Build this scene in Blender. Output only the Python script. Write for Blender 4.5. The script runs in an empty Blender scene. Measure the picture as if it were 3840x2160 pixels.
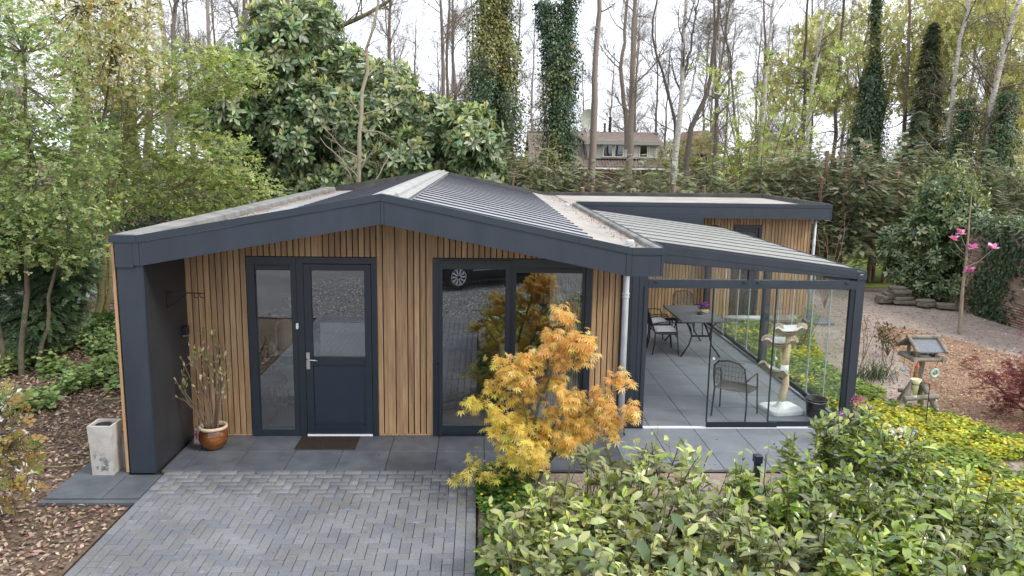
import bpy, bmesh, math, random
import numpy as np
from mathutils import Vector, Matrix

random.seed(11)
rng = np.random.default_rng(11)
SC = bpy.context.scene
COL = SC.collection
PI = math.pi

# ------------------------------------------------------------------ camera, light, exposure
cam_d = bpy.data.cameras.new('camera')
cam = bpy.data.objects.new('camera', cam_d)
COL.objects.link(cam)
cam_d.sensor_width = 36.0
cam_d.lens = 36.0 * 2954.68 / 3840.0
cam_d.clip_start = 0.05
cam_d.clip_end = 600
PITCH, YAW, ROLL = 0.1692, 0.0438, 0.0154
_f = Vector((math.sin(YAW) * math.cos(PITCH), math.cos(YAW) * math.cos(PITCH), -math.sin(PITCH)))
_r = Vector((math.cos(YAW), -math.sin(YAW), 0))
_u = _r.cross(_f)
_R = math.cos(ROLL) * _r + math.sin(ROLL) * _u
_U = -math.sin(ROLL) * _r + math.cos(ROLL) * _u
cam.matrix_world = Matrix(((_R.x, _U.x, -_f.x, 0.0), (_R.y, _U.y, -_f.y, -10.2118), (_R.z, _U.z, -_f.z, 3.7755), (0, 0, 0, 1)))
SC.camera = cam

SUN = Vector((0.72, -0.42, 0.80)).normalized()
world = bpy.data.worlds.new('World')
SC.world = world
world.use_nodes = True
wn, wl = world.node_tree.nodes, world.node_tree.links
wn.clear()
w_out = wn.new('ShaderNodeOutputWorld')
w_bg = wn.new('ShaderNodeBackground')
w_sky = wn.new('ShaderNodeTexSky')
w_sky.sky_type = 'NISHITA'
w_sky.sun_disc = False
w_sky.sun_elevation = math.asin(SUN.z)
w_sky.sun_rotation = math.atan2(SUN.x, SUN.y)
w_sky.dust_density = 3.0
w_co = wn.new('ShaderNodeTexCoord')
w_no = wn.new('ShaderNodeTexNoise')
w_no.inputs['Scale'].default_value = 2.2
w_no.inputs['Detail'].default_value = 5
w_rp = wn.new('ShaderNodeValToRGB')
w_rp.color_ramp.elements[0].position = 0.3
w_rp.color_ramp.elements[0].color = (8.1, 8.55, 9.7, 1)
w_rp.color_ramp.elements[1].position = 0.7
w_rp.color_ramp.elements[1].color = (9.6, 9.85, 10.5, 1)
w_mx = wn.new('ShaderNodeMix')
w_mx.data_type = 'RGBA'
w_mx.inputs['Factor'].default_value = 0.86
wl.new(w_co.outputs['Generated'], w_no.inputs['Vector'])
wl.new(w_no.outputs['Fac'], w_rp.inputs['Fac'])
wl.new(w_sky.outputs['Color'], w_mx.inputs['A'])
wl.new(w_rp.outputs['Color'], w_mx.inputs['B'])
wl.new(w_mx.outputs['Result'], w_bg.inputs['Color'])
w_bg.inputs['Strength'].default_value = 0.112
wl.new(w_bg.outputs['Background'], w_out.inputs['Surface'])

sun_d = bpy.data.lights.new('sun', 'SUN')
sun_d.energy = 1.4
sun_d.angle = math.radians(14)
sun_d.color = (1.0, 0.95, 0.87)
sun = bpy.data.objects.new('sun', sun_d)
COL.objects.link(sun)
sun.rotation_euler = SUN.to_track_quat('Z', 'Y').to_euler()

SC.view_settings.view_transform = 'Standard'
SC.view_settings.look = 'None'
SC.view_settings.exposure = 0.9
SC.view_settings.gamma = 1.0
SC.view_settings.use_curve_mapping = False
SC.cycles.max_bounces = 8
SC.cycles.transparent_max_bounces = 24
SC.cycles.caustics_reflective = False
SC.cycles.caustics_refractive = False


# ------------------------------------------------------------------ object helpers
def wloc(o):
    v = Vector((0, 0, 0))
    while o is not None:
        v += o.location
        o = o.parent
    return v


def tag(o, label=None, cat=None, group=None, kind=None):
    if label: o['label'] = label
    if cat: o['category'] = cat
    if group: o['group'] = group
    if kind: o['kind'] = kind
    return o


def thing(name, label, cat, loc=(0, 0, 0), group=None, rz=0.0):
    o = bpy.data.objects.new(name, None)
    COL.objects.link(o)
    o.empty_display_size = 0.1
    o.location = loc
    o.rotation_euler = (0, 0, rz)
    return tag(o, label, cat, group)


def link(name, me, mat=None, parent=None):
    o = bpy.data.objects.new(name, me)
    COL.objects.link(o)
    if mat is not None and len(me.materials) == 0:
        me.materials.append(mat)
    if parent is not None:
        o.parent = parent
    return o


def copy_tree(o, parent=None):
    c = o.copy()
    COL.objects.link(c)
    c.parent = parent
    for ch in list(o.children):
        copy_tree(ch, c)
    return c


class MB:
    """plain vertex/face collector; coordinates in world space unless local=True at build"""
    def __init__(s):
        s.v, s.f = [], []

    def add(s, vs, fs):
        n = len(s.v)
        s.v += [tuple(p) for p in vs]
        s.f += [tuple(i + n for i in f) for f in fs]
        return s

    def box(s, x0, x1, y0, y1, z0, z1):
        return s.add([(x0, y0, z0), (x1, y0, z0), (x1, y1, z0), (x0, y1, z0), (x0, y0, z1), (x1, y0, z1), (x1, y1, z1), (x0, y1, z1)],
                     [(0, 3, 2, 1), (4, 5, 6, 7), (0, 1, 5, 4), (1, 2, 6, 5), (2, 3, 7, 6), (3, 0, 4, 7)])

    def hexa(s, p):
        return s.add(p, [(0, 3, 2, 1), (4, 5, 6, 7), (0, 1, 5, 4), (1, 2, 6, 5), (2, 3, 7, 6), (3, 0, 4, 7)])

    def cbox(s, x0, x1, y0, y1, z0, z1, b=0.004):
        """box with a chamfered top edge"""
        vs = [(x0, y0, z0), (x1, y0, z0), (x1, y1, z0), (x0, y1, z0), (x0, y0, z1 - b), (x1, y0, z1 - b), (x1, y1, z1 - b), (x0, y1, z1 - b),
              (x0 + b, y0 + b, z1), (x1 - b, y0 + b, z1), (x1 - b, y1 - b, z1), (x0 + b, y1 - b, z1)]
        fs = [(8, 9, 10, 11)]
        for i in range(4):
            j = (i + 1) % 4
            fs += [(i, j, 4 + j, 4 + i), (4 + i, 4 + j, 8 + j, 8 + i)]
        return s.add(vs, fs)

    def bar(s, a, b, w, h, up=(0, 0, 1)):
        a, b = Vector(a), Vector(b)
        t = (b - a).normalized()
        sx = t.cross(Vector(up))
        if sx.length < 1e-4: sx = t.cross(Vector((1, 0, 0)))
        sx.normalize()
        sz = sx.cross(t)
        p = []
        for c in (a, b):
            for i, j in ((-1, -1), (1, -1), (1, 1), (-1, 1)):
                p.append(c + sx * (w / 2 * i) + sz * (h / 2 * j))
        return s.add(p, [(3, 2, 1, 0), (4, 5, 6, 7), (0, 1, 5, 4), (1, 2, 6, 5), (2, 3, 7, 6), (3, 0, 4, 7)])

    def tube(s, pts, r, k=8, cap=True, closed=False):
        pts = [Vector(p) for p in pts]
        n = len(pts)
        rs = r if isinstance(r, (list, tuple)) else [r] * n
        rings, ref = [], None
        for i, p in enumerate(pts):
            if closed: t = pts[(i + 1) % n] - pts[i - 1]
            else: t = pts[min(i + 1, n - 1)] - pts[max(i - 1, 0)]
            t.normalize()
            if ref is None:
                ref = t.cross(Vector((0, 0, 1)) if abs(t.z) < 0.9 else Vector((1, 0, 0)))
            ref = (ref - t * ref.dot(t)).normalized()
            bi = t.cross(ref)
            rings.append([p + (ref * math.cos(2 * PI * j / k) + bi * math.sin(2 * PI * j / k)) * rs[i] for j in range(k)])
        vs = [v for rg in rings for v in rg]
        fs = []
        for i in range(n if closed else n - 1):
            a, b = i * k, ((i + 1) % n) * k
            for j in range(k):
                fs.append((a + j, a + (j + 1) % k, b + (j + 1) % k, b + j))
        if cap and not closed:
            fs += [tuple(reversed(range(k))), tuple(range((n - 1) * k, n * k))]
        return s.add(vs, fs)

    def lathe(s, c, prof, k=24, ax=None):
        c = Vector(c)
        vs, fs = [], []
        for (r, z) in prof:
            for j in range(k):
                a = 2 * PI * j / k
                vs.append(c + Vector((r * math.cos(a), r * math.sin(a), z)))
        for i in range(len(prof) - 1):
            for j in range(k):
                fs.append((i * k + j, i * k + (j + 1) % k, (i + 1) * k + (j + 1) % k, (i + 1) * k + j))
        return s.add(vs, fs)

    def disc(s, c, r, k=20, n=(0, 0, 1)):
        c = Vector(c)
        q = Vector((0, 0, 1)).rotation_difference(Vector(n))
        return s.add([c + q @ Vector((r * math.cos(2 * PI * j / k), r * math.sin(2 * PI * j / k), 0)) for j in range(k)], [tuple(range(k))])

    def prism(s, poly, y0, y1):
        """polygon in XZ pushed along Y"""
        n = len(poly)
        vs = [(x, y0, z) for x, z in poly] + [(x, y1, z) for x, z in poly]
        fs = [tuple(range(n)), tuple(reversed(range(n, 2 * n)))]
        for i in range(n):
            j = (i + 1) % n
            fs.append((j, i, n + i, n + j))
        return s.add(vs, fs)

    def build(s, name, mat, parent=None, local=False, smooth=False, bevel=0.0):
        off = Vector((0, 0, 0)) if (parent is None or local) else wloc(parent)
        me = bpy.data.meshes.new(name)
        me.from_pydata([(p[0] - off.x, p[1] - off.y, p[2] - off.z) for p in s.v], [], s.f)
        if bevel or True:
            bm = bmesh.new()
            bm.from_mesh(me)
            if bevel:
                bmesh.ops.remove_doubles(bm, verts=bm.verts, dist=1e-5)
            bmesh.ops.recalc_face_normals(bm, faces=bm.faces)
            if bevel:
                es = [e for e in bm.edges if len(e.link_faces) == 2 and e.calc_face_angle(0) > 0.6]
                bmesh.ops.bevel(bm, geom=es, offset=bevel, segments=1, affect='EDGES')
            bm.to_mesh(me)
            bm.free()
        if smooth:
            me.polygons.foreach_set('use_smooth', [True] * len(me.polygons))
        return link(name, me, mat, parent)


class NP:
    """numpy accumulator for large foliage meshes with per-vertex colour"""
    def __init__(s):
        s.V, s.C, s.Q, s.T, s.n = [], [], [], [], 0

    def add(s, V, quads=None, tris=None, C=None):
        V = np.asarray(V, dtype=np.float32)
        if quads is not None and len(quads): s.Q.append(np.asarray(quads, dtype=np.int32) + s.n)
        if tris is not None and len(tris): s.T.append(np.asarray(tris, dtype=np.int32) + s.n)
        if C is None: C = np.full((len(V), 3), 0.1)
        s.V.append(V)
        s.C.append(np.asarray(C, dtype=np.float32))
        s.n += len(V)

    def build(s, name, mat, parent=None, smooth=False):
        off = np.array(wloc(parent)[:] if parent is not None else (0, 0, 0), dtype=np.float32)
        V = np.concatenate(s.V) - off
        C = np.concatenate(s.C)
        Q = np.concatenate(s.Q) if s.Q else np.zeros((0, 4), np.int32)
        T = np.concatenate(s.T) if s.T else np.zeros((0, 3), np.int32)
        me = bpy.data.meshes.new(name)
        me.vertices.add(len(V))
        me.vertices.foreach_set('co', V.ravel())
        nl = Q.size + T.size
        me.loops.add(nl)
        me.loops.foreach_set('vertex_index', np.concatenate([Q.ravel(), T.ravel()]).astype(np.int32))
        me.polygons.add(len(Q) + len(T))
        st = np.concatenate([np.arange(len(Q)) * 4, len(Q) * 4 + np.arange(len(T)) * 3]).astype(np.int32)
        me.polygons.foreach_set('loop_start', st)
        if smooth: me.polygons.foreach_set('use_smooth', np.ones(len(st), dtype=bool))
        a = me.attributes.new('col', 'FLOAT_COLOR', 'POINT')
        a.data.foreach_set('color', np.concatenate([C, np.ones((len(C), 1), np.float32)], 1).ravel())
        me.update(calc_edges=True)
        o = link(name, me, mat, parent)
        if name in ('flowers', 'buds', 'blossom', 'flower_spikes', 'printed_flower'): o['kind'] = 'stuff'
        return o


def nrm(a):
    return a / np.maximum(np.linalg.norm(a, axis=-1, keepdims=True), 1e-9)


def rvec(n):
    return nrm(rng.normal(size=(n, 3)))


def tubes(np_, pts, rad, k=3, C=None):
    """pts (N,S,3), rad (N,S): all tubes in one go"""
    N, S, _ = pts.shape
    t = np.empty_like(pts)
    t[:, 1:-1] = pts[:, 2:] - pts[:, :-2]
    t[:, 0] = pts[:, 1] - pts[:, 0]
    t[:, -1] = pts[:, -1] - pts[:, -2]
    t = nrm(t)
    ref = np.where(np.abs(t[:, :1, 2:3]) < 0.85, np.array([0, 0, 1.0]), np.array([1.0, 0.2, 0]))
    a = nrm(np.cross(t, np.broadcast_to(ref, t.shape)))
    b = np.cross(t, a)
    ang = np.arange(k) * 2 * PI / k
    V = pts[:, :, None, :] + rad[:, :, None, None] * (a[:, :, None, :] * np.cos(ang)[None, None, :, None] + b[:, :, None, :] * np.sin(ang)[None, None, :, None])
    V = V.reshape(-1, 3)
    base = (np.arange(N) * S * k)[:, None, None] + (np.arange(S - 1) * k)[None, :, None]
    j = np.arange(k)[None, None, :]
    jn = (np.arange(k)[None, None, :] + 1) % k
    Q = np.stack([base + j, base + jn, base + k + jn, base + k + j], -1).reshape(-1, 4)
    if C is None: Cv = None
    else:
        C = np.asarray(C, float)
        Cv = np.broadcast_to(C if C.ndim == 1 else C[:, None, :], (N, S * k, 3)).reshape(-1, 3) if C.ndim > 1 else np.broadcast_to(C, (len(V), 3))
    np_.add(V, quads=Q, C=Cv)


def branch(S, D, L, R, n=5, wob=0.18, up=0.05, taper=0.35, droop=None):
    N = len(S)
    pts = np.empty((N, n + 1, 3))
    rad = np.empty((N, n + 1))
    pts[:, 0] = S
    d = nrm(D)
    L = np.broadcast_to(L, (N,))
    R = np.broadcast_to(R, (N,))
    rad[:, 0] = R
    for i in range(n):
        d = nrm(d + wob * rng.normal(size=(N, 3)) + np.array([0, 0, up]))
        pts[:, i + 1] = pts[:, i] + d * (L / n)[:, None]
        rad[:, i + 1] = R * (1 - (1 - taper) * (i + 1) / n)
    return pts, rad


def kids(pts, rad, m, t0, t1, ang, length, rf=0.5, angj=0.25, lfall=0.5):
    N, S, _ = pts.shape
    t = rng.uniform(t0, t1, size=(N, m))
    x = t * (S - 1)
    i = np.minimum(x.astype(int), S - 2)
    fr = (x - i)[..., None]
    ii = np.arange(N)[:, None]
    P = pts[ii, i] * (1 - fr) + pts[ii, i + 1] * fr
    tg = nrm(pts[ii, i + 1] - pts[ii, i])
    r = rad[ii, i] * (1 - fr[..., 0]) + rad[ii, i + 1] * fr[..., 0]
    v = rng.normal(size=P.shape)
    v = nrm(v - tg * np.sum(v * tg, -1, keepdims=True))
    a = (ang + angj * rng.normal(size=(N, m)))[..., None]
    D = nrm(np.cos(a) * tg + np.sin(a) * v)
    L = length * (1 - lfall * t) * rng.uniform(0.6, 1.25, size=(N, m))
    return P.reshape(-1, 3), D.reshape(-1, 3), L.ravel(), np.maximum(r * rf, 0.003).ravel()


def scatter(np_, tm, P, D, Nn, S, C, cvar=None):
    """tm=(verts, quads, tris): leaf template, y along the leaf, z its normal. D leaf direction, Nn wanted normal."""
    tv, tq, tt = tm
    n = len(P)
    if n == 0: return
    D = nrm(np.asarray(D, float))
    Nn = np.asarray(Nn, float)
    X = nrm(np.cross(D, Nn) + 1e-6)
    Z = np.cross(X, D)
    S = np.broadcast_to(np.asarray(S, float), (n,))
    V = P[:, None, :] + S[:, None, None] * (tv[None, :, 0:1] * X[:, None, :] + tv[None, :, 1:2] * D[:, None, :] + tv[None, :, 2:3] * Z[:, None, :])
    m = len(tv)
    off = (np.arange(n) * m)[:, None, None]
    Q = (tq[None] + off).reshape(-1, 4) if tq is not None else None
    T = (tt[None] + off).reshape(-1, 3) if tt is not None else None
    Cv = np.repeat(np.asarray(C, float)[:, None, :], m, 1)
    if cvar is not None: Cv = Cv * cvar[None, :, None]
    np_.add(V.reshape(-1, 3), Q, T, Cv.reshape(-1, 3))


A = np.array
LEAF8 = (A([[0, 0, 0], [-.185, .30, .045], [0, .32, -.012], [.185, .30, .045], [-.19, .68, .015], [0, .66, -.04], [.19, .68, .015], [0, 1, -.12]], float),
         A([[2, 3, 6, 5], [1, 2, 5, 4]]), A([[0, 3, 2], [0, 2, 1], [5, 6, 7], [4, 5, 7]]))
LEAF4 = (A([[0, 0, 0], [-.17, .5, .05], [0, .55, -.03], [.17, .5, .05], [0, 1, -.08]], float), None, A([[0, 3, 2], [0, 2, 1], [2, 3, 4], [1, 2, 4]]))
OBOV = (A([[0, 0, 0], [-.2, .62, .05], [0, .5, -.03], [.2, .62, .05], [0, 1, -.06]], float), None, A([[0, 3, 2], [0, 2, 1], [2, 3, 4], [1, 2, 4]]))
LEAF2 = (A([[0, 0, 0], [-.27, .5, .06], [0, 1, 0], [.27, .5, .06]], float), None, A([[0, 3, 2], [0, 2, 1]]))
ROUND = (A([[0, 0, 0], [-.38, .35, .05], [-.3, .8, 0], [0, 1, -.06], [.3, .8, 0], [.38, .35, .05]], float), A([[0, 5, 4, 3], [0, 3, 2, 1]]), None)


def palmate(lobes=7, spread=2.3, w=0.13):
    vs, qs = [[0, 0, 0]], []
    for i in range(lobes):
        a = -spread + 2 * spread * i / (lobes - 1)
        L = 1.0 - 0.38 * abs(a) / spread
        d = A([math.sin(a), math.cos(a)])
        p = A([d[1], -d[0]])
        n = len(vs)
        for q, z in ((d * L * .45 - p * w * L, -.02), (d * L, -.12 - .05 * abs(a)), (d * L * .45 + p * w * L, -.02)):
            vs.append([q[0], q[1], z])
        qs.append([0, n, n + 1, n + 2])
    return (A(vs, float), A(qs), None)


def spray(n=5, span=0.5):
    """small twig carrying n leaflets, for fresh spring foliage"""
    vs, tr = [], []
    for i in range(n):
        y = 0.15 + 0.8 * i / n
        sgn = -1 if i % 2 else 1
        b = A([0, y, 0.02 * sgn])
        ang = sgn * rng.uniform(.4, 1.2)
        d = A([math.sin(ang), math.cos(ang), rng.uniform(-.3, .3)])
        p = A([d[1], -d[0], rng.uniform(-.4, .4)])
        L, w = span * rng.uniform(.8, 1.2), span * .36
        k = len(vs)
        vs += [b, b + d * L * .5 - p * w, b + d * L, b + d * L * .5 + p * w]
        tr += [[k, k + 3, k + 2], [k, k + 2, k + 1]]
    return (A(vs, float), None, A(tr))


def frond(n=7):
    """flat drooping conifer spray: feathered side shoots on a midrib"""
    vs, qs = [], []
    for i in range(n):
        y = i / n
        for sgn in (-1, 1):
            L = (0.34 * (1 - y * .75) + .05) * rng.uniform(.8, 1.2)
            a = sgn * rng.uniform(.6, .95)
            b = A([0, y, -0.25 * y * y])
            d = A([math.sin(a), math.cos(a), -.25])
            p = A([d[1], -d[0], 0]) * 0.035
            k = len(vs)
            vs += [b - p, b + d * L * .6 - p * 1.4, b + d * L, b + d * L * .6 + p * 1.4]
            qs.append([k, k + 1, k + 2, k + 3])
    k = len(vs)
    vs += [A([-.02, 0, 0]), A([.02, 0, 0]), A([.015, 1, -.25]), A([-.015, 1, -.25])]
    qs.append([k, k + 1, k + 2, k + 3])
    return (A(vs, float), A(qs), None)


def pal(cols, n, w=None, j=0.22):
    c = A(cols, float)[rng.choice(len(cols), size=n, p=w)]
    return np.clip(c * np.exp(rng.normal(size=(n, 1)) * j) * (1 + rng.normal(size=(n, 3)) * .07), 0.003, 0.9)


def inpoly(P, poly):
    x, y = P[:, 0], P[:, 1]
    r = np.zeros(len(P), bool)
    q = poly[-1]
    for p in poly:
        c = ((p[1] > y) != (q[1] > y)) & (x < (q[0] - p[0]) * (y - p[1]) / (q[1] - p[1] + 1e-12) + p[0])
        r ^= c
        q = p
    return r


def in_poly_pts(poly, n):
    a = A(poly, float)
    lo, hi = a.min(0), a.max(0)
    out = np.zeros((0, 2))
    while len(out) < n:
        P = rng.uniform(lo, hi, size=(n * 2, 2))
        out = np.concatenate([out, P[inpoly(P, poly)]])
    return out[:n]


def vnoise(P, s, seed=0):
    """cheap smooth pseudo noise in 2D/3D, about -1..1"""
    r = np.random.default_rng(seed)
    out = 0
    for i in range(5):
        k = r.normal(size=P.shape[1]) * s * (1 + .5 * i)
        out = out + np.sin(P @ k + r.uniform(0, 6.28))
    return out / 2.6


# ------------------------------------------------------------------ materials
def mat(name, base=(.5, .5, .5), rough=.6, spec=.5, metal=0.0):
    m = bpy.data.materials.new(name)
    m.use_nodes = True
    n = m.node_tree.nodes
    b = n['Principled BSDF']
    b.inputs['Base Color'].default_value = (*base, 1)
    b.inputs['Roughness'].default_value = rough
    b.inputs['Specular IOR Level'].default_value = spec
    b.inputs['Metallic'].default_value = metal
    return m, n, m.node_tree.links, b


def noise(n, l, vec, scale, detail=4, rough=.55, stretch=None):
    t = n.new('ShaderNodeTexNoise')
    t.inputs['Scale'].default_value = scale
    t.inputs['Detail'].default_value = detail
    t.inputs['Roughness'].default_value = rough
    if stretch is not None:
        mp = n.new('ShaderNodeMapping')
        mp.inputs['Scale'].default_value = stretch
        l.new(vec, mp.inputs['Vector'])
        vec = mp.outputs['Vector']
    l.new(vec, t.inputs['Vector'])
    return t.outputs['Fac']


def ramp(n, l, fac, stops):
    r = n.new('ShaderNodeValToRGB')
    e = r.color_ramp.elements
    while len(e) < len(stops): e.new(.5)
    for i, (p, c) in enumerate(stops):
        e[i].position = p
        e[i].color = (*c, 1)
    l.new(fac, r.inputs['Fac'])
    return r.outputs['Color']


def coords(n, which='Object'):
    return n.new('ShaderNodeTexCoord').outputs[which]


def worldpos(n):
    return n.new('ShaderNodeNewGeometry').outputs['Position']


def mixc(n, l, fac, a, b, mode='MIX'):
    x = n.new('ShaderNodeMix')
    x.data_type = 'RGBA'
    x.blend_type = mode
    for s, v in ((x.inputs['Factor'], fac), (x.inputs['A'], a), (x.inputs['B'], b)):
        if hasattr(v, 'node'): l.new(v, s)
        elif isinstance(v, (int, float)): s.default_value = v
        else: s.default_value = (*v, 1)
    return x.outputs['Result']


def bump(n, l, b, h, strength=.3, dist=.01):
    bp = n.new('ShaderNodeBump')
    bp.inputs['Strength'].default_value = strength
    bp.inputs['Distance'].default_value = dist
    l.new(h, bp.inputs['Height'])
    l.new(bp.outputs['Normal'], b.inputs['Normal'])


def varied(name, c0, c1, scale=3, rough=.6, spec=.4, bmp=.2, bscale=60, bdist=.004, stretch=None, lo=.35, hi=.65, rnd=0.0):
    m, n, l, b = mat(name, c0, rough, spec)
    p = worldpos(n)
    c = ramp(n, l, noise(n, l, p, scale, 5, .6, stretch), [(lo, c0), (hi, c1)])
    if rnd:
        oi = n.new('ShaderNodeObjectInfo')
        mr = n.new('ShaderNodeMapRange')
        mr.inputs['To Min'].default_value = 1 - rnd
        mr.inputs['To Max'].default_value = 1 + rnd
        l.new(oi.outputs['Random'], mr.inputs['Value'])
        cb = n.new('ShaderNodeCombineColor')
        for i in range(3): l.new(mr.outputs['Result'], cb.inputs[i])
        c = mixc(n, l, 1.0, c, cb.outputs['Color'], 'MULTIPLY')
    l.new(c, b.inputs['Base Color'])
    if bmp: bump(n, l, b, noise(n, l, p, bscale, 4), bmp, bdist)
    return m


def leafmat(name, rough=.45, trans=.3, spec=.45, tcol=1.15):
    m, n, l, b = mat(name, (.1, .1, .1), rough, spec)
    at = n.new('ShaderNodeAttribute')
    at.attribute_name = 'col'
    l.new(at.outputs['Color'], b.inputs['Base Color'])
    if trans:
        tr = n.new('ShaderNodeBsdfTranslucent')
        l.new(mixc(n, l, 1.0, at.outputs['Color'], (tcol * 1.1, tcol * 1.15, tcol * .6), 'MULTIPLY'), tr.inputs['Color'])
        ms = n.new('ShaderNodeMixShader')
        ms.inputs['Fac'].default_value = trans
        l.new(b.outputs[0], ms.inputs[1])
        l.new(tr.outputs[0], ms.inputs[2])
        l.new(ms.outputs[0], n['Material Output'].inputs['Surface'])
    return m


def attrmat(name, rough=.8, spec=.2, bscale=40, bmp=.3):
    m, n, l, b = mat(name, (.1, .1, .1), rough, spec)
    at = n.new('ShaderNodeAttribute')
    at.attribute_name = 'col'
    p = worldpos(n)
    v = ramp(n, l, noise(n, l, p, bscale, 5, .65), [(.25, (.72, .72, .72)), (.75, (1.2, 1.2, 1.2))])
    l.new(mixc(n, l, 1.0, at.outputs['Color'], v, 'MULTIPLY'), b.inputs['Base Color'])
    if bmp: bump(n, l, b, noise(n, l, p, bscale * 2, 4), bmp, .01)
    return m


def glassmat(name, tint=(.95, .97, .96), refl=.05, edge=.85):
    m = bpy.data.materials.new(name)
    m.use_nodes = True
    n, l = m.node_tree.nodes, m.node_tree.links
    n.clear()
    o = n.new('ShaderNodeOutputMaterial')
    tr = n.new('ShaderNodeBsdfTransparent')
    tr.inputs['Color'].default_value = (*tint, 1)
    gl = n.new('ShaderNodeBsdfGlossy')
    gl.inputs['Roughness'].default_value = 0.0
    gl.inputs['Color'].default_value = (.95, .97, 1, 1)
    g = n.new('ShaderNodeNewGeometry')
    d = n.new('ShaderNodeVectorMath')
    d.operation = 'DOT_PRODUCT'
    l.new(g.outputs['Normal'], d.inputs[0])
    l.new(g.outputs['Incoming'], d.inputs[1])

    def mth(op, a, bv=None):
        x = n.new('ShaderNodeMath')
        x.operation = op
        l.new(a, x.inputs[0])
        if bv is not None: x.inputs[1].default_value = bv
        return x.outputs[0]
    ab = mth('ABSOLUTE', d.outputs['Value'])
    sb = n.new('ShaderNodeMath')
    sb.operation = 'SUBTRACT'
    sb.inputs[0].default_value = 1.0
    l.new(ab, sb.inputs[1])
    pw = mth('POWER', sb.outputs[0], 5.0)
    f = mth('ADD', mth('MULTIPLY', pw, edge), refl)
    ms = n.new('ShaderNodeMixShader')
    l.new(f, ms.inputs['Fac'])
    l.new(tr.outputs[0], ms.inputs[1])
    l.new(gl.outputs[0], ms.inputs[2])
    df = n.new('ShaderNodeBsdfDiffuse')          # thin film of dust and smears on the pane
    df.inputs['Color'].default_value = (.6, .6, .56, 1)
    tn = noise(n, l, g.outputs['Position'], 2.2, 6, .7, (1, 1, .45))
    dr = n.new('ShaderNodeMapRange')
    dr.inputs['From Min'].default_value = .45
    dr.inputs['From Max'].default_value = .75
    dr.inputs['To Max'].default_value = .018
    l.new(tn, dr.inputs['Value'])
    m2 = n.new('ShaderNodeMixShader')
    l.new(dr.outputs['Result'], m2.inputs['Fac'])
    l.new(ms.outputs[0], m2.inputs[1])
    l.new(df.outputs[0], m2.inputs[2])
    l.new(m2.outputs[0], o.inputs['Surface'])
    return m


def oakmat():
    m, n, l, b = mat('oak_cladding', (.4, .25, .13), .55, .3)
    p = worldpos(n)
    oi = n.new('ShaderNodeObjectInfo')
    ad = n.new('ShaderNodeVectorMath')
    ad.operation = 'MULTIPLY_ADD'
    cx = n.new('ShaderNodeCombineXYZ')
    l.new(oi.outputs['Random'], cx.inputs[0]); l.new(oi.outputs['Random'], cx.inputs[2])
    l.new(cx.outputs[0], ad.inputs[0])
    ad.inputs[1].default_value = (37, 0, 53)
    l.new(p, ad.inputs[2])
    g = noise(n, l, ad.outputs[0], 1.0, 6, .62, (42, 42, 2.2))
    g2 = noise(n, l, ad.outputs[0], 1.0, 3, .5, (14, 14, .8))
    c = ramp(n, l, g, [(.3, (.27, .165, .085)), (.52, (.40, .26, .145)), (.75, (.49, .34, .20))])
    c2 = ramp(n, l, g2, [(.35, (.82, .80, .78)), (.65, (1.1, 1.08, 1.05))])
    c = mixc(n, l, 1.0, c, c2, 'MULTIPLY')
    mr = n.new('ShaderNodeMapRange')
    mr.inputs['To Min'].default_value = .84
    mr.inputs['To Max'].default_value = 1.16
    l.new(oi.outputs['Random'], mr.inputs['Value'])
    cb = n.new('ShaderNodeCombineColor')
    for i in range(3): l.new(mr.outputs['Result'], cb.inputs[i])
    l.new(mixc(n, l, 1.0, c, cb.outputs['Color'], 'MULTIPLY'), b.inputs['Base Color'])
    bump(n, l, b, g, .15, .002)
    return m


M = {}
M['oak'] = oakmat()
M['anthra'] = varied('anthracite_metal', (.0185, .0255, .038), (.026, .034, .049), 1.0, .52, .5, .08, 220, .001, (5, 5, 1.1))
M['anthra2'] = varied('anthracite_cap', (.0165, .027, .038), (.022, .033, .046), 1.0, .42, .5, .05, 220, .001)
M['frame'] = varied('dark_frame', (.0105, .017, .026), (.014, .021, .032), 2, .38, .5, .05, 300, .0006)
M['doorp'] = varied('door_panel_paint', (.011, .019, .033), (.015, .025, .041), 2, .4, .5, .05, 300, .0006)
M['black'] = mat('black_plastic', (.012, .012, .013), .45)[0]
M['dark'] = mat('dark_backing', (.012, .011, .010), .9)[0]
M['finin'] = varied('fin_inner_face', (.022, .024, .029), (.032, .034, .040), 1.5, .5, .5, .1, 90, .002)
M['rubber'] = mat('rubber', (.01, .01, .01), .7)[0]
M['steel'] = mat('brushed_steel', (.55, .55, .55), .3, .5, 1.0)[0]
M['zinc'] = varied('zinc_pipe', (.40, .43, .46), (.52, .55, .58), 6, .42, .5, .05, 60, .001)
M['white'] = mat('white_plastic', (.8, .8, .82), .4)[0]
M['alu'] = mat('pale_aluminium', (.78, .78, .82), .35)[0]
M['glass'] = glassmat('window_glass', (.83, .86, .86), .15, .75)
M['glassv'] = glassmat('veranda_glass', (.965, .985, .975), .028, .75)
M['glassfar'] = glassmat('far_window_glass', (.35, .37, .37), .1, .8)
M['roofsheet'] = varied('roof_sheet', (.36, .365, .385), (.47, .475, .495), 1.2, .35, .5, .1, 12, .003)
M['rib'] = varied('roof_rib_metal', (.028, .031, .045), (.040, .043, .058), 2, .45, .5, .05, 80, .001)
M['ridge'] = varied('ridge_cap_paint', (.30, .305, .285), (.38, .385, .36), 2.5, .5, .4, .1, 20, .003)
M['membrane'] = varied('roof_membrane', (.27, .245, .22), (.40, .37, .335), 1.6, .7, .3, .3, 14, .004, None, .3, .62)
M['upstand'] = varied('bitumen_upstand', (.13, .13, .12), (.27, .265, .25), 2.6, .8, .3, .4, 30, .006, None, .3, .7)
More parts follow.
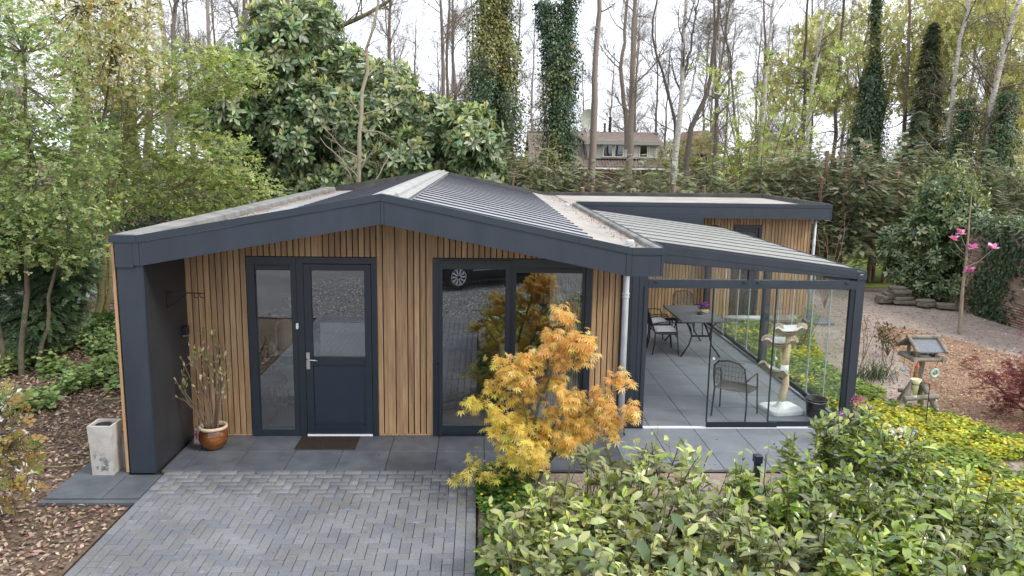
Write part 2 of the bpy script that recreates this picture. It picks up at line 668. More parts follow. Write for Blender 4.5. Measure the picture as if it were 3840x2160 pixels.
M['bitblack'] = varied('bitumen_black', (.035, .035, .033), (.075, .075, .06), 3, .7, .4, .4, 40, .006)
M['dirtmem'] = varied('dirty_membrane', (.22, .185, .16), (.36, .325, .295), 2.2, .85, .2, .3, 30, .004)
M['soffit'] = mat('soffit', (.03, .028, .026), .7)[0]
M['plaster'] = mat('interior_plaster', (.78, .79, .78), .8)[0]
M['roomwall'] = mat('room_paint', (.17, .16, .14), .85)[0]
M['floorwood'] = varied('interior_floor', (.36, .21, .12), (.48, .30, .17), 3, .35, .5, .1, 30, .002, (1, 9, 1))
M['slab'] = varied('slate_slab', (.060, .069, .082), (.115, .126, .142), 3.6, .55, .45, .25, 70, .003, None, .28, .72, .10)  # mottled older slate, its colour darkened further to carry the shade under the overhang
M['slabv'] = varied('lit_slab', (.15, .168, .19), (.205, .222, .245), 2.6, .55, .4, .15, 90, .002, None, .3, .7, .07)  # the same slabs with the open light put into a paler colour
M['cushion'] = varied('cushion_fabric', (.55, .56, .6), (.68, .69, .72), 6, .9, .2, .3, 60, .006)
M['sisal'] = varied('sisal_rope', (.55, .43, .27), (.70, .57, .38), 30, .9, .2, .5, 120, .004)
M['plush'] = varied('cream_plush', (.70, .66, .55), (.82, .79, .70), 10, .95, .1, .4, 150, .004)
M['plushw'] = varied('white_plush', (.72, .72, .72), (.84, .84, .84), 10, .95, .1, .4, 150, .004)
M['wicker'] = varied('woven_seagrass', (.36, .28, .19), (.58, .47, .35), 40, .9, .2, .7, 90, .012)
M['chairm'] = mat('chair_metal', (.03, .03, .032), .4)[0]
M['weave'] = mat('chair_weave', (.11, .108, .095), .5)[0]
M['tablet'] = varied('table_top_grey', (.10, .11, .125), (.15, .16, .175), 5, .45, .5, .1, 120, .001)
M['potglaze'] = varied('brown_glaze', (.055, .016, .006), (.26, .095, .02), 4, .16, .6, .0, 10, .001, (1, 1, 4), .3, .75)
M['potrim'] = varied('cream_rim', (.50, .38, .26), (.62, .5, .36), 10, .4, .5, .1, 60, .002)
M['soil'] = varied('potting_soil', (.02, .015, .011), (.05, .038, .028), 20, .95, .1, .8, 60, .02)
M['concrete'] = varied('weathered_concrete', (.33, .31, .26), (.52, .50, .46), 5, .85, .2, .4, 60, .004)
M['timberw'] = varied('weathered_timber', (.16, .14, .115), (.28, .255, .21), 8, .85, .2, .5, 50, .006, (1, 1, .3))
M['bitgrey'] = varied('grey_roofing_felt', (.13, .14, .155), (.22, .235, .25), 60, .9, .2, .5, 150, .004)
M['stone'] = varied('sandstone', (.24, .20, .15), (.38, .33, .26), 6, .9, .2, .6, 30, .01, None, .3, .7, .15)
M['rooftile'] = varied('old_roof_tile', (.13, .10, .085), (.26, .215, .18), 3, .85, .2, .3, 30, .006, None, .3, .7, .15)
M['rooftile2'] = varied('orange_roof_tile', (.27, .185, .115), (.34, .25, .165), 3, .85, .2, .3, 30, .006)
M['mat'] = varied('doormat_coir', (.028, .021, .017), (.045, .034, .028), 40, .95, .1, .6, 160, .006)
M['twig'] = attrmat('twig_bark', .85, .2, 30, .2)
M['bark'] = attrmat('tree_bark', .9, .15, 14, .6)
M['leafgloss'] = leafmat('glossy_leaf', .27, .25, .95)
M['laurelleaf'] = leafmat('laurel_leaf', .34, .25, .9)
M['leafsoft'] = leafmat('soft_leaf', .55, .42, .35)
M['leafmaple'] = leafmat('maple_leaf', .55, .45, .3, 1.1)
M['needle'] = leafmat('conifer_spray', .6, .18, .3)
M['ivy'] = leafmat('ivy_leaf', .42, .15, .45)
M['petal'] = leafmat('petal', .6, .4, .2, 1.3)
M['litter'] = attrmat('dead_leaf', .9, .15, 60, .1)
M['brickp'] = attrmat('paver_concrete', .75, .3, 45, .25)


def pavermat():
    m, n, l, b = mat('paver_stone', (.2, .2, .2), .72, .35)
    at = n.new('ShaderNodeAttribute')
    at.attribute_name = 'col'
    p = worldpos(n)
    c = mixc(n, l, 1.0, at.outputs['Color'], ramp(n, l, noise(n, l, p, 45, 5, .7), [(.25, (.66, .66, .66)), (.75, (1.22, 1.22, 1.22))]), 'MULTIPLY')
    c = mixc(n, l, 1.0, c, ramp(n, l, noise(n, l, p, 1.1, 4, .6), [(.3, (.74, .73, .70)), (.7, (1.12, 1.12, 1.14))]), 'MULTIPLY')
    f = ramp(n, l, noise(n, l, p, 5.5, 6, .72, (1, 1.8, 1)), [(.60, (0, 0, 0)), (.70, (.55, .55, .55))])
    c = mixc(n, l, f, c, (.30, .36, .44))
    f = ramp(n, l, noise(n, l, p, 9, 5, .7), [(.64, (0, 0, 0)), (.72, (.7, .7, .7))])
    c = mixc(n, l, f, c, (.085, .083, .06))
    l.new(c, b.inputs['Base Color'])
    bump(n, l, b, noise(n, l, p, 90, 4), .35, .004)
    return m


M['paver'] = pavermat()


def birchbark():
    m, n, l, b = mat('birch_bark', (.6, .6, .58), .8, .2)
    p = worldpos(n)
    f = noise(n, l, p, 1.0, 5, .7, (9, 9, 26))
    c = ramp(n, l, f, [(.36, (.06, .055, .05)), (.46, (.40, .37, .33)), (.62, (.56, .53, .48))])
    l.new(c, b.inputs['Base Color'])
    bump(n, l, b, f, .4, .01)
    return m


M['birch'] = birchbark()


# ------------------------------------------------------------------ ground
def groundmat(name, c0, c1, c2, s1=.7, s2=9, bmp=.6, bd=.03, rough=.95):
    m, n, l, b = mat(name, c0, rough, .15)
    p = worldpos(n)
    a = ramp(n, l, noise(n, l, p, s2, 6, .7), [(.3, c0), (.5, c1), (.72, c2)])
    v = ramp(n, l, noise(n, l, p, s1, 4, .6), [(.3, (.75, .75, .75)), (.7, (1.15, 1.15, 1.15))])
    l.new(mixc(n, l, 1.0, a, v, 'MULTIPLY'), b.inputs['Base Color'])
    bump(n, l, b, noise(n, l, p, s2 * 2.2, 6, .7), bmp, bd)
    return m


M['gr_wood'] = groundmat('woodland_floor', (.075, .054, .038), (.15, .11, .08), (.25, .19, .145), .7, 16)
M['gr_sand'] = groundmat('sandy_soil', (.24, .185, .15), (.34, .275, .23), (.43, .36, .31), .5, 9, .8, .04)
M['gr_chip'] = groundmat('woodchip_bed', (.20, .12, .07), (.36, .23, .15), (.47, .33, .23), .6, 26, 1, .03)
M['gr_gravel'] = groundmat('gravel_bed', (.12, .115, .11), (.26, .25, .245), (.42, .41, .40), .5, 34, 1, .03)
M['gr_road'] = groundmat('old_paved_road', (.20, .19, .185), (.27, .26, .255), (.33, .32, .31), .3, 8, .2, .01)
M['gr_grass'] = groundmat('lawn', (.10, .14, .03), (.16, .21, .05), (.22, .27, .08), .5, 22, 1, .03)


def sheet(name, poly, z, m, jit=0.0, step=.5, kind='structure'):
    pts = []
    for i, p in enumerate(poly):
        q = poly[(i + 1) % len(poly)]
        L = math.dist(p, q)
        k = max(1, int(L / step)) if jit else 1
        for j in range(k):
            t = j / k
            pts.append((p[0] + (q[0] - p[0]) * t + random.uniform(-jit, jit), p[1] + (q[1] - p[1]) * t + random.uniform(-jit, jit)))
    bm = bmesh.new()
    f = bm.faces.new([bm.verts.new((x, y, z)) for x, y in pts])
    if f.normal.z < 0: f.normal_flip()
    bmesh.ops.triangulate(bm, faces=[f])
    bmesh.ops.recalc_face_normals(bm, faces=bm.faces)
    me = bpy.data.meshes.new(name)
    bm.to_mesh(me)
    bm.free()
    o = link(name, me, m)
    o['kind'] = kind
    return o


mb = MB()
mb.add([(-250, -60, -.06), (250, -60, -.06), (250, 300, -.06), (-250, 300, -.06)], [(0, 1, 2, 3)])
tag(mb.build('ground', M['gr_wood']), 'brown woodland floor around the bungalow', kind='structure')
SOIL = [(-.05, -1.16), (5.44, -1.16), (5.44, 7.4), (7.7, 7.5), (8.0, 11.0), (9.0, 12.6), (11.0, 12.2), (12.2, 11.6), (13.2, 9.5), (13.6, 6.5), (13.4, 3), (14, -2), (14, -7.6), (-.05, -7.6)]
tag(sheet('garden_soil', SOIL, -.045, M['gr_sand'], .09), 'pale sandy soil of the garden right of the veranda')
CHIPS = [(7.0, 1.1), (7.5, 2.6), (8.4, 4.6), (8.75, 6.2), (9.2, 7.2), (9.9, 6.9), (10.5, 5.2), (10.7, 3.4), (10.6, 1.4), (10.8, -1), (10.5, -3.5), (8.2, -3.2), (7.6, -1.2), (7.1, .2)]
tag(sheet('woodchip_path', CHIPS, -.036, M['gr_chip'], .12, .35), 'orange brown wood chip path')
tag(sheet('gravel_yard', [(-14, -7.72), (14, -7.72), (14, -30), (-14, -30)], -.03, M['gr_gravel'], .1), 'grey gravel yard')
tag(sheet('road', [(-12.6, 8.6), (-9.6, 8.3), (-10.4, 13), (-12.5, 20), (-17, 30), (-26, 42), (-30, 40), (-20.5, 29), (-16.2, 20), (-13.8, 13)], -.035, M['gr_road'], .12), 'grey paved lane behind the trees')
tag(sheet('lawn', [(9.0, 13.0), (19, 12.5), (24, 34), (9, 34)], -.05, M['gr_grass'], .2), 'sunlit lawn behind the conifer hedge')

# slabs ---------------------------------------------------------------
terr = tag(MB().box(-3.74, 5.44, -1.2, .28, -.058, -.03).box(2.0, 5.42, .28, 7.56, -.058, -.031).build('terrace', M['soil']), 'dark slate terrace of large slabs', kind='structure')


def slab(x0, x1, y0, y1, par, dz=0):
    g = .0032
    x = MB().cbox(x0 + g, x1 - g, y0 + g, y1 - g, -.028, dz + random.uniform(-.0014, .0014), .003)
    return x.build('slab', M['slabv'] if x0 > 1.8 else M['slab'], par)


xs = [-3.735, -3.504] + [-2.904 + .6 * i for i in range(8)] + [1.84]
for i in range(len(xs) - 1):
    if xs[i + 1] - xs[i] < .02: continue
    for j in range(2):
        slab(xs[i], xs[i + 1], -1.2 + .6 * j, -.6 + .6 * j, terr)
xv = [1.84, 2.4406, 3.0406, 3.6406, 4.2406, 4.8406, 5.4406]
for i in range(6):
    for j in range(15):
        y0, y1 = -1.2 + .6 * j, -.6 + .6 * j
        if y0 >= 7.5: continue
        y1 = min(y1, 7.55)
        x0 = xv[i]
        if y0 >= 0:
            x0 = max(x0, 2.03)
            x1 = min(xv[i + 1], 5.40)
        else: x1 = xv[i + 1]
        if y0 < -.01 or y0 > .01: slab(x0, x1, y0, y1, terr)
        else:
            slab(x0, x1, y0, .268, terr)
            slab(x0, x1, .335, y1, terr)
strip = tag(MB().box(-4.69, -3.69, -1.96, 1.1, -.058, -.032).build('side_path', M['soil']), 'slate slab path left of the dark end wall', kind='structure')
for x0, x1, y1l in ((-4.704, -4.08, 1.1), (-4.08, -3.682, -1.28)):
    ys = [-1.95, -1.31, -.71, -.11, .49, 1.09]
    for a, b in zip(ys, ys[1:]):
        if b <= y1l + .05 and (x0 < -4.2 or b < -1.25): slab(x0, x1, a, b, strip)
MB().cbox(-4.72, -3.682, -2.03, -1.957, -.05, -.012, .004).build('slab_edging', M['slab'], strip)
ap = tag(MB().box(7.70, 8.30, 7.62, 10.9, -.055, -.03).build('annex_path', M['soil']), 'short slab path beside the annex corner', kind='structure')
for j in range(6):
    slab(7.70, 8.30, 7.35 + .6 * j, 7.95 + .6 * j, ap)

# herringbone pavers -----------------------------------------------------
drive = tag(MB().box(-3.72, .02, -7.7, -1.206, -.058, -.028).build('driveway', M['soil']), 'grey herringbone brick driveway', kind='structure')
PW = .105
PAVC = [(.185, .192, .206), (.20, .206, .218), (.172, .181, .198), (.192, .193, .195), (.175, .187, .208), (.207, .213, .224), (.186, .189, .189), (.166, .175, .195)]


def paver_box(w, h):
    g = .0028
    return MB().cbox(g, w - g, g, h - g, -.026, 0, .004)


def paver_mesh(w, h, ci):
    b = paver_box(w, h)
    me = bpy.data.meshes.new('paver')
    me.from_pydata(b.v, [], b.f)
    a = me.attributes.new('col', 'FLOAT_COLOR', 'POINT')
    a.data.foreach_set('color', np.tile(A([*PAVC[ci], 1.0], np.float32), len(b.v)))
    me.materials.append(M['paver'])
    return me


X0, Y1 = -35 * PW, -1.2025
fx0, fx1, fy1 = X0 + PW, -2 * PW, Y1 - PW          # herringbone field inside the edge courses
plist = []
for y in range(-1, 62):
    for x in range(-2, 34):
        t = (x - y) % 4
        if t == 0: r = [fx0 + x * PW, fy1 - (y + 1) * PW, 2 * PW, PW]
        elif t == 3: r = [fx0 + x * PW, fy1 - (y + 2) * PW, PW, 2 * PW]
        else: continue
        xa, xb, ya, yb = max(r[0], fx0), min(r[0] + r[2], fx1), r[1], min(r[1] + r[3], fy1)
        if xb - xa > .03 and yb - ya > .03: plist.append((xa, ya, xb - xa, yb - ya))
for k in range(31):
    plist.append((X0, fy1 - (k + 1) * 2 * PW, PW, 2 * PW))
    plist.append((-2 * PW, Y1 - (k + 1) * 2 * PW, PW, 2 * PW))
    plist.append((-PW, Y1 - PW * .5 - (k + 1) * 2 * PW, PW, 2 * PW))
for k in range(17):
    w = min(2 * PW, -2 * PW - X0 - k * 2 * PW)
    if w > .03: plist.append((X0 + k * 2 * PW, fy1, w, PW))
vis = sorted([p for p in plist if -3.75 < p[1] < -1.5], key=lambda p: p[1])
vis = set(vis[:300])
PM = {}
rest = NP()
for p in plist:
    x, y, w, h = p
    ci = random.randrange(len(PAVC))
    z = random.uniform(-.002, .0012)
    if p in vis:
        key = (round(w, 3), round(h, 3), ci)
        if key not in PM: PM[key] = paver_mesh(w, h, ci)
        o = link('paver', PM[key], None, drive)
        o.location = (x, y, z)
    else:
        b = paver_box(w, h)
        rest.add(A(b.v) + A([x, y, z]), quads=b.f, C=np.tile(A(PAVC[ci]) * random.uniform(.92, 1.08), (len(b.v), 1)))
tag(rest.build('distant_pavers', M['paver'], drive), kind='stuff')

# ------------------------------------------------------------------ the bungalow
house = thing('bungalow', 'oak clad bungalow with anthracite fascia and low gable roof', 'house', (-1, 5, 0))
RX, RZ, EX, EZ, GX, GZ, GX1 = -1.09, 3.311, -3.815, 2.811, 1.764, 2.731, 2.138
FL, FR, YF, YB, YA, XA = -4.112, -3.771, -1.27, 11.2, 7.05, 7.85


def roof_z(x):
    if x < EX: return EZ
    if x < RX: return EZ + (RZ - EZ) * (x - EX) / (RX - EX)
    if x < GX: return RZ + (GZ - RZ) * (x - RX) / (GX - RX)
    return GZ


def sof_z(x):     # underside of the fascia
    if x < RX: return 2.472 + (2.967 - 2.472) * (x - FR) / (RX - FR)
    if x < 1.72: return 2.967 + (2.400 - 2.967) * (x - RX) / (1.72 - RX)
    return 2.400


# walls: dark backing with openings
fw = MB()
for x0, x1, z0, z1 in ((-3.77, -2.985, 0, 2.6), (-1.313, -.592, 0, 2.85), (1.505, 2.02, 0, 2.55), (-2.985, -1.313, 2.42, 2.86), (-.592, 1.505, 2.42, 2.6)):
    fw.box(x0, x1, .03, .22, z0, z1)
front = fw.build('wall', M['dark'], house)
PITCHP = .0765


def planks(x0, x1, yf, zlo, zhi, parent, tight=.05, facing=-1, gap=.0135):
    """vertical boards from x0 to x1 in the plane y = yf; zlo/zhi are functions of x"""
    n = max(1, round((x1 - x0) / PITCHP))
    w = (x1 - x0) / n
    for i in range(n):
        g = .001 if random.random() < tight else gap
        a, b = x0 + i * w + .0004, x0 + (i + 1) * w - g
        y0, y1 = (yf - .024 - random.uniform(0, .0012), yf + .028) if facing < 0 else (yf - .028, yf + .024)
        z0a, z0b, z1a, z1b = zlo(a), zlo(b), zhi(a), zhi(b)
        MB().hexa([(a, y0, z0a), (b, y0, z0b), (b, y1, z0b), (a, y1, z0a), (a, y0, z1a), (b, y0, z1b), (b, y1, z1b), (a, y1, z1a)]).build('plank', M['oak'], parent)


lowz = lambda x: .03
topz = lambda x: sof_z(x) + .06
planks(-3.765, -2.985, 0, lowz, topz, front)
planks(-2.985, -1.313, 0, lambda x: 2.425, topz, front)
planks(-1.313, -.592, 0, lowz, topz, front, .15)
planks(-.592, 1.46, 0, lambda x: 2.425, lambda x: max(sof_z(x) + .06, 2.44), front)
planks(1.505, 1.895, 0, lowz, topz, front)
MB().box(-3.765, -2.985, -.02, .02, .004, .028).box(-1.313, -.592, -.02, .02, .004, .028).box(1.505, 1.895, -.02, .02, .004, .028).build('wall_base_trim', M['oak'], front)

# the other walls
MB().box(FL + .05, FR - .002, 0.0, YB, 0, 2.64).build('wall', M['dark'], house)
lw = MB().box(FL + .03, FL + .05, -1.24, YB, 0, 2.66).build('wall_lining', M['dark'], house)
for k in range(12):
    y = -1.268 + k * .145
    MB().box(FL, FL + .03, y, y + .137, .01, 2.752).build('cladding_board', M['oak'], lw)
MB().box(FL, FL + .03, -1.268 + 12 * .145, YB, .01, 2.752).build('cladding_panel', M['oak'], lw)
MB().box(FL + .052, FR, YF, -.03, 0, 2.56).build('end_wall', M['anthra'], house)
MB().box(FR, FR + .004, YF + .035, -.03, 0, 2.5).build('end_wall_lining', M['finin'], house)
MB().box(FR - .004, FR + .006, YF - .003, YF + .03, 0, 2.473).build('corner_trim', M['anthra2'], house)
MB().box(-3.7, XA - .2, YB - .2, YB, 0, 2.5).box(2.021, 2.028, .42, 7.58, 0, 2.5).build('wall', M['dark'], house)
sw = MB().box(2.0, 2.02, .30, 7.55, 0, 2.45).build('wall', M['dark'], house)

# roof
roof = MB().add([], [])
prof = [(-3.80, 2.66), (-3.3, 2.70), (RX, 3.245), (1.41, 2.745), (1.9, 2.655), (2.06, 2.65), (2.06, 2.44), (1.72, 2.43), (RX, 2.985), (-3.72, 2.50), (-3.80, 2.5)]
roof = MB().prism(prof, YF + .025, YB - .01).build('roof', M['soffit'], house)


def strip_sheet(pts, y0, y1, th=.006):
    """sheet following (x,z) points along Y, with thickness"""
    poly = [(x, z) for x, z in pts] + [(x, z - th) for x, z in reversed(pts)]
    return MB().prism(poly, y0, y1)


strip_sheet([(-3.64, 2.722), (-3.3, 2.74), (RX, 3.258)], YF + .03, YB - .1).build('roof_sheet', M['roofsheet'], roof)
strip_sheet([(RX, 3.258), (1.41, 2.757)], YF + .03, YB - .1).build('roof_sheet', M['roofsheet'], roof)
strip_sheet([(1.412, 2.755), (1.66, 2.70), (1.9, 2.672), (2.05, 2.668)], YF + .03, YB - .1).build('roof_membrane', M['membrane'], roof)
strip_sheet([(-3.82, 2.725), (-3.72, 2.720), (-3.642, 2.720)], YF + .03, YB - .1).build('gutter_membrane', M['dirtmem'], roof)
for s, xa, xb in ((-1, -3.27, -1.30), (1, -.80, 1.41)):
    za = lambda x: (3.258 - (3.258 - 2.74) * (RX - x) / (RX + 3.3)) if x < RX else (3.258 - (3.258 - 2.757) * (x - RX) / (1.41 - RX))
    for k in range(50):
        y = -1.05 + k * .485
        if y > YB - .15: break
        h = .0145
        p = []
        for zz in (0.0, h):
            for x, yy in ((xa, y - .026), (xb, y - .026), (xb, y + .026), (xa, y + .026)):
                p.append((x, yy, za(x) + zz + .001))
        MB().hexa(p).build('roof_rib', M['rib'], roof)
rc = MB()
rc.prism([(-1.275, 3.262), (RX, 3.312), (-.945, 3.292), (-.935, 3.318), (-.905, 3.31), (-.895, 3.277), (-.80, 3.262), (-.80, 3.246), (RX, 3.285), (-1.275, 3.245)], YF + .012, YB - .1)
rc.build('ridge_cap', M['ridge'], roof)
sn = MB()
for k in range(34):
    sn.lathe((-.835, -1.1 + k * .365, 3.263), [(.009, 0), (.009, .006), (0, .008)], 6)
tag(sn.build('ridge_screws', M['frame'], roof), kind='stuff')

# left and right upstands
lu = MB().prism([(-4.105, 2.70), (-4.105, 2.806), (-4.06, 2.822), (-3.86, 2.815), (-3.81, 2.80), (-3.80, 2.68)], YF + .012, YB).build('edge_upstand', M['upstand'], roof)
ru = MB().prism([(2.045, 2.66), (2.05, 2.72), (2.075, 2.732), (2.13, 2.732), (2.132, 2.42), (2.045, 2.42)], YF + .012, YA).build('gutter_upstand', M['upstand'], roof)
MB().box(2.123, GX1, YF + .012, YA, 2.728, 2.741).build('edge_trim', M['anthra2'], roof)
MB().box(2.134, GX1, YF + .012, YA, 2.40, 2.729).build('fascia_panel', M['anthra'], roof)
for y in (-.55, 6.5):
    d = MB().lathe((1.88, y, 2.668), [(.055, 0), (.055, .06), (.045, .075), (0, .078)], 12)
    d.build('roof_drain', M['zinc'], roof)
ll = NP()
n = 900
yy = rng.uniform(-1.2, 11, n)
left = rng.random(n) < .42
xx = np.where(left, -3.79 + np.abs(rng.normal(size=n)) * .07, 2.03 - np.abs(rng.normal(size=n)) * .14)
zz = np.where(left, 2.728, 2.688)
scatter(ll, LEAF2, np.stack([xx, yy, zz + rng.uniform(0, .02, n)], 1), rvec(n) * A([1, 1, .2]), A([[0, 0, 1.0]]) + rvec(n) * .3, rng.uniform(.02, .06, n), pal([(.22, .11, .06), (.15, .09, .055), (.30, .16, .08)], n))
tag(ll.build('fallen_leaves', M['litter'], roof), kind='stuff')


def fascia(xs_, top, bot, y0, y1, name, m, par):
    poly = [(x, bot(x)) for x in xs_] + [(x, top(x)) for x in reversed(xs_)]
    return MB().prism(poly, y0, y1).build(name, m, par)


tl = lambda x: roof_z(x) - .082
for xs_ in ([-3.79, RX - .012], [RX + .03, .5, 1.70]):
    fascia(xs_, tl, sof_z, YF - .022, YF + .004, 'fascia_panel', M['anthra'], roof)
fascia([RX - .009, RX, RX + .027], tl, lambda x: sof_z(x) - .001, YF - .026, YF + .004, 'fascia_joint', M['anthra'], roof)
fascia([1.703, 1.72, 1.765], tl, lambda x: sof_z(x) - .001, YF - .026, YF + .004, 'fascia_joint', M['anthra'], roof)
fascia([1.768, 2.105], tl, sof_z, YF - .022, YF + .004, 'fascia_panel', M['anthra'], roof)
fascia([2.108, GX1], tl, sof_z, YF - .026, YF + .004, 'fascia_joint', M['anthra'], roof)
fascia([FL + .052, -3.86], tl, lambda x: 2.45, YF - .022, YF + .004, 'fascia_panel', M['anthra'], roof)
fascia([-3.857, -3.793], tl, lambda x: 2.472, YF - .026, YF + .004, 'fascia_joint', M['anthra'], roof)
for xs_ in ([FL, EX], [EX + .003, RX - .0015], [RX + .0015, 1.15], [1.153, GX - .001], [GX + .001, GX1]):
    fascia(xs_, lambda x: roof_z(x), lambda x: roof_z(x) - .080, YF - .034, YF + .012, 'roof_edge_cap', M['anthra2'], roof)

# rear edge and annex
rear = MB().prism([(-3.8, 2.60), (-3.8, 2.86), (RX, 3.30), (1.764, 2.76), (XA, 2.79), (XA, 2.60), (1.70, 2.6), (RX, 2.9)], YB - .1, YB + .03)
rear.build('roof_edge', M['bitblack'], roof)
annex = MB().box(2.15, XA - .06, YA + .03, YB - .1, 2.45, 2.672).build('annex_roof', M['soffit'], house)
MB().box(2.052, XA - .1, YA + .09, YB - .1, 2.673, 2.679).build('annex_membrane', M['membrane'], annex)
MB().prism([(0, 0)] * 0 or [(XA - .13, 2.676), (XA - .1, 2.775), (XA - .02, 2.775), (XA - .02, 2.5), (XA - .13, 2.5)], YA + .03, YB + .03).build('roof_edge', M['bitblack'], annex)
MB().box(2.145, XA - .03, YA - .022, YA + .03, 2.425, 2.678).build('annex_fascia', M['anthra'], annex)
MB().box(XA - .027, XA + .002, YA - .025, YB, 2.42, 2.678).build('fascia_panel', M['anthra'], annex)
MB().box(2.142, XA + .006, YA - .032, YA + .06, 2.681, 2.76).build('annex_edge_cap', M['anthra2'], annex)
aw = MB().box(2.03, 5.84, 7.63, 7.80, 0, 2.44).box(6.51, 7.67, 7.63, 7.80, 0, 2.44).box(5.84, 6.51, 7.63, 7.80, 2.24, 2.44).box(7.60, 7.67, 7.8, YB - .2, 0, 2.44).build('annex_wall', M['dark'], house)
al = lambda x: .06
ah = lambda x: 2.435
planks(2.05, 5.845, 7.60, al, ah, aw)
planks(6.505, 7.66, 7.60, al, ah, aw)
planks(5.845, 6.505, 7.60, lambda x: 2.245, ah, aw)
ad = MB().box(5.848, 5.92, 7.56, 7.7, .02, 2.24).box(6.43, 6.502, 7.56, 7.7, .02, 2.24).box(5.92, 6.43, 7.56, 7.7, 2.165, 2.24).build('annex_door', M['frame'], house)
MB().box(5.922, 6.428, 7.60, 7.66, .03, 2.163).build('door_leaf', M['frame'], ad)
MB().box(6.0, 6.36, 7.592, 7.602, 1.1, 2.08).build('door_glass', M['glassfar'], ad)
MB().box(5.93, 6.42, 7.585, 7.6, 2.09, 2.155).box(5.93, 5.99, 7.585, 7.6, .04, 2.09).box(6.362, 6.42, 7.585, 7.6, .04, 2.09).build('door_trim', M['frame'], ad)
dp = MB().tube([(7.72, 7.55, .05), (7.72, 7.55, 2.42)], .035, 10)
dpo = dp.build('annex_downpipe', M['zinc'], house, smooth=True)
for z in (.9, 1.78):
    MB().lathe((7.72, 7.55, z), [(.036, 0), (.042, .005), (.042, .06), (.036, .065)], 12).build('pipe_bracket', M['zinc'], dpo)
dp = MB().tube([(1.945, -.075, .0), (1.945, -.075, 2.2), (1.945, -.02, 2.42)], .042, 12).build('downpipe', M['zinc'], house, smooth=True)
for z in (.7, 1.92):
    MB().lathe((1.945, -.075, z), [(.042, 0), (.049, .006), (.049, .02), (.046, .022), (.046, .05), (.05, .052), (.05, .068), (.042, .074)], 14).build('pipe_bracket', M['zinc'], dp)

# entrance: side light + door
ent = MB().box(-2.985, -2.885, -.04, .10, 0, 2.418).box(-2.425, -2.262, -.04, .10, 0, 2.418).box(-1.387, -1.313, -.04, .10, 0, 2.418)
ent.box(-2.885, -2.425, -.04, .10, 0, .09).box(-2.885, -2.425, -.04, .10, 2.33, 2.418).box(-2.262, -1.387, -.04, .10, 2.335, 2.418).box(-2.262, -1.387, -.03, .1, 0, .018)
ent = ent.build('entrance_frame', M['frame'], house)
MB().box(-2.884, -2.426, .005, .017, .091, 2.239).build('sliding_pane', M['glass'], ent)
MB().box(-2.880, -2.43, -.03, .06, 2.243, 2.329).build('vent_grille', M['black'], ent)
MB().box(-2.87, -2.44, -.042, -.029, 2.262, 2.30).build('vent_lip', M['frame'], ent)
MB().box(-2.356, -2.350, -.047, -.040, 0, 2.418).build('frame_joint', M['black'], ent)
door = MB().box(-2.258, -2.163, -.052, .04, .03, 2.33).box(-1.478, -1.391, -.052, .04, .03, 2.33).box(-2.163, -1.478, -.052, .04, 2.248, 2.33).box(-2.163, -1.478, -.052, .04, .985, 1.09).box(-2.163, -1.478, -.052, .04, .03, .15)
door = door.build('door', M['frame'], house, bevel=.004)
MB().box(-2.161, -1.48, -.02, -.008, 1.092, 2.246).build('door_pane', M['glass'], door)
MB().box(-2.161, -1.48, -.03, .02, .152, .983).build('door_panel', M['doorp'], door)
MB().box(-2.155, -1.486, -.036, -.029, .17, .185).box(-2.155, -1.486, -.036, -.029, .952, .967).build('panel_moulding', M['frame'], door)
MB().box(-2.255, -1.394, -.075, -.03, .012, .034).build('threshold', M['alu'], door)
MB().box(-2.25, -2.20, -.06, -.0525, .93, 1.16).build('handle_plate', M['steel'], door, bevel=.004)
MB().tube([(-2.225, -.055, 1.075), (-2.225, -.105, 1.075), (-2.21, -.115, 1.073), (-2.09, -.115, 1.06)], .011, 8).build('door_handle', M['steel'], door, smooth=True)
MB().lathe((0, 0, 0), [(.0, 0), (.014, 0), (.014, .01), (0, .012)], 10)
db = MB()
for i in range(1):
    pts = []
    for j in range(20):
        a = 2 * PI * j / 20
        pts.append((-2.352 + .016 * math.cos(a), 1.512 + (.024 if math.sin(a) > 0 else -.024) + .016 * math.sin(a)))
    db.prism(pts, -.062, -.0405)
dbo = db.build('doorbell', M['white'], ent)
MB().tube([(-2.352 + .007 * math.cos(a), -.064, 1.525 + .007 * math.sin(a)) for a in np.linspace(0, 2 * PI, 9)[:-1]], .0016, 4, closed=True).build('bell_button', M['zinc'], dbo)

# big sliding window
win = MB().box(-.592, -.505, -.045, .12, 0, 2.418).box(1.418, 1.505, -.045, .12, 0, 2.418).box(-.505, 1.418, -.045, .12, 2.355, 2.418).box(-.505, 1.418, -.045, .12, 0, .05)
win = win.build('sliding_window', M['frame'], house)
MB().box(-.503, -.462, -.075, -.046, .012, 2.35).box(.36, .425, -.075, -.046, .052, 2.35).box(-.462, .36, -.075, -.046, .052, .158).box(-.462, .36, -.075, -.046, 2.285, 2.35).build('sliding_sash', M['frame'], win)
MB().box(-.460, .358, -.066, -.055, .16, 2.283).build('sash_pane', M['glass'], win)
MB().box(.36, .502, -.02, .06, .052, 2.353).box(1.38, 1.416, -.02, .06, .052, 2.353).box(.502, 1.38, -.02, .06, .052, .12).box(.502, 1.38, -.02, .06, 2.234, 2.353).build('fixed_sash', M['frame'], win)
MB().box(.504, 1.378, .006, .018, .122, 2.232).build('fixed_pane', M['glass'], win)
MB().box(.51, 1.37, -.035, -.021, 2.262, 2.30).build('vent_lip', M['black'], win)
MB().box(-.502, .43, -.085, -.046, 2.352, 2.40).build('track_cover', M['black'], win)
MB().tube([(-.53, -.046, 1.0), (-.53, -.085, 1.0)], .02, 10).build('pull_knob', M['black'], win)

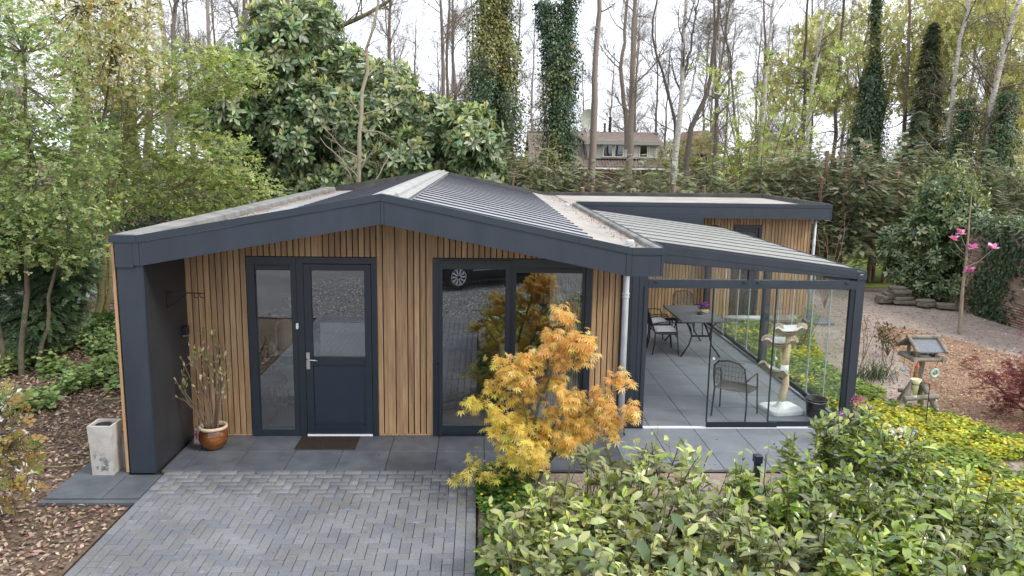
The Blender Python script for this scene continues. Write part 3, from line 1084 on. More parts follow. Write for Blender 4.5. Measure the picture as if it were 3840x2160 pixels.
# room behind the glass
MB().box(-3.7, 1.98, .23, 4.6, -.02, .0).build('room_floor', M['floorwood'], house)
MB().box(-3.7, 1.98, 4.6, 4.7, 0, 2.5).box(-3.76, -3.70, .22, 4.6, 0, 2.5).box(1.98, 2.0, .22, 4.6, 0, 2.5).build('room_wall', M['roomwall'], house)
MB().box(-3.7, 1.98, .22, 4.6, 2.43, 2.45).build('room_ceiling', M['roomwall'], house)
cab = thing('cabinet', 'white cabinet back seen through the front door glass', 'cabinet', (-1.95, 1.6, 0))
MB().box(-2.3, -1.05, 1.15, 1.75, .12, 1.30).box(-3.1, -2.302, 1.35, 1.75, .12, .95).build('cabinet_body', M['plaster'], cab)
MB().box(-3.05, -1.1, 1.40, 1.7, .001, .12).build('plinth', M['dark'], cab)
MB().box(-2.32, -1.03, 1.13, 1.77, 1.302, 1.33).build('cabinet_top', M['dark'], cab)
mir = thing('mirror', 'arched rattan framed mirror behind the narrow side window', 'mirror', (-2.68, .62, .0))
arch = [(-2.82, .66, .98), (-2.82, .66, 1.3)] + [(-2.68 - .14 * math.cos(a), .66, 1.3 + .16 * math.sin(a)) for a in np.linspace(.2, PI - .2, 9)] + [(-2.54, .66, 1.3), (-2.54, .66, .98)]
MB().tube(arch, .016, 8, closed=True).build('rattan_frame', M['wicker'], mir)
MB().add([(x, .665, z) for x, y, z in arch], [tuple(range(len(arch)))]).build('mirror_glass', mat('mirror', (.5, .45, .4), .05, .5, 1.0)[0], mir)
MB().box(-2.95, -2.42, .60, .95, .80, .84).build('mirror_shelf', M['dark'], mir)
for x in (-2.93, -2.44):
    MB().box(x - .02, x + .02, .90, .94, 0, .80).build('leg', M['dark'], mir)
rch = thing('upholstered_chair', 'dark red upholstered chair with curved leg behind the side window', 'chair', (-3.0, .8, 0))
MB().lathe((-3.02, 1.05, .40), [(.0, 0), (.22, 0), (.25, .04), (.23, .1), (0, .13)], 16).build('seat', mat('wine_fabric', (.09, .03, .045), .9)[0], rch, smooth=True)
for sx, sy in ((.18, -.15), (-.18, -.15), (.18, .16), (-.18, .16)):
    MB().tube([(-3.02 + sx, 1.05 + sy, .42), (-3.02 + sx * 1.25, 1.05 + sy * 1.25, .28), (-3.02 + sx * 1.0, 1.05 + sy, .1), (-3.02 + sx * 1.3, 1.05 + sy * 1.3, 0)], [.03, .026, .018, .022], 8).build('leg', mat('dark_wood', (.03, .015, .012), .4)[0], rch)
cur = MB()
pts = []
for j in range(81):
    x = .98 + .42 * j / 80
    pts.append((x, .32 + .03 * math.sin(j * .95)))
cur.add([(x, y, .04) for x, y in pts] + [(x, y, 2.40) for x, y in pts] + [(x, y + .01, .04) for x, y in pts] + [(x, y + .01, 2.40) for x, y in pts],
        [(j, j + 1, 82 + j, 81 + j) for j in range(80)] + [(162 + j, 243 + j, 244 + j, 163 + j) for j in range(80)])
tag(cur.build('curtain', varied('linen_curtain', (.60, .60, .54), (.72, .72, .66), 8, .9, .1, .1), smooth=True), 'pale pleated curtain inside the big window', 'curtain')
ip = thing('potted_plant', 'large leaved houseplant with white pot inside the big window', 'plant', (.95, .55, 0))
MB().lathe((.95, .55, .0), [(0, .0), (.13, .0), (.17, .3), (.15, .3), (.14, .26), (0, .26)], 16).build('pot', M['plaster'], ip, smooth=True)
hp = NP()
m_ = 16
d = nrm(rng.normal(size=(m_, 3)) * A([1, 1, .3]) + A([0, 0, .5]))
S0 = np.tile(A([[.95, .55, .3]]), (m_, 1))
pp, rr = branch(S0, nrm(d * A([.35, .35, 1]) + A([0, 0, 1.5])), rng.uniform(.5, 1.5, m_), .008, 5, .05, .0)
tubes(hp, pp, rr, 4, A([.05, .09, .03]))
scatter(hp, LEAF8, pp[:, -1], d, A([[0, 0, 1.]]) + rvec(m_) * .3, rng.uniform(.22, .36, m_), pal([(.02, .05, .015), (.03, .07, .02)], m_))
hp.build('foliage', M['leafgloss'], ip)
fl = thing('flower_vase', 'vase of white and pink silk flowers inside the big window', 'vase', (.78, .45, .0))
MB().lathe((.78, .45, .9), [(0, 0), (.05, 0), (.07, .1), (.04, .2), (.045, .24), (.038, .24), (0, .05)], 14).build('vase_body', M['plaster'], fl, smooth=True)
MB().box(.6, 1.0, .35, .62, .86, .898).build('window_shelf', M['floorwood'], fl)
MB().box(.62, .65, .37, .6, 0, .86).box(.95, .98, .37, .6, 0, .86).build('shelf_leg', M['floorwood'], fl)
hp = NP()
P = A([.78, .42, 1.55]) + rng.normal(size=(60, 3)) * A([.14, .05, .16])
scatter(hp, ROUND, P, rvec(60), rvec(60), .06, pal([(.7, .65, .62), (.5, .12, .12), (.6, .3, .3)], 60))
tubes(hp, np.stack([np.tile(A([[.78, .45, 1.1]]), (14, 1)), P[:14]], 1), np.full((14, 2), .003), 3, A([.05, .08, .03]))
hp.build('flowers', M['petal'], fl)
for x, z in ((.47, .0), (.30, .0)):
    c = thing('candle', 'cream pillar candle on a stand ' + ('right' if x > .4 else 'left') + ' of the window post', 'candle', (x, .4, 0))
    MB().lathe((x + .05, .45, .95), [(0, 0), (.045, 0), (.045, .22), (0, .215)], 14).build('wax', mat('cream_wax', (.6, .55, .33), .5)[0], c, smooth=True)
    MB().lathe((x + .05, .45, .0), [(0, 0), (.09, 0), (.09, .02), (.015, .04), (.015, .92), (.06, .94), (.06, .949), (0, .949)], 14).build('candle_stand', M['dark'], c, smooth=True)

# small fittings on the end wall
hk = thing('hanging_bracket', 'black iron hanging basket bracket on the dark end wall', 'bracket', (FR, -.66, 1.88))
MB().box(FR + .005, FR + .012, -.675, -.645, 1.86, 2.07).build('wall_plate', M['black'], hk)
MB().bar((FR + .01, -.66, 2.055), (FR + .42, -.66, 2.045), .014, .014).build('arm', M['black'], hk)
MB().tube([(FR + .012, -.66, 1.88), (FR + .12, -.66, 1.93), (FR + .24, -.66, 2.04)], .006, 6).build('brace', M['black'], hk)
for cx_ in (.36, .43):
    MB().tube([(FR + cx_ + .03 * math.cos(a), -.66, 2.02 + .028 * math.sin(a)) for a in np.linspace(.6, 5.6, 12)], .006, 6).build('scroll', M['black'], hk)
wl_ = thing('wall_lamp', 'small black square wall lamp beside the oak cladding', 'lamp', (FR, -.2, 1.45))
MB().box(FR + .004, FR + .07, -.25, -.16, 1.42, 1.54).build('lamp_body', M['black'], wl_, bevel=.006)
MB().box(FR + .015, FR + .06, -.24, -.17, 1.413, 1.42).build('lamp_lens', M['white'], wl_)

# doormat
dm = MB().cbox(-2.33, -1.56, -.53, -.045, .0025, .014, .004).build('doormat', M['mat'])
tag(dm, 'dark brown doormat lying in front of the door', 'doormat')

# ------------------------------------------------------------------ veranda
ver = thing('veranda', 'anthracite glass veranda with sloping pale roof panels', 'veranda', (3.7, 3.8, 0))
VY0, VY1 = .30, 7.02
hz = lambda x: 2.635 - (2.635 - 2.235) * (x - 2.14) / (5.34 - 2.14)
MB().box(2.02, 2.317, VY0, VY0 + .11, 0, 2.4).build('post', M['anthra'], ver)
MB().box(2.10, 2.108, VY0 - .004, VY0, 0, 2.4).box(2.20, 2.206, VY0 - .004, VY0, 0, 2.4).build('post_seam', M['frame'], ver)
MB().box(2.27, 2.326, VY0 - .012, VY0 + .06, 0, 2.02).build('glazing_jamb', M['anthra'], ver)
MB().box(5.215, 5.335, VY0, VY0 + .12, 0, 2.132).build('post', M['anthra'], ver)
MB().box(5.15, 5.214, VY0 + .01, VY0 + .07, 0, 2.01).build('glazing_jamb', M['frame'], ver)
MB().box(5.20, 5.33, 3.70, 3.80, 0, 2.14).build('post', M['anthra'], ver)
MB().box(5.20, 5.33, 7.38, 7.50, 0, 2.14).build('post', M['anthra'], ver)
MB().box(2.32, 5.214, VY0, VY0 + .08, 2.01, 2.11).build('glazing_beam', M['anthra'], ver)
MB().box(2.32, 5.214, VY0 - .006, VY0 + .02, 1.995, 2.035).build('beam_lip', M['anthra2'], ver)
for x in (2.43, 3.65, 3.84, 5.08):
    MB().tube([(x - .022, VY0 - .006, 2.085), (x + .022, VY0 - .006, 2.085)], .012, 8).build('beam_clip', M['black'], ver)
# sloping front rafter
MB().prism([(2.14, hz(2.14) - .27), (5.215, hz(5.215) - .105), (5.215, hz(5.215)), (2.14, hz(2.14))], VY0 - .012, VY0 + .06).build('rafter', M['anthra'], ver)
MB().prism([(2.14, hz(2.14) - .262), (5.1, hz(5.1) - .112), (5.1, hz(5.1) - .107), (2.14, hz(2.14) - .257)], VY0 - .015, VY0 - .0121).build('rafter_line', M['frame'], ver)
MB().prism([(2.14, hz(2.14) - .135), (5.2, hz(5.2) - .078), (5.2, hz(5.2) - .074), (2.14, hz(2.14) - .131)], VY0 - .015, VY0 - .0121).build('rafter_line', M['frame'], ver)
MB().box(3.703, 3.785, VY0 - .004, VY0 + .07, 2.112, 2.31).build('gable_mullion', M['anthra'], ver)
gz0 = lambda x: hz(x) - .27 + (.27 - .105) * (x - 2.14) / (5.215 - 2.14)
MB().prism([(2.33, 2.112), (3.70, 2.112), (3.70, gz0(3.70)), (2.33, gz0(2.33))], VY0 + .03, VY0 + .036).build('gable_pane', M['glassv'], ver)
MB().prism([(3.788, 2.112), (5.18, 2.112), (5.18, 2.12), (3.788, gz0(3.788))], VY0 + .03, VY0 + .036).build('gable_pane', M['glassv'], ver)
# eaves beam on the low side
MB().box(5.216, 5.345, VY0 - .016, 7.40, 2.133, 2.238).build('eaves_beam', M['anthra'], ver)
MB().box(5.335, 5.352, VY0 - .016, 7.40, 2.239, 2.25).build('eaves_lip', M['anthra2'], ver)
MB().bar((5.25, VY0 - .018, 2.205), (5.29, VY0 - .018, 2.205), .002, .006).build('maker_plate', M['alu'], ver)
m, n_, l_, b_ = mat('opal_roof_panel', (.56, .56, .53), .35, .5)
p_ = worldpos(n_)
l_.new(ramp(n_, l_, noise(n_, l_, p_, 90, 3, .8), [(.3, (.60, .60, .55)), (.7, (.80, .80, .76))]), b_.inputs['Base Color'])
tr_ = n_.new('ShaderNodeBsdfTranslucent'); tr_.inputs['Color'].default_value = (.93, .94, .93, 1)
ms_ = n_.new('ShaderNodeMixShader'); ms_.inputs['Fac'].default_value = .7
l_.new(b_.outputs[0], ms_.inputs[1]); l_.new(tr_.outputs[0], ms_.inputs[2]); l_.new(ms_.outputs[0], n_['Material Output'].inputs['Surface'])
M['opal'] = m
ybars = [.31, .72, 1.10, 1.48, 1.86, 2.24, 2.62, 3.0, 3.4, 3.8, 4.2, 4.6, 5.0, 5.4, 5.8, 6.2, 6.6, 7.0]
ybars = [.36] + [.84 + .70 * i for i in range(20)]
ybars = [y for y in ybars if y < 7.05]
for a, b in zip(ybars, ybars[1:]):
    MB().prism([(2.16, hz(2.16) + .002), (5.24, hz(5.24) + .002), (5.24, hz(5.24) + .018), (2.16, hz(2.16) + .018)], a + .012, b - .012).build('roof_panel', M['opal'], ver)
for y in ybars:
    MB().prism([(2.16, hz(2.16) - .05), (5.23, hz(5.23) - .03), (5.23, hz(5.23) + .027), (2.16, hz(2.16) + .027)], y - .014, y + .014).build('roof_bar', M['rib'], ver)
MB().box(2.143, 4.95, YA - .10, YA - .035, 2.29, 2.50).build('wall_flashing', M['anthra2'], ver)
# threshold, front glass panels
MB().box(2.33, 5.15, VY0 - .03, VY0 + .034, -.02, .012).build('threshold_rail', M['alu'], ver)
for k, (xa, xb, yo) in enumerate(((3.225, 4.235, -.012), (4.115, 5.09, .022))):
    g = MB().box(xa, xb, VY0 + yo - .005, VY0 + yo + .005, .085, 2.0).build('sliding_pane', M['glassv'], ver)
    MB().box(xa, xb, VY0 + yo - .014, VY0 + yo + .014, .013, .086).build('pane_rail', M['frame'], g)
    MB().box(xa - .006, xa + .007, VY0 + yo - .016, VY0 + yo + .016, .086, 2.0).build('pane_edge', M['frame'], g)
    MB().tube([(xa + .055, VY0 + yo - .02, 1.01), (xa + .055, VY0 + yo + .02, 1.01)], .016, 10).build('pane_knob', M['alu'], g)
# side wall of six sliding panes in two bays
for y0, y1 in ((.42, 3.70), (3.80, 7.38)):
    n = 5
    w = (y1 - y0) / n
    MB().box(5.185, 5.325, y0, y1, -.02, .010).build('threshold_rail', M['alu'], ver)
    MB().box(5.185, 5.30, y0, y1, 2.02, 2.133).build('glazing_beam', M['anthra'], ver)
    for i in range(n):
        xo = 5.20 + .022 * (i % 3)
        a, b = y0 + i * w - .03, y0 + (i + 1) * w + .03
        g = MB().box(xo - .004, xo + .004, max(a, y0), min(b, y1), .085, 2.02).build('sliding_pane', M['glassv'], ver)
        MB().box(xo - .01, xo + .01, max(a, y0), min(b, y1), .011, .086).build('pane_rail', M['frame'], g)
        if i: MB().box(xo - .007, xo + .007, a - .006, a + .007, .086, 2.02).build('pane_edge', M['zinc'], g)
    MB().box(5.165, 5.184, y0, y1, .011, .034).build('rail_cover', M['zinc'], ver)

# long zinc pipe and weathered log on the ground by the annex wall
tag(MB().tube([(5.7, 7.42, .085), (6.75, 7.42, .085)], .075, 14).build('pipe', M['zinc'], smooth=True), 'grey pipe lying along the foot of the annex wall', 'pipe')
lg = thing('log', 'weathered timber log lying by the annex wall', 'log', (7.0, 7.3, 0))
MB().tube([(6.62, 7.27, .10), (6.9, 7.26, .11), (7.2, 7.28, .115), (7.42, 7.30, .10)], [.085, .10, .105, .09], 12).build('log_bark', M['timberw'], lg)
MB().disc((7.421, 7.30, .10), .075, 14, (1, .05, 0)).build('cut_end', M['sisal'], lg)


# ------------------------------------------------------------------ veranda furniture
def make_chair(label):
    t = thing('garden_chair', label, 'chair', (0, 0, 0), 'woven metal garden chairs in the veranda')
    def lp(*p): return [tuple(q) for q in p]
    sh = .43
    MB().tube(lp((-.25, -.24, 0), (-.245, -.20, .25), (-.235, -.20, sh), (-.235, -.27, .62), (-.22, -.32, .80), (-.15, -.345, .87), (0, -.355, .90), (.15, -.345, .87), (.22, -.32, .80), (.235, -.27, .62), (.235, -.20, sh), (.245, -.20, .25), (.25, -.24, 0)), .013, 8).build('frame', M['chairm'], t, local=True, smooth=True)
    for s in (-1, 1):
        MB().tube(lp((s * .285, .26, 0), (s * .275, .23, .3), (s * .27, .20, .56), (s * .28, .16, .635), (s * .29, .05, .655), (s * .27, -.12, .64), (s * .24, -.235, .60)), .012, 8).build('arm', M['chairm'], t, local=True, smooth=True)
        MB().tube(lp((s * .27, .215, sh - .03), (s * .235, -.2, sh - .02)), .010, 6).build('seat_rail', M['chairm'], t, local=True)
    MB().tube(lp((-.27, .22, sh - .02), (-.1, .235, sh - .01), (.1, .235, sh - .01), (.27, .22, sh - .02)), .011, 6).build('seat_rail', M['chairm'], t, local=True)
    sb = MB()
    for i in range(19):
        u = -1 + 2 * i / 18
        sb.tube(lp((u * .235, -.2, sh - .005), (u * .25, 0, sh - .022), (u * .26, .22, sh - .008)), .0052, 4)
    for j in range(12):
        y = -.18 + .39 * j / 11
        sb.tube(lp((-.25, y, sh - .006), (0, y, sh - .02), (.25, y, sh - .006)), .0042, 4)
    tag(sb.build('seat', M['weave'], t, local=True), kind='stuff')
    bb = MB()
    for i in range(23):
        u = -1 + 2 * i / 22
        zt = .90 - .11 * u * u * u * u - .03 * u * u
        bb.tube(lp((u * .228, -.215, sh + .07), (u * .23, -.26, .62), (u * .218, -.335, zt)), .0050, 4)
    for j in range(6):
        z = sh + .08 + .075 * j
        y = -.22 - (z - sh) * .28
        bb.tube(lp((-.225, y, z), (0, y - .012, z), (.225, y, z)), .0036, 4)
    tag(bb.build('backrest', M['weave'], t, local=True), kind='stuff')
    return t


ch = make_chair('grey chair with empty woven seat seen from behind through the front glass')
spots = [((3.80, .87), -.61, None), ((3.60, 4.63), -PI / 2, 'cushioned chair at the near left side of the grey table'), ((3.62, 5.38), -PI / 2 + .05, 'cushioned chair at the far left side of the grey table'), ((4.46, 6.12), PI + .03, 'chair with rounded back at the far end of the table')]
for i, ((x, y), a, lab) in enumerate(spots):
    c = ch if i == 0 else copy_tree(ch)
    c.location = (x, y, .001)
    c.rotation_euler = (0, 0, a)
    if lab: c['label'] = lab
for (x, y), lab in (((3.63, 4.63), 'pale grey seat cushion on the nearer cushioned chair'), ((3.65, 5.38), 'pale grey seat cushion on the farther cushioned chair')):
    bm = bmesh.new()
    bmesh.ops.create_grid(bm, x_segments=10, y_segments=10, size=.22)
    for v in bm.verts:
        r = max(abs(v.co.x), abs(v.co.y)) / .22
        v.co.z = .05 * (1 - r ** 4) + .006 * math.sin(v.co.x * 60) * math.sin(v.co.y * 55)
    r = bmesh.ops.extrude_face_region(bm, geom=bm.faces[:])
    for g in r['geom']:
        if isinstance(g, bmesh.types.BMVert): g.co.z = -.004 if max(abs(g.co.x), abs(g.co.y)) > .2 else -.012
    bmesh.ops.recalc_face_normals(bm, faces=bm.faces)
    me = bpy.data.meshes.new('seat_cushion')
    bm.to_mesh(me); bm.free()
    me.polygons.foreach_set('use_smooth', [True] * len(me.polygons))
    o = link('seat_cushion', me, M['cushion'])
    o.location = (x, y, .447)
    tag(o, lab, 'cushion')

tb = thing('garden_table', 'grey rectangular garden table on curved black legs', 'table', (4.24, 4.86, 0))
MB().cbox(3.82, 4.67, 4.08, 5.64, .70, .732, .008).build('tabletop', M['tablet'], tb)
MB().bar((3.9, 4.2, .685), (3.9, 5.5, .685), .03, .028).bar((4.58, 4.2, .685), (4.58, 5.5, .685), .03, .028).bar((3.9, 4.2, .685), (4.58, 4.2, .685), .03, .028).bar((3.9, 5.5, .685), (4.58, 5.5, .685), .03, .028).build('apron', M['chairm'], tb)
for yy_, d_ in ((4.27, -1), (5.48, 1)):
    for s in (-1, 1):
        cx_ = 4.245
        MB().tube([(cx_ + s * .32, yy_, .69), (cx_ + s * .20, yy_, .56), (cx_ + s * .17, yy_, .40), (cx_ + s * .22, yy_, .22), (cx_ + s * .38, yy_ + d_ * .05, .0)], .015, 8).build('leg', M['chairm'], tb, smooth=True)
    MB().bar((4.07, yy_, .40), (4.42, yy_, .40), .02, .035).build('leg_brace', M['chairm'], tb)
for x in (4.08, 4.41):
    MB().bar((x, 4.27, .41), (x, 4.88, .69), .02, .03).bar((x, 5.48, .41), (x, 4.92, .69), .02, .03).build('brace', M['chairm'], tb)
MB().lathe((4.53, 4.52, .30), [(.0, 0), (.02, 0), (.02, .04), (0, .04)], 8)
tp = thing('table_planter', 'wooden bowl of purple flowers on the garden table', 'planter', (4.44, 4.83, .733))
MB().lathe((4.44, 4.83, .7335), [(0, 0), (.085, 0), (.095, .085), (.085, .085), (.08, .06), (0, .06)], 18).build('bowl', M['potrim'], tp, smooth=True)
q = NP()
P = A([4.44, 4.83, .83]) + rng.normal(size=(160, 3)) * A([.06, .06, .022])
scatter(q, LEAF4, P, rvec(160) + A([0, 0, .6]), rvec(160), .045, pal([(.05, .08, .03), (.09, .12, .05)], 160))
q.build('foliage', M['leafsoft'], tp)
q = NP()
P = A([4.44, 4.83, .90]) + rng.normal(size=(130, 3)) * A([.055, .055, .022])
scatter(q, ROUND, P, rvec(130), rvec(130) + A([0, -.5, .8]), .030, pal([(.28, .07, .42), (.36, .12, .5), (.2, .05, .33)], 130))
q.build('flowers', M['petal'], tp)
MBa = MB().lathe((4.33, 4.70, .7335), [(0, 0), (.05, 0), (.055, .025), (.045, .025), (.04, .01), (0, .01)], 16)
tag(MBa.build('ashtray', M['black'], smooth=True), 'small dark ashtray on the garden table', 'ashtray')

# cat tree
ct = thing('cat_tree', 'cat scratching tree with cream base and woven leaf beds', 'cat tree', (4.60, 1.05, 0))
bp = []
for j in range(32):
    a = 2 * PI * j / 32
    c_, s_ = math.cos(a), math.sin(a)
    x, y = .275 * math.copysign(abs(c_) ** .4, c_), .25 * math.copysign(abs(s_) ** .4, s_)
    r_ = .18
    bp.append((4.60 + x * math.cos(r_) - y * math.sin(r_), 1.05 + x * math.sin(r_) + y * math.cos(r_)))
b = MB()
n = len(bp)
cx_, cy_ = 4.60, 1.05
rings = [(1.0, .002), (1.01, .03), (1.0, .055), (.96, .066), (.9, .064)]
vs = [(cx_ + (x - cx_) * s, cy_ + (y - cy_) * s, z) for s, z in rings for x, y in bp]
b.add(vs, [(i * n + j, i * n + (j + 1) % n, (i + 1) * n + (j + 1) % n, (i + 1) * n + j) for i in range(4) for j in range(n)] + [tuple(range(4 * n, 5 * n))])
b.build('base', M['plushw'], ct, smooth=False)
MB().lathe((4.58, 1.03, .064), [(.12, 0), (.075, .03), (.058, .09), (.05, .11)], 18).build('post_collar', M['plushw'], ct, smooth=True)
lp_ = [(4.58, 1.03, .16), (4.60, 1.03, .3), (4.625, 1.03, .42), (4.62, 1.04, .55), (4.60, 1.05, .62)]
MB().tube(lp_, [.055, .056, .055, .052, .05], 14).build('post', M['sisal'], ct, smooth=True)
MB().tube([(4.60, 1.05, .60), (4.60, 1.05, .72)], [.062, .058], 14).build('joint_sleeve', M['plushw'], ct, smooth=True)
MB().tube([(4.60, 1.05, .71), (4.615, 1.06, .86), (4.64, 1.08, 1.02), (4.65, 1.09, 1.19)], [.052, .05, .046, .044], 14).build('post', M['sisal'], ct, smooth=True)
MB().tube([(4.60, 1.06, .70), (4.58, 1.12, .85), (4.57, 1.18, .98)], [.045, .04, .038], 12).build('post', M['sisal'], ct, smooth=True)


def leaf_bed(c, r, tilt, name):
    k, rr_ = 30, [0.02, .35, .7, 1.0, 1.04]
    vs, fs = [], []
    for i, f in enumerate(rr_):
        for j in range(k):
            a = 2 * PI * j / k
            w = 1 + .10 * math.sin(3 * a + 1) * f
            z = .09 * f * f + (.03 * math.sin(4 * a) if f > .6 else 0) - (.012 if i == 4 else 0)
            vs.append((c[0] + r * f * w * math.cos(a), c[1] + r * f * w * math.sin(a), c[2] + z + tilt * f * math.cos(a) * r))
    for i in range(len(rr_) - 1):
        for j in range(k):
            fs.append((i * k + j, i * k + (j + 1) % k, (i + 1) * k + (j + 1) % k, (i + 1) * k + j))
    lo = [(x, y, z - .045 * (1 - ((i // k) / 5))) for i, (x, y, z) in enumerate(vs)]
    m_ = MB().add(vs, fs).add(lo, [tuple(reversed(f)) for f in fs])
    o = m_.build(name, M['wicker'], ct, smooth=True)
    v2, f2 = [], []
    for i, f in enumerate((.02, .5, .85)):
        for j in range(k):
            a = 2 * PI * j / k
            v2.append((c[0] + r * f * math.cos(a), c[1] + r * f * math.sin(a), c[2] + .09 * f * f + .016 + tilt * f * math.cos(a) * r))
    for i in range(2):
        for j in range(k): f2.append((i * k + j, i * k + (j + 1) % k, (i + 1) * k + (j + 1) % k, (i + 1) * k + j))
    MB().add(v2, f2).build('bed_cushion', M['plushw'], o, smooth=True)


leaf_bed((4.65, 1.09, 1.19), .235, .12, 'leaf_bed')
leaf_bed((4.56, 1.2, .98), .25, .05, 'leaf_bed')
leaf_bed((4.42, 1.0, .60), .20, -.35, 'leaf_bed')

bk = thing('bucket', 'black plastic builder bucket in the veranda corner', 'bucket', (5.01, .80, 0))
MB().lathe((5.01, .80, .001), [(0, 0), (.118, 0), (.152, .26), (.165, .262), (.165, .274), (.148, .274), (.115, .02), (0, .018)], 24).build('bucket_body', M['black'], bk, smooth=True)
MB().tube([(5.01 + .167 * math.cos(a), .80 + .167 * math.sin(a) * .98, .268 - .03 * abs(math.sin(a))) for a in np.linspace(PI, 2 * PI, 14)], .004, 6).build('handle', M['steel'], bk)

# ------------------------------------------------------------------ porch things
ur = thing('concrete_planter', 'tall square weathered concrete planter beside the end wall', 'planter', (-4.36, -1.2, 0))
b = MB()
cx_, cy_ = -4.352, -1.205
for (w0, z0, w1, z1) in ((.122, .001, .128, .30), (.128, .30, .14, .60)):
    b.add([(cx_ + s * w0, cy_ + t * w0, z0) for s, t in ((-1, -1), (1, -1), (1, 1), (-1, 1))] + [(cx_ + s * w1, cy_ + t * w1, z1) for s, t in ((-1, -1), (1, -1), (1, 1), (-1, 1))], [(0, 1, 5, 4), (1, 2, 6, 5), (2, 3, 7, 6), (3, 0, 4, 7)])
wi = .115
b.add([(cx_ + s * .14, cy_ + t * .14, .6) for s, t in ((-1, -1), (1, -1), (1, 1), (-1, 1))] + [(cx_ + s * wi, cy_ + t * wi, .6) for s, t in ((-1, -1), (1, -1), (1, 1), (-1, 1))] + [(cx_ + s * wi, cy_ + t * wi, .50) for s, t in ((-1, -1), (1, -1), (1, 1), (-1, 1))],
      [(0, 1, 5, 4), (1, 2, 6, 5), (2, 3, 7, 6), (3, 0, 4, 7), (4, 5, 9, 8), (5, 6, 10, 9), (6, 7, 11, 10), (7, 4, 8, 11), (8, 9, 10, 11)])
cm, n_, l_, b_ = mat('stained_concrete', (.4, .38, .33), .85, .2)
p_ = worldpos(n_)
base_ = ramp(n_, l_, noise(n_, l_, p_, 6, 6, .6), [(.3, (.34, .325, .295)), (.7, (.52, .51, .48))])
st_ = ramp(n_, l_, noise(n_, l_, p_, 5.5, 8, .75), [(.53, (1, 1, 1)), (.6, (.22, .27, .33))])
sep = n_.new('ShaderNodeSeparateXYZ'); l_.new(p_, sep.inputs[0])
mr_ = n_.new('ShaderNodeMapRange'); mr_.inputs['From Min'].default_value = .48; mr_.inputs['From Max'].default_value = .1
l_.new(sep.outputs['Z'], mr_.inputs['Value'])
l_.new(mixc(n_, l_, mr_.outputs['Result'], base_, mixc(n_, l_, 1.0, base_, st_, 'MULTIPLY')), b_.inputs['Base Color'])
bump(n_, l_, b_, noise(n_, l_, p_, 50, 5), .3, .004)
b.build('planter_body', cm, ur)
MB().lathe((cx_ - .005, cy_ - .01, .50), [(.085, 0), (.09, .085), (.082, .085), (.078, .02), (0, .02)], 20).build('inner_pot', M['rubber'], ur, smooth=True)

pot = thing('potted_shrub', 'budding bare shrub in a glossy brown pot on the porch', 'potted plant', (-3.33, -.47, 0))
pc = (-3.36, -.46, .001)
MB().lathe(pc, [(0, 0), (.105, 0), (.15, .05), (.18, .13), (.178, .20), (.155, .255), (.15, .262)], 32).build('pot', M['potglaze'], pot, smooth=True)
MB().lathe(pc, [(.148, .255), (.168, .262), (.182, .28), (.178, .302), (.16, .308), (.145, .295), (.14, .25)], 32).build('pot_rim', M['potrim'], pot, smooth=True)
MB().disc((pc[0], pc[1], .262), .142, 20).build('pot_soil', M['soil'], pot)
q = NP()
m_ = 13
az = np.linspace(0, 2 * PI, m_, endpoint=False) + rng.uniform(-.2, .2, m_)
tilt = rng.uniform(.15, 1.05, m_)
tilt[:3] = (.06, .12, .2)
D = np.stack([np.cos(az) * tilt, np.sin(az) * tilt * .55, np.ones(m_)], 1)
S0 = np.stack([pc[0] + .06 * np.cos(az), pc[1] + .05 * np.sin(az), np.full(m_, .25)], 1)
s1, r1 = branch(S0, D, rng.uniform(.85, 1.25, m_), .0105, 7, .06, .05, .45)
s1[0, :, :] = A([[-3.40 + (-.07) * t, -.42 + .1 * t, .25 + 1.2 * t] for t in np.linspace(0, 1, 8)])
tubes(q, s1, r1, 6, A([.16, .115, .085]))
P, D, L, R = kids(s1, r1, 4, .35, .95, .65, .34, .7)
s2, r2 = branch(P, D, L, R * .8, 4, .08, .15, .6)
tubes(q, s2, r2, 5, A([.17, .125, .09]))
q.build('stems', M['twig'], pot)
q = NP()
tips = np.concatenate([s1[:, -1], s2[:, -1], s2[:, 2], s1[:, 5]])
td = np.concatenate([s1[:, -1] - s1[:, -2], s2[:, -1] - s2[:, -2], s2[:, 2] - s2[:, 1], rvec(m_)])
for r_ in range(2):
    scatter(q, LEAF4, tips, nrm(td) + rvec(len(tips)) * .35, rvec(len(tips)), rng.uniform(.05, .085, len(tips)), pal([(.50, .46, .27), (.58, .52, .36), (.38, .38, .18)], len(tips)))
green = tips[rng.choice(len(tips), 5)]
for r_ in range(5):
    scatter(q, LEAF4, green, rvec(5) + A([0, 0, .3]), A([[0, 0, 1.]]) + rvec(5) * .3, .07, pal([(.20, .30, .06), (.28, .36, .09)], 5))
q.build('buds', M['leafsoft'], pot)

bag = thing('bulb_bag', 'clear bag of flower bulbs with colourful hyacinth card behind the pot', 'bag', (-3.58, -.36, 0))
MB().hexa([(-3.66, -.34, .002), (-3.50, -.40, .002), (-3.48, -.34, .002), (-3.64, -.28, .002), (-3.64, -.33, .25), (-3.50, -.385, .25), (-3.495, -.36, .25), (-3.63, -.30, .25)]).build('bag_body', varied('bulb_net', (.20, .13, .09), (.5, .42, .34), 30, .4, .5, .6, 40, .02), bag)
c0 = [A([-3.645, -.352, .03]), A([-3.475, -.412, .03]), A([-3.495, -.40, .22]), A([-3.635, -.345, .22])]
MB().hexa([tuple(c0[0]), tuple(c0[1]), tuple(c0[1] + A([0, .006, 0])), tuple(c0[0] + A([0, .006, 0])), tuple(c0[3]), tuple(c0[2]), tuple(c0[2] + A([0, .006, 0])), tuple(c0[3] + A([0, .006, 0]))]).build('picture_card', mat('card', (.62, .55, .5), .5)[0], bag)
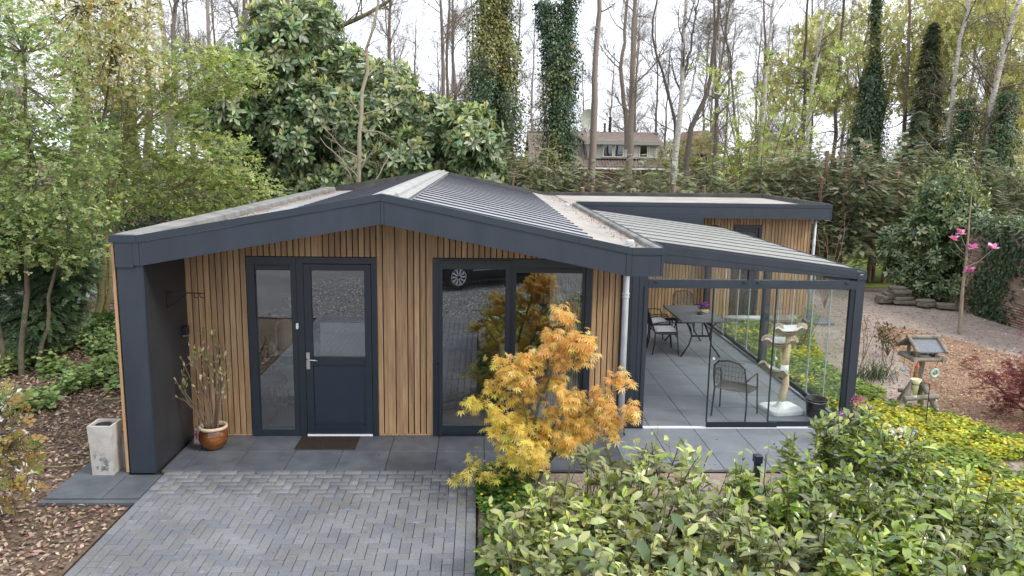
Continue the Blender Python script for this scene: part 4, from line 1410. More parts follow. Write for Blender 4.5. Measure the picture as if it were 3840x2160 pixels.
for i, cc in enumerate(((.55, .05, .2), (.65, .5, .06), (.2, .06, .33))):
    q = NP()
    t = rng.random((26, 2))
    P = c0[0] + (c0[1] - c0[0]) * (.16 + .32 * i + .12 * t[:, :1]) + A([0, -.006, 0]) + A([0, 0, 1]) * (.05 + .12 * t[:, 1:])
    scatter(q, ROUND, P, rvec(26) * A([1, .1, 1]), A([[.3, -1, .1]]) + rvec(26) * .2, .02, pal([cc], 26))
    q.build('printed_flower', M['petal'], bag)

# ------------------------------------------------------------------ garden things on the right
bh = thing('bird_table', 'rustic log bird table with felt roof on splayed legs', 'bird table', (6.68, 1.15, 0))
MB().tube([(6.72, 1.18, .30), (6.745, 1.16, .60), (6.75, 1.15, .80)], .055, 12).build('post', M['timberw'], bh)
for p, q_ in (((6.28, .86, .0), (6.68, 1.15, .46)), ((6.96, .86, .0), (6.76, 1.15, .46)), ((6.60, 1.42, .0), (6.72, 1.2, .46)), ((6.96, 1.40, 0), (6.78, 1.2, .46))):
    MB().tube([p, q_], .048, 10).build('leg', M['timberw'], bh)
MB().tube([(6.40, .90, .24), (6.93, .92, .27)], .040, 10).build('crossbar', M['timberw'], bh)
MB().tube([(6.58, 1.40, .22), (6.98, 1.38, .22)], .034, 10).build('crossbar', M['timberw'], bh)
TX, TY = 6.74, 1.14
MB().box(TX - .21, TX + .21, TY - .17, TY + .17, .80, .82).build('tray', M['timberw'], bh)
for a, b in (((TX - .25, TY - .18, .83), (TX + .23, TY - .18, .83)), ((TX - .24, TY + .18, .83), (TX + .24, TY + .18, .83)), ((TX - .22, TY - .24, .83), (TX - .22, TY + .22, .83)), ((TX + .22, TY - .24, .83), (TX + .22, TY + .22, .83))):
    MB().tube([a, b], .036, 10).build('tray_log', M['timberw'], bh)
for sx in (-1, 1):
    for sy in (-1, 1):
        MB().box(TX + sx * .15 - .02, TX + sx * .15 + .02, TY + sy * .11 - .02, TY + sy * .11 + .02, .84, 1.0).build('roof_support', M['timberw'], bh)
rf = MB().add([(TX - .21, TY - .24, .965), (TX + .21, TY - .24, .965), (TX + .21, TY + .0, 1.11), (TX - .21, TY + .0, 1.11), (TX - .21, TY + .24, .965), (TX + .21, TY + .24, .965),
               (TX - .21, TY - .24, .945), (TX + .21, TY - .24, .945), (TX + .21, TY, 1.09), (TX - .21, TY, 1.09), (TX - .21, TY + .24, .945), (TX + .21, TY + .24, .945)],
              [(0, 1, 2, 3), (3, 2, 5, 4), (7, 6, 9, 8), (8, 9, 10, 11), (0, 6, 7, 1), (4, 5, 11, 10), (1, 7, 8, 2), (2, 8, 11, 5), (0, 3, 9, 6), (3, 4, 10, 9)]).build('roof', M['bitgrey'], bh)
for sx in (-.22, .22):
    MB().tube([(TX + sx, TY - .27, .955), (TX + sx, TY + .0, 1.12)], .028, 8).build('roof_log', M['timberw'], rf)
    MB().tube([(TX + sx, TY + .27, .955), (TX + sx, TY + .0, 1.12)], .028, 8).build('roof_log', M['timberw'], rf)
MB().tube([(TX - .26, TY + .0, 1.135), (TX + .26, TY + .0, 1.135)], .032, 10).build('ridge_log', M['timberw'], rf)
pf = thing('peanut_feeder', 'long brown net of peanuts hanging under the bird table', 'feeder', (6.55, .92, .36))
MB().tube([(6.56, .915, .80), (6.545, .91, .70), (6.535, .91, .40), (6.53, .91, .36)], [.004, .034, .038, .02], 12).build('net_body', varied('peanuts', (.15, .06, .035), (.42, .24, .13), 30, .8, .2, .9, 50, .02), pf)
MB().tube([(6.56, .915, .80), (6.556, .914, .73)], [.01, .033], 10).build('net_top', mat('orange_net', (.45, .1, .05), .7)[0], pf)
rg = thing('seed_ring', 'mint green ring feeder hanging right of the bird table post', 'feeder', (6.86, 1.0, .6))
MB().tube([(6.88 + .065 * math.cos(a), 1.0 + .02 * math.cos(a), .61 + .058 * math.sin(a)) for a in np.linspace(0, 2 * PI, 25)[:-1]], .022, 10, closed=True).build('ring', mat('mint_plastic', (.36, .52, .44), .4)[0], rg, smooth=True)
MB().tube([(6.88, 1.0, .68), (6.90, .96, .83)], .003, 5).build('cord', M['black'], rg)
sb_ = thing('feeder_ball', 'pale blue ball feeder hanging left of the bird table post', 'feeder', (6.5, 1.25, .6))
MB().lathe((6.51, 1.2, .57), [(0, 0), (.03, .01), (.045, .045), (.03, .08), (0, .09)], 14).build('ball', mat('pale_blue', (.5, .6, .64), .4)[0], sb_, smooth=True)
MB().tube([(6.51, 1.2, .66), (6.50, 1.18, .81)], .003, 5).build('cord', M['black'], sb_)
gg = thing('rain_gauge', 'clear cone rain gauge on a thin black rod', 'rain gauge', (6.34, .19, 0))
MB().tube([(6.34, .19, 0), (6.335, .19, .68), (6.30, .19, .695), (6.20, .19, .695)], .006, 6).build('rod', M['black'], gg)
MB().tube([(6.135 + .05 * math.cos(a), .19 + .05 * math.sin(a), .68) for a in np.linspace(0, 2 * PI, 17)[:-1]], .005, 5, closed=True).build('holder_ring', M['black'], gg)
MB().lathe((6.135, .19, .50), [(.0, .02), (.028, .02), (.042, .17), (.046, .19), (.075, .25), (.073, .25), (.044, .19), (.038, .17), (.024, .03), (0, .03)], 16).build('gauge_cone', mat('clear_yellowed', (.62, .58, .34), .2)[0], gg, smooth=True)
MB().lathe((6.135, .19, .495), [(.0, 0), (.026, 0), (.028, .03), (0, .03)], 12).build('gauge_tip', M['white'], gg)

# bollard light, flower pots
bo = thing('bollard_light', 'short dark square bollard light behind the laurel hedge', 'bollard', (3.13, -2.0, 0))
MB().box(3.10, 3.16, -2.03, -1.97, -.04, .42).build('post', M['anthra'], bo)
MB().box(3.085, 3.175, -2.045, -1.955, .421, .51).build('lamp_head', M['anthra2'], bo, bevel=.006)
fp = thing('flower_pot', 'dark tub of purple wallflowers at the veranda corner', 'planter', (4.95, -.45, 0))
MB().lathe((4.95, -.45, .002), [(0, 0), (.13, 0), (.17, .28), (.185, .28), (.185, .31), (.165, .31), (.155, .26), (0, .26)], 20).build('tub', M['rubber'], fp, smooth=True)
q = NP()
P = A([4.95, -.45, .38]) + rng.normal(size=(220, 3)) * A([.10, .09, .07])
scatter(q, LEAF4, P, rvec(220) + A([0, 0, .7]), rvec(220), .075, pal([(.05, .075, .04), (.08, .11, .06)], 220))
q.build('foliage', M['leafsoft'], fp)
q = NP()
for (dx, dy, z, n, c) in ((-.16, -.03, .47, 60, (.30, .13, .48)), (-.05, 0, .45, 50, (.36, .16, .52)), (.07, .02, .66, 40, (.45, .12, .30)), (.06, .02, .55, 25, (.55, .30, .28)), (.17, .02, .55, 40, (.24, .10, .42))):
    P = A([4.95 + dx, -.45 + dy, z]) + rng.normal(size=(n, 3)) * A([.035, .035, .03])
    scatter(q, ROUND, P, rvec(n), rvec(n) + A([0, -.6, .6]), .032, pal([c], n))
q.build('flowers', M['petal'], fp)
for lab, (x, y), cs, nm in (('low patch of white, yellow and violet pansies by the hedge', (5.70, -.35), [(.72, .68, .55), (.7, .58, .16), (.36, .32, .62), (.75, .72, .66)], 'pansy_patch'),):
    q2 = thing(nm, lab, 'flowers', (x, y, 0))
    q = NP()
    P = A([x, y, .10]) + rng.normal(size=(150, 3)) * A([.13, .11, .03])
    scatter(q, LEAF4, P, rvec(150) + A([0, 0, .5]), rvec(150), .06, pal([(.05, .09, .03), (.09, .14, .04)], 150))
    q.build('foliage', M['leafsoft'], q2)
    q = NP()
    P = A([x, y, .17]) + rng.normal(size=(90, 3)) * A([.12, .10, .02])
    scatter(q, ROUND, P, rvec(90) * A([1, 1, .3]), A([[0, -.7, .8]]) + rvec(90) * .4, .055, pal(cs, 90))
    q.build('flowers', M['petal'], q2)

M['stone2'] = varied('grey_sandstone', (.13, .115, .09), (.24, .21, .17), 6, .9, .2, .6, 30, .01, None, .3, .7, .15)
# stacked stones and old brick wall
st = thing('stone_stack', 'small pile of flat sandstone slabs before the laurel bush', 'stones', (11.2, 9.9, 0))
for i, (dx, dy, z, w, d_, h, a) in enumerate(((-.25, .2, 0, .55, .35, .1, .1), (.1, 0, 0, .6, .3, .09, -.2), (-.2, .2, .1, .6, .35, .09, .3), (.05, .05, .09, .5, .35, .1, 0), (-.1, .15, .19, .55, .32, .08, -.1), (.0, .1, .27, .5, .33, .09, .2), (-.05, .12, .36, .42, .3, .08, -.3), (.55, -.35, 0, .5, .3, .09, .4), (.9, -.6, 0, .45, .3, .12, -.3), (.5, -.3, .09, .4, .25, .08, .1))):
    b = MB()
    ca, sa = math.cos(a), math.sin(a)
    b.hexa([(11.2 + dx + ca * x - sa * y, 9.9 + dy + sa * x + ca * y, z + zz + .003) for zz in (0, h) for x, y in ((-w / 2 + random.uniform(-.03, .03), -d_ / 2), (w / 2, -d_ / 2 + random.uniform(-.03, .03)), (w / 2 + random.uniform(-.04, .04), d_ / 2), (-w / 2, d_ / 2))])
    b.build('stone', M['stone2'], st, bevel=.012)
bw = thing('brick_wall', 'old ivy grown brick wall at the right edge of the garden', 'wall', (12.5, 7, 0))
MB().box(12.47, 12.61, 4.0, 9.3, 0, 2.04).build('mortar_core', varied('old_mortar', (.20, .18, .15), (.30, .27, .24), 8, .95, .1, .4), bw)
BRC = [(.22, .14, .10), (.26, .18, .13), (.18, .13, .105), (.27, .21, .165), (.20, .155, .125)]
bms = []
for c in BRC:
    b = MB().box(-.012, .01, .006, .204, .005, .058)
    me = bpy.data.meshes.new('brick')
    me.from_pydata(b.v, [], b.f)
    at = me.attributes.new('col', 'FLOAT_COLOR', 'POINT')
    at.data.foreach_set('color', np.tile(A([*c, 1.0], np.float32), 8))
    me.materials.append(M['brickp'])
    bms.append(me)
far = NP()
for row in range(32):
    for k in range(40):
        y = 4.0 + (k + .5 * (row % 2)) * .205
        z = row * .0635
        if y > 9.1: continue
        if 6.6 < y < 8.9 and row > 6 and ((k + row * 7) % 24) < 20 and bw.get('n', 0) < 296:
            o = link('brick', random.choice(bms), None, bw)
            o.location = (12.47 - 12.5 + random.uniform(-.004, .002), y - 7, z)
            bw['n'] = bw.get('n', 0) + 1
        else:
            b = MB().box(12.459, 12.48, y + .006, y + .204, z + .005, z + .058)
            far.add(b.v, quads=b.f, C=np.tile(A(random.choice(BRC)) * random.uniform(.8, 1.2), (8, 1)))
del bw['n']
tag(far.build('other_bricks', M['brickp'], bw), kind='stuff')
MB().box(12.44, 12.64, 4.0, 9.3, 2.045, 2.085).build('wall_coping', varied('mossy_coping', (.05, .055, .035), (.12, .115, .085), 6, .9, .2, .5), bw)
q = NP()
P = np.stack([np.full(1500, 12.455) - rng.uniform(0, .06, 1500), 7.9 + .35 * rng.normal(size=1500), np.zeros(1500)], 1)
P[:, 2] = rng.uniform(0, 2.05, 1500)
P[:, 1] += .3 * np.sin(P[:, 2] * 3) + .5 * (rng.random(1500) < .3)
scatter(q, ROUND, P, rvec(1500) * .5 + A([0, 0, -1]), A([[-1, -.2, .3]]) + rvec(1500) * .4, rng.uniform(.06, .1, 1500), pal([(.02, .045, .015), (.035, .065, .02)], 1500))
q.build('ivy', M['ivy'], bw)


# ------------------------------------------------------------------ foliage builders
def rosettes(q, P, N, size, cols, per=8, j=.22, tmpl=LEAF4, spread=.9, droop=0.0, cw=None):
    """whorls of leaves round a shoot tip P that points along N"""
    n = len(P)
    N = nrm(N)
    a = nrm(np.cross(N, rvec(n)))
    b = np.cross(N, a)
    c0 = pal(cols, n, cw, j)
    for k in range(per):
        th = 2 * PI * k * .382 + rng.uniform(-.3, .3, n)
        rad = a * np.cos(th)[:, None] + b * np.sin(th)[:, None]
        e = .15 + .55 * (k / per)
        D = nrm(rad * spread + N * e + A([0, 0, -droop]) * rng.uniform(.3, 1, (n, 1)) + rvec(n) * .15)
        scatter(q, tmpl, P - N * (size * .35 * (1 - k / per))[:, None] if np.ndim(size) else P - N * (size * .35 * (1 - k / per)), D, N + rvec(n) * .25, size * rng.uniform(.75, 1.15, n), np.clip(c0 * np.exp(rng.normal(size=(n, 1)) * .12), .004, .9))


def shell_points(blobs, n, inner=.62, zmin=None):
    """points near the surfaces of a heap of ellipsoids, with outward normals; hidden ones inside other blobs are dropped"""
    c = A([b[0] for b in blobs], float)
    r = A([b[1] if np.ndim(b[1]) else (b[1],) * 3 for b in blobs], float)
    w = (r[:, 0] * r[:, 1] + r[:, 1] * r[:, 2] + r[:, 0] * r[:, 2])
    i = rng.choice(len(c), size=n, p=w / w.sum())
    d = rvec(n)
    k = rng.uniform(inner ** 3, 1.0, n) ** (1 / 3)
    P = c[i] + d * r[i] * k[:, None]
    N = nrm(d / r[i])
    m = np.ones(n, bool)
    for j in range(len(c)):
        s = (((P - c[j]) / r[j]) ** 2).sum(1)
        m &= (s > inner ** 2 * .8) | (i == j)
    if zmin is not None: m &= P[:, 2] > zmin
    return P[m], N[m]


def heap(c, r, n, rb, flat=1.0, seed=0):
    """sub-blobs filling a big ellipsoid"""
    g = np.random.default_rng(seed)
    out = []
    for _ in range(n):
        d = g.normal(size=3); d /= np.linalg.norm(d)
        k = g.uniform(.25, .95) ** .6
        b = g.uniform(*rb)
        out.append((A(c) + d * A(r) * k, (b, b, b * flat)))
    return out


def wood_to(q, base, tips, r0, r1, col, k=4, sag=.15):
    n = len(tips)
    base = np.broadcast_to(A(base, float), tips.shape)
    t = np.linspace(0, 1, 6)[None, :, None]
    mid = (base + tips) / 2 + A([0, 0, 1]) * (np.linalg.norm(tips - base, axis=1) * sag)[:, None] + rng.normal(size=tips.shape) * .12
    pts = (1 - t) ** 2 * base[:, None] + 2 * t * (1 - t) * mid[:, None] + t ** 2 * tips[:, None]
    rad = np.broadcast_to(r0 + (r1 - r0) * t[..., 0], (n, 6))
    tubes(q, pts, rad, k, col)
    return pts, np.array(rad)


# ------------------------------------------------------------------ the great laurels behind the roof
LAUR = [(.12, .18, .075), (.16, .225, .095), (.22, .28, .135), (.29, .335, .18), (.085, .135, .055)]
for nm, lab, c, r, nb, sd, n_ros, base in (
        ('laurel_tree', 'tall dense evergreen laurel behind the left roof slope', (-5.1, 14.6, 4.3), (3.1, 1.7, 3.9), 74, 3, 6400, (-5.0, 15.2, 0)),
        ('laurel_bush', 'broad rounded evergreen laurel right of the tall one, behind the ridge', (-1.35, 14.2, 2.9), (2.1, 1.5, 2.6), 44, 5, 4600, (-1.2, 14.8, 0))):
    t = thing(nm, lab, 'laurel', base)
    bl = heap(c, r, nb, (.55, 1.05), 1.0, sd)
    if nm == 'laurel_bush': bl += [((-2.7, 14.4, 5.0), .95), ((-2.0, 14.3, 4.8), .9), ((-1.2, 14.2, 4.6), .8), ((-.5, 14.1, 4.2), .8), ((-3.3, 14.4, 4.2), .9), ((.1, 14, 3.2), .7)]
    else: bl += [((-6.2, 14.4, 7.3), .8), ((-5.0, 14.5, 7.6), .85), ((-7.6, 14.4, 6.0), .8), ((-8.3, 14.4, 4.6), .8), ((-3.6, 14.4, 6.0), .8)]
    P, N = shell_points(bl, n_ros * 2, .55, .2)
    P, N = P[:n_ros], N[:n_ros]
    m = vnoise(P, 1.3, sd) > -.75
    P, N = P[m], N[m]
    q = NP()
    rosettes(q, P, N + A([.1, -.1, .45]) + rvec(len(P)) * .45, .285, LAUR, 8, .22, OBOV, .95, .3)
    q.build('leaves', M['laurelleaf'], t)
    q = NP()
    k = rng.choice(len(P), int(len(P) * .75))
    sel = k[(P[k, 2] > 2.0) & (N[k, 2] > -.2)]
    for _ in range(4):
        scatter(q, LEAF2, P[sel] + rvec(len(sel)) * .04, A([0, 0, 1.]) + rvec(len(sel)) * .35, rvec(len(sel)), rng.uniform(.14, .23, len(sel)), pal([(.46, .48, .22), (.56, .54, .29), (.36, .42, .17)], len(sel)))
    old = rng.choice(len(P), 14)
    scatter(q, LEAF4, P[old], rvec(14), rvec(14), .18, pal([(.55, .25, .03)], 14))
    q.build('flower_spikes', M['leafsoft'], t)
    q = NP()
    wood_to(q, base, A([b[0] for b in bl]), .07, .015, A([.10, .085, .065]), 5)
    q.build('trunk', M['bark'], t)

# ------------------------------------------------------------------ bare trees
TR = {
 'ivyA1':([[0.18, 17.0, 2.64], [0.12, 17.0, 6.18], [0.29, 17.0, 9.25]],0.274,0.183),
 'ivyA2':([[0.93, 17.6, 2.62], [0.83, 17.6, 6.25], [0.71, 17.6, 8.95]],0.281,0.168),
 'ivyB':([[2.93, 19.0, 3.17], [2.93, 19.0, 5.28], [2.94, 19.0, 6.6]],0.295,0.196),
 'ivyB_l':([[2.85, 19.0, 6.41], [2.53, 19.0, 7.61], [2.34, 19.0, 8.62]],0.173,0.096),
 'ivyB_r':([[3.02, 19.2, 6.43], [3.12, 19.2, 7.84], [3.14, 19.2, 9.76]],0.175,0.107),
 'pineC':([[4.33, 20.0, 3.17], [4.33, 20.0, 5.55], [4.35, 20.0, 7.97], [4.34, 20.0, 9.95]],0.127,0.076),
 'pineD':([[6.5, 24.0, 3.12], [6.51, 24.0, 5.82], [6.47, 24.0, 8.02], [6.47, 24.0, 10.8]],0.138,0.075),
 'forkD':([[6.44, 24.5, 4.03], [6.32, 24.5, 5.5], [6.07, 24.5, 7.51], [6.19, 24.5, 8.95], [6.23, 24.5, 10.68]],0.117,0.052),
 'birchE':([[7.94, 22.0, 2.96], [8.06, 22.0, 4.89], [8.1, 22.0, 6.46], [8.06, 22.0, 8.01], [8.13, 22.0, 10.34]],0.12,0.055),
 'birchE_l':([[8.1, 22.0, 5.63], [8.39, 22.0, 5.95], [8.57, 22.0, 6.47], [8.6, 22.0, 6.79]],0.054,0.027),
 'darkE':([[8.68, 25.0, 5.22], [8.2, 25.0, 6.59], [7.89, 25.0, 7.6], [7.52, 25.0, 8.49], [7.37, 25.0, 9.38], [7.66, 25.0, 10.59]],0.077,0.035),
 'darkE_r':([[8.65, 24.0, 7.07], [8.9, 24.0, 8.28], [9.02, 24.0, 9.26], [9.08, 24.0, 10.65]],0.057,0.028),
 'twistF':([[9.53, 26.0, 3.12], [9.57, 26.0, 5.39], [10.0, 26.0, 5.76], [10.38, 26.0, 6.65], [10.44, 26.0, 8.1], [10.58, 26.0, 9.37], [10.66, 26.0, 11.08]],0.122,0.049),
 'treeG':([[11.13, 27.0, 3.12], [11.08, 27.0, 5.09], [11.06, 27.0, 6.43], [10.88, 27.0, 7.87], [10.72, 27.0, 9.64], [10.65, 27.0, 11.27]],0.088,0.05),
 'treeG_r':([[11.06, 27.0, 6.43], [11.64, 27.0, 7.29], [11.65, 27.0, 8.12], [11.28, 27.0, 9.06]],0.062,0.031),
 'treeH':([[12.34, 27.0, 3.13], [12.18, 27.0, 4.62], [11.75, 27.0, 6.44], [11.54, 27.0, 7.76], [11.38, 27.0, 8.95]],0.069,0.038),
 'birchJ':([[11.87, 23.0, 3.21], [11.83, 23.0, 5.86], [11.82, 23.0, 7.36], [11.93, 23.0, 8.85], [12.0, 23.0, 10.63]],0.085,0.051),
 'pineK':([[14.54, 25.0, 4.15], [14.28, 25.0, 7.16], [14.19, 25.0, 9.41], [14.12, 25.0, 10.96]],0.072,0.048),
 'birchL':([[13.79, 23.0, 3.69], [13.78, 23.0, 5.45], [13.86, 23.0, 6.97], [14.04, 23.0, 8.9], [14.14, 23.0, 10.68]],0.096,0.051),
 'pineM':([[15.41, 24.0, 3.7], [15.34, 24.0, 5.64], [15.32, 24.0, 8.19], [15.29, 24.0, 10.79]],0.081,0.052),
 'ivyN':([[17.71, 25.0, 3.49], [17.52, 25.0, 6.07], [17.32, 25.0, 8.92], [17.19, 25.0, 11.03]],0.084,0.054),
 'birchO':([[18.89, 27.0, 4.73], [19.1, 27.0, 6.58], [19.31, 27.0, 8.39], [19.66, 27.0, 10.31], [19.8, 27.0, 11.6]],0.088,0.057),
 'pineP':([[18.53, 24.0, 3.75], [18.38, 24.0, 6.03], [18.31, 24.0, 8.25], [18.14, 24.0, 10.97]],0.088,0.053),
 'birchR':([[19.39, 22.0, 3.56], [19.27, 22.0, 5.08], [19.27, 22.0, 8.03], [19.48, 22.0, 10.1], [19.52, 22.0, 10.71]],0.099,0.061),
 'birchS':([[20.26, 21.0, 3.59], [20.29, 21.0, 5.68], [20.4, 21.0, 7.43], [20.69, 21.0, 8.95], [21.0, 21.0, 10.34]],0.129,0.064),
 'beechT':([[-12.15, 19.0, 1.43], [-11.78, 19.0, 4.29], [-11.69, 19.0, 7.05], [-11.69, 19.0, 8.13], [-11.47, 19.0, 9.38]],0.121,0.087),
 'beechU':([[-12.1, 22.0, 3.73], [-11.94, 22.0, 6.09], [-11.88, 22.0, 7.61], [-11.91, 22.0, 8.79], [-11.35, 22.0, 9.98]],0.127,0.074),
 'oakV':([[-12.02, 14.0, 1.0], [-11.94, 14.0, 2.99], [-11.72, 14.0, 4.93], [-11.45, 14.0, 6.45], [-11.24, 14.0, 8.38]],0.209,0.161),
 'oakW':([[-10.89, 15.0, 1.74], [-10.83, 15.0, 3.39], [-10.76, 15.0, 5.01], [-10.74, 15.0, 6.59], [-10.57, 15.0, 8.59]],0.151,0.125),
 'ivyX':([[-10.33, 12.5, 1.49], [-10.23, 12.5, 3.42], [-10.07, 12.5, 5.59], [-9.82, 12.5, 7.28]],0.151,0.106),
 'beechY':([[-6.91, 24.0, 5.58], [-6.88, 24.0, 7.75], [-6.78, 24.0, 10.49]],0.123,0.078),
 'beechZ':([[-1.5, 26.0, 3.44], [-1.58, 26.0, 6.95], [-1.7, 26.0, 9.22], [-1.76, 26.0, 11.01]],0.091,0.06),
 'beechZ2':([[-1.32, 27.0, 3.43], [-1.44, 27.0, 6.45], [-1.54, 27.0, 8.21], [-1.33, 27.0, 11.22]],0.074,0.05),
 'mapleAA':([[-3.36, 12.2, 3.23], [-3.28, 12.2, 4.55], [-3.19, 12.2, 5.48], [-3.11, 12.2, 6.26], [-2.9, 12.2, 6.9], [-2.74, 12.2, 8.15]],0.067,0.03),
 'beechBB':([[-8.25, 25.0, 5.62], [-8.13, 25.0, 7.84], [-8.15, 25.0, 10.66]],0.173,0.127),
 'beechCC':([[-9.49, 23.0, 5.69], [-9.45, 23.0, 8.09], [-9.3, 23.0, 10.23]],0.141,0.108),
 'oakDD':([[-7.42, 24.0, 7.09], [-6.62, 24.0, 8.39], [-5.51, 24.0, 9.16], [-4.41, 24.0, 9.29], [-3.53, 24.0, 10.15]],0.144,0.078),
 'shrubI_a':([[9.65, 17.0, 2.4], [9.64, 17.0, 4.58], [9.67, 17.0, 6.8]],0.037,0.014),
 'mossA':([[-7.88, 6.0, -0.47], [-7.69, 6.0, 0.66], [-7.59, 6.0, 1.7], [-7.5, 6.0, 2.3], [-7.29, 6.0, 3.0], [-7.01, 6.0, 3.95]],0.061,0.022),
 'mossB':([[-7.85, 6.0, -0.47], [-7.56, 6.0, 0.55], [-7.46, 6.0, 1.6], [-7.45, 6.0, 2.46], [-7.42, 6.0, 3.31], [-7.48, 6.0, 3.94]],0.05,0.022),
 'mossC':([[-8.04, 6.2, -0.01], [-7.7, 6.2, 1.07], [-7.42, 6.2, 2.12], [-7.24, 6.2, 2.67], [-6.7, 6.2, 2.81], [-6.26, 6.2, 2.94]],0.056,0.019),
 'mossD':([[-7.99, 6.2, -0.01], [-7.86, 6.2, 1.07], [-7.8, 6.2, 2.06], [-7.74, 6.2, 2.98]],0.039,0.017),
 'yewtrunk':([[-8.31, 5.6, 0.29], [-8.3, 5.6, 1.16], [-8.26, 5.6, 2.22], [-8.21, 5.6, 3.52]],0.08,0.048),
}


def smooth_line(pts, n=16, wob=.03):
    P = A(pts, float)
    d = np.concatenate([[0], np.cumsum(np.linalg.norm(np.diff(P, axis=0), axis=1))])
    s = np.linspace(0, d[-1], n)
    o = np.stack([np.interp(s, d, P[:, k]) for k in range(3)], 1)
    for _ in range(1):
        o[1:-1] = (o[:-2] + 2 * o[1:-1] + o[2:]) / 4
    o[1:-1] += rng.normal(size=(n - 2, 3)) * wob * A([1, 1, .3])
    return o


def trunk_line(key, ext=3.0, ground=True, wob=.03):
    pts, r0, r1 = TR[key]
    pts = [list(p) for p in pts]
    if ground and pts[0][2] > .02:
        d = A(pts[1]) - A(pts[0])
        k = pts[0][2] / max(d[2], .3)
        p = A(pts[0]) - d * min(k, 1.0) * A([.5, .5, 1])
        p[2] = -.05
        pts = [list(p)] + pts
        r0 = r0 * (1 + .35)
    if ext:
        d = nrm(A(pts[-1]) - A(pts[-2])) + A([0, 0, .4])
        pts.append(list(A(pts[-1]) + nrm(d) * ext))
        r1 = r1 * .55
    L = smooth_line(pts, 18, wob)
    return L, np.linspace(r0, r1, 18)


PALE = A([.30, .265, .23])
DARK = A([.125, .108, .092])
BROWN = A([.215, .175, .14])
MOSS = A([.20, .185, .09])


def bare_tree(nm, label, keys, col=BROWN, ext=3.0, n1=16, L1=2.2, ang=.8, n2=6, L2=1.0, n3=8, L3=.5, up=.06, buds=None, nbud=3, bsize=.05, barkm=None, droop=0.0, wob=.03, t0=.35, cat='tree', group=None):
    L, R = trunk_line(keys[0], ext, True, wob)
    base = tuple(L[0])
    t = thing(nm, label, cat, (base[0], base[1], 0), group)
    qt, qb, qc = NP(), NP(), NP()
    lines = [(L, R)] + [trunk_line(k, ext * .6, False, wob) for k in keys[1:]]
    for l_, r_ in lines:
        tubes(qt, l_[None], r_[None], 10, col)
    for l_, r_ in lines:
        P, D, LL, RR = kids(l_[None], r_[None], n1, t0, .98, ang, L1, .42, .25, .35)
        s1, r1 = branch(P, D, LL, RR, 6, .16, up, .3)
        tubes(qb, s1, r1, 5, col)
        P, D, LL, RR = kids(s1, r1, n2, .2, 1, .7, L2, .55, .25, .4)
        s2, r2 = branch(P, D, LL, np.maximum(RR, .007), 5, .2, up - droop, .4)
        tubes(qb, s2, r2, 3, col * 1.05)
        P, D, LL, RR = kids(s2, r2, n3, .15, 1, .6, L3, .7, .3, .3)
        s3, r3 = branch(P, D, LL, np.maximum(RR * .8, .0045), 3, .22, up - droop * 2, .5)
        tubes(qb, s3, r3, 3, col * 1.1)
        if buds is not None:
            pp = s3[:, 1:].reshape(-1, 3)
            pp = pp[rng.random(len(pp)) < nbud / 3]
            pp = pp + rng.normal(size=pp.shape) * .05
            k = len(pp)
            scatter(qc, LEAF2, pp, rvec(k) + A([0, 0, -.3]), rvec(k), rng.uniform(.6, 1.3, k) * bsize, pal(buds, k))
    qt.build('trunk', barkm or M['bark'], t)
    qb.build('branches', M['twig'], t)
    if buds is not None: qc.build('crown', M['leafsoft'], t)
    return t


YG = [(.42, .40, .18), (.48, .45, .21), (.36, .35, .14), (.40, .35, .17)]
PINK = [(.30, .22, .17), (.36, .30, .2), (.28, .26, .14)]
bare_tree('pine_tree', 'straight brown pine trunk standing in front of the far house chimney', ['pineC'], A([.25, .205, .17]), 4, 9, 1.6, 1.3, 4, .7, 4, .4, -.02, None, t0=.5)
bare_tree('forked_tree', 'tall forked bare tree before the right half of the far house', ['pineD', 'forkD'], A([.23, .19, .155]), 3, 14, 2.6, .75, 7, 1.1, 8, .55, .08, PINK, 1, .04)
bare_tree('birch_tree', 'white birch with a short side limb right of the far house', ['birchE', 'birchE_l'], A([.13, .11, .09]), 3, 12, 1.9, .7, 7, 1.0, 8, .65, .03, PINK, 1.3, .045, M['birch'], .08, t0=.45)
bare_tree('oak_tree', 'dark bare tree with bent limbs directly behind the forked white birch', ['darkE', 'darkE_r'], DARK, 2, 13, 2.2, .9, 7, 1.1, 8, .55, .05, PINK, .8, .04)
bare_tree('oak_tree', 'twisted dark tree whose trunk bends sharply right of the white birch', ['twistF'], DARK * 1.2, 3, 14, 2.0, .9, 7, 1.0, 8, .55, .05, YG, 1, .05, t0=.3)
bare_tree('oak_tree', 'upright dark tree with a right hand fork, left of the fresh green bush', ['treeG', 'treeG_r'], DARK * 1.3, 3, 14, 2.2, .9, 7, 1.0, 8, .55, .05, YG, 1, .05, t0=.3)
bare_tree('young_tree', 'slim leaning bare tree between the dark fork and the green bush', ['treeH'], BROWN, 2.5, 12, 1.5, .8, 6, .8, 5, .5, .05, YG, 1.4, .055, t0=.25)
bare_tree('birch_tree', 'slender birch rising out of the fresh green bush', ['birchJ'], A([.14, .12, .10]), 3, 12, 1.7, .7, 7, 1.0, 8, .65, .03, YG, 1.2, .045, M['birch'], .08, t0=.45)
bare_tree('pine_tree', 'thin dark pine trunk crossing the leaning birch', ['pineK'], A([.10, .085, .07]), 3, 14, 1.4, 1.35, 5, .6, 4, .35, -.03, [(.07, .09, .05), (.10, .11, .06)], 2, .06)
bare_tree('birch_tree', 'birch with white foot leaning right beside the thin dark pine', ['birchL'], A([.15, .13, .11]), 3, 12, 1.7, .7, 7, 1.0, 8, .65, .02, YG, 1.3, .045, M['birch'], .1, t0=.45)
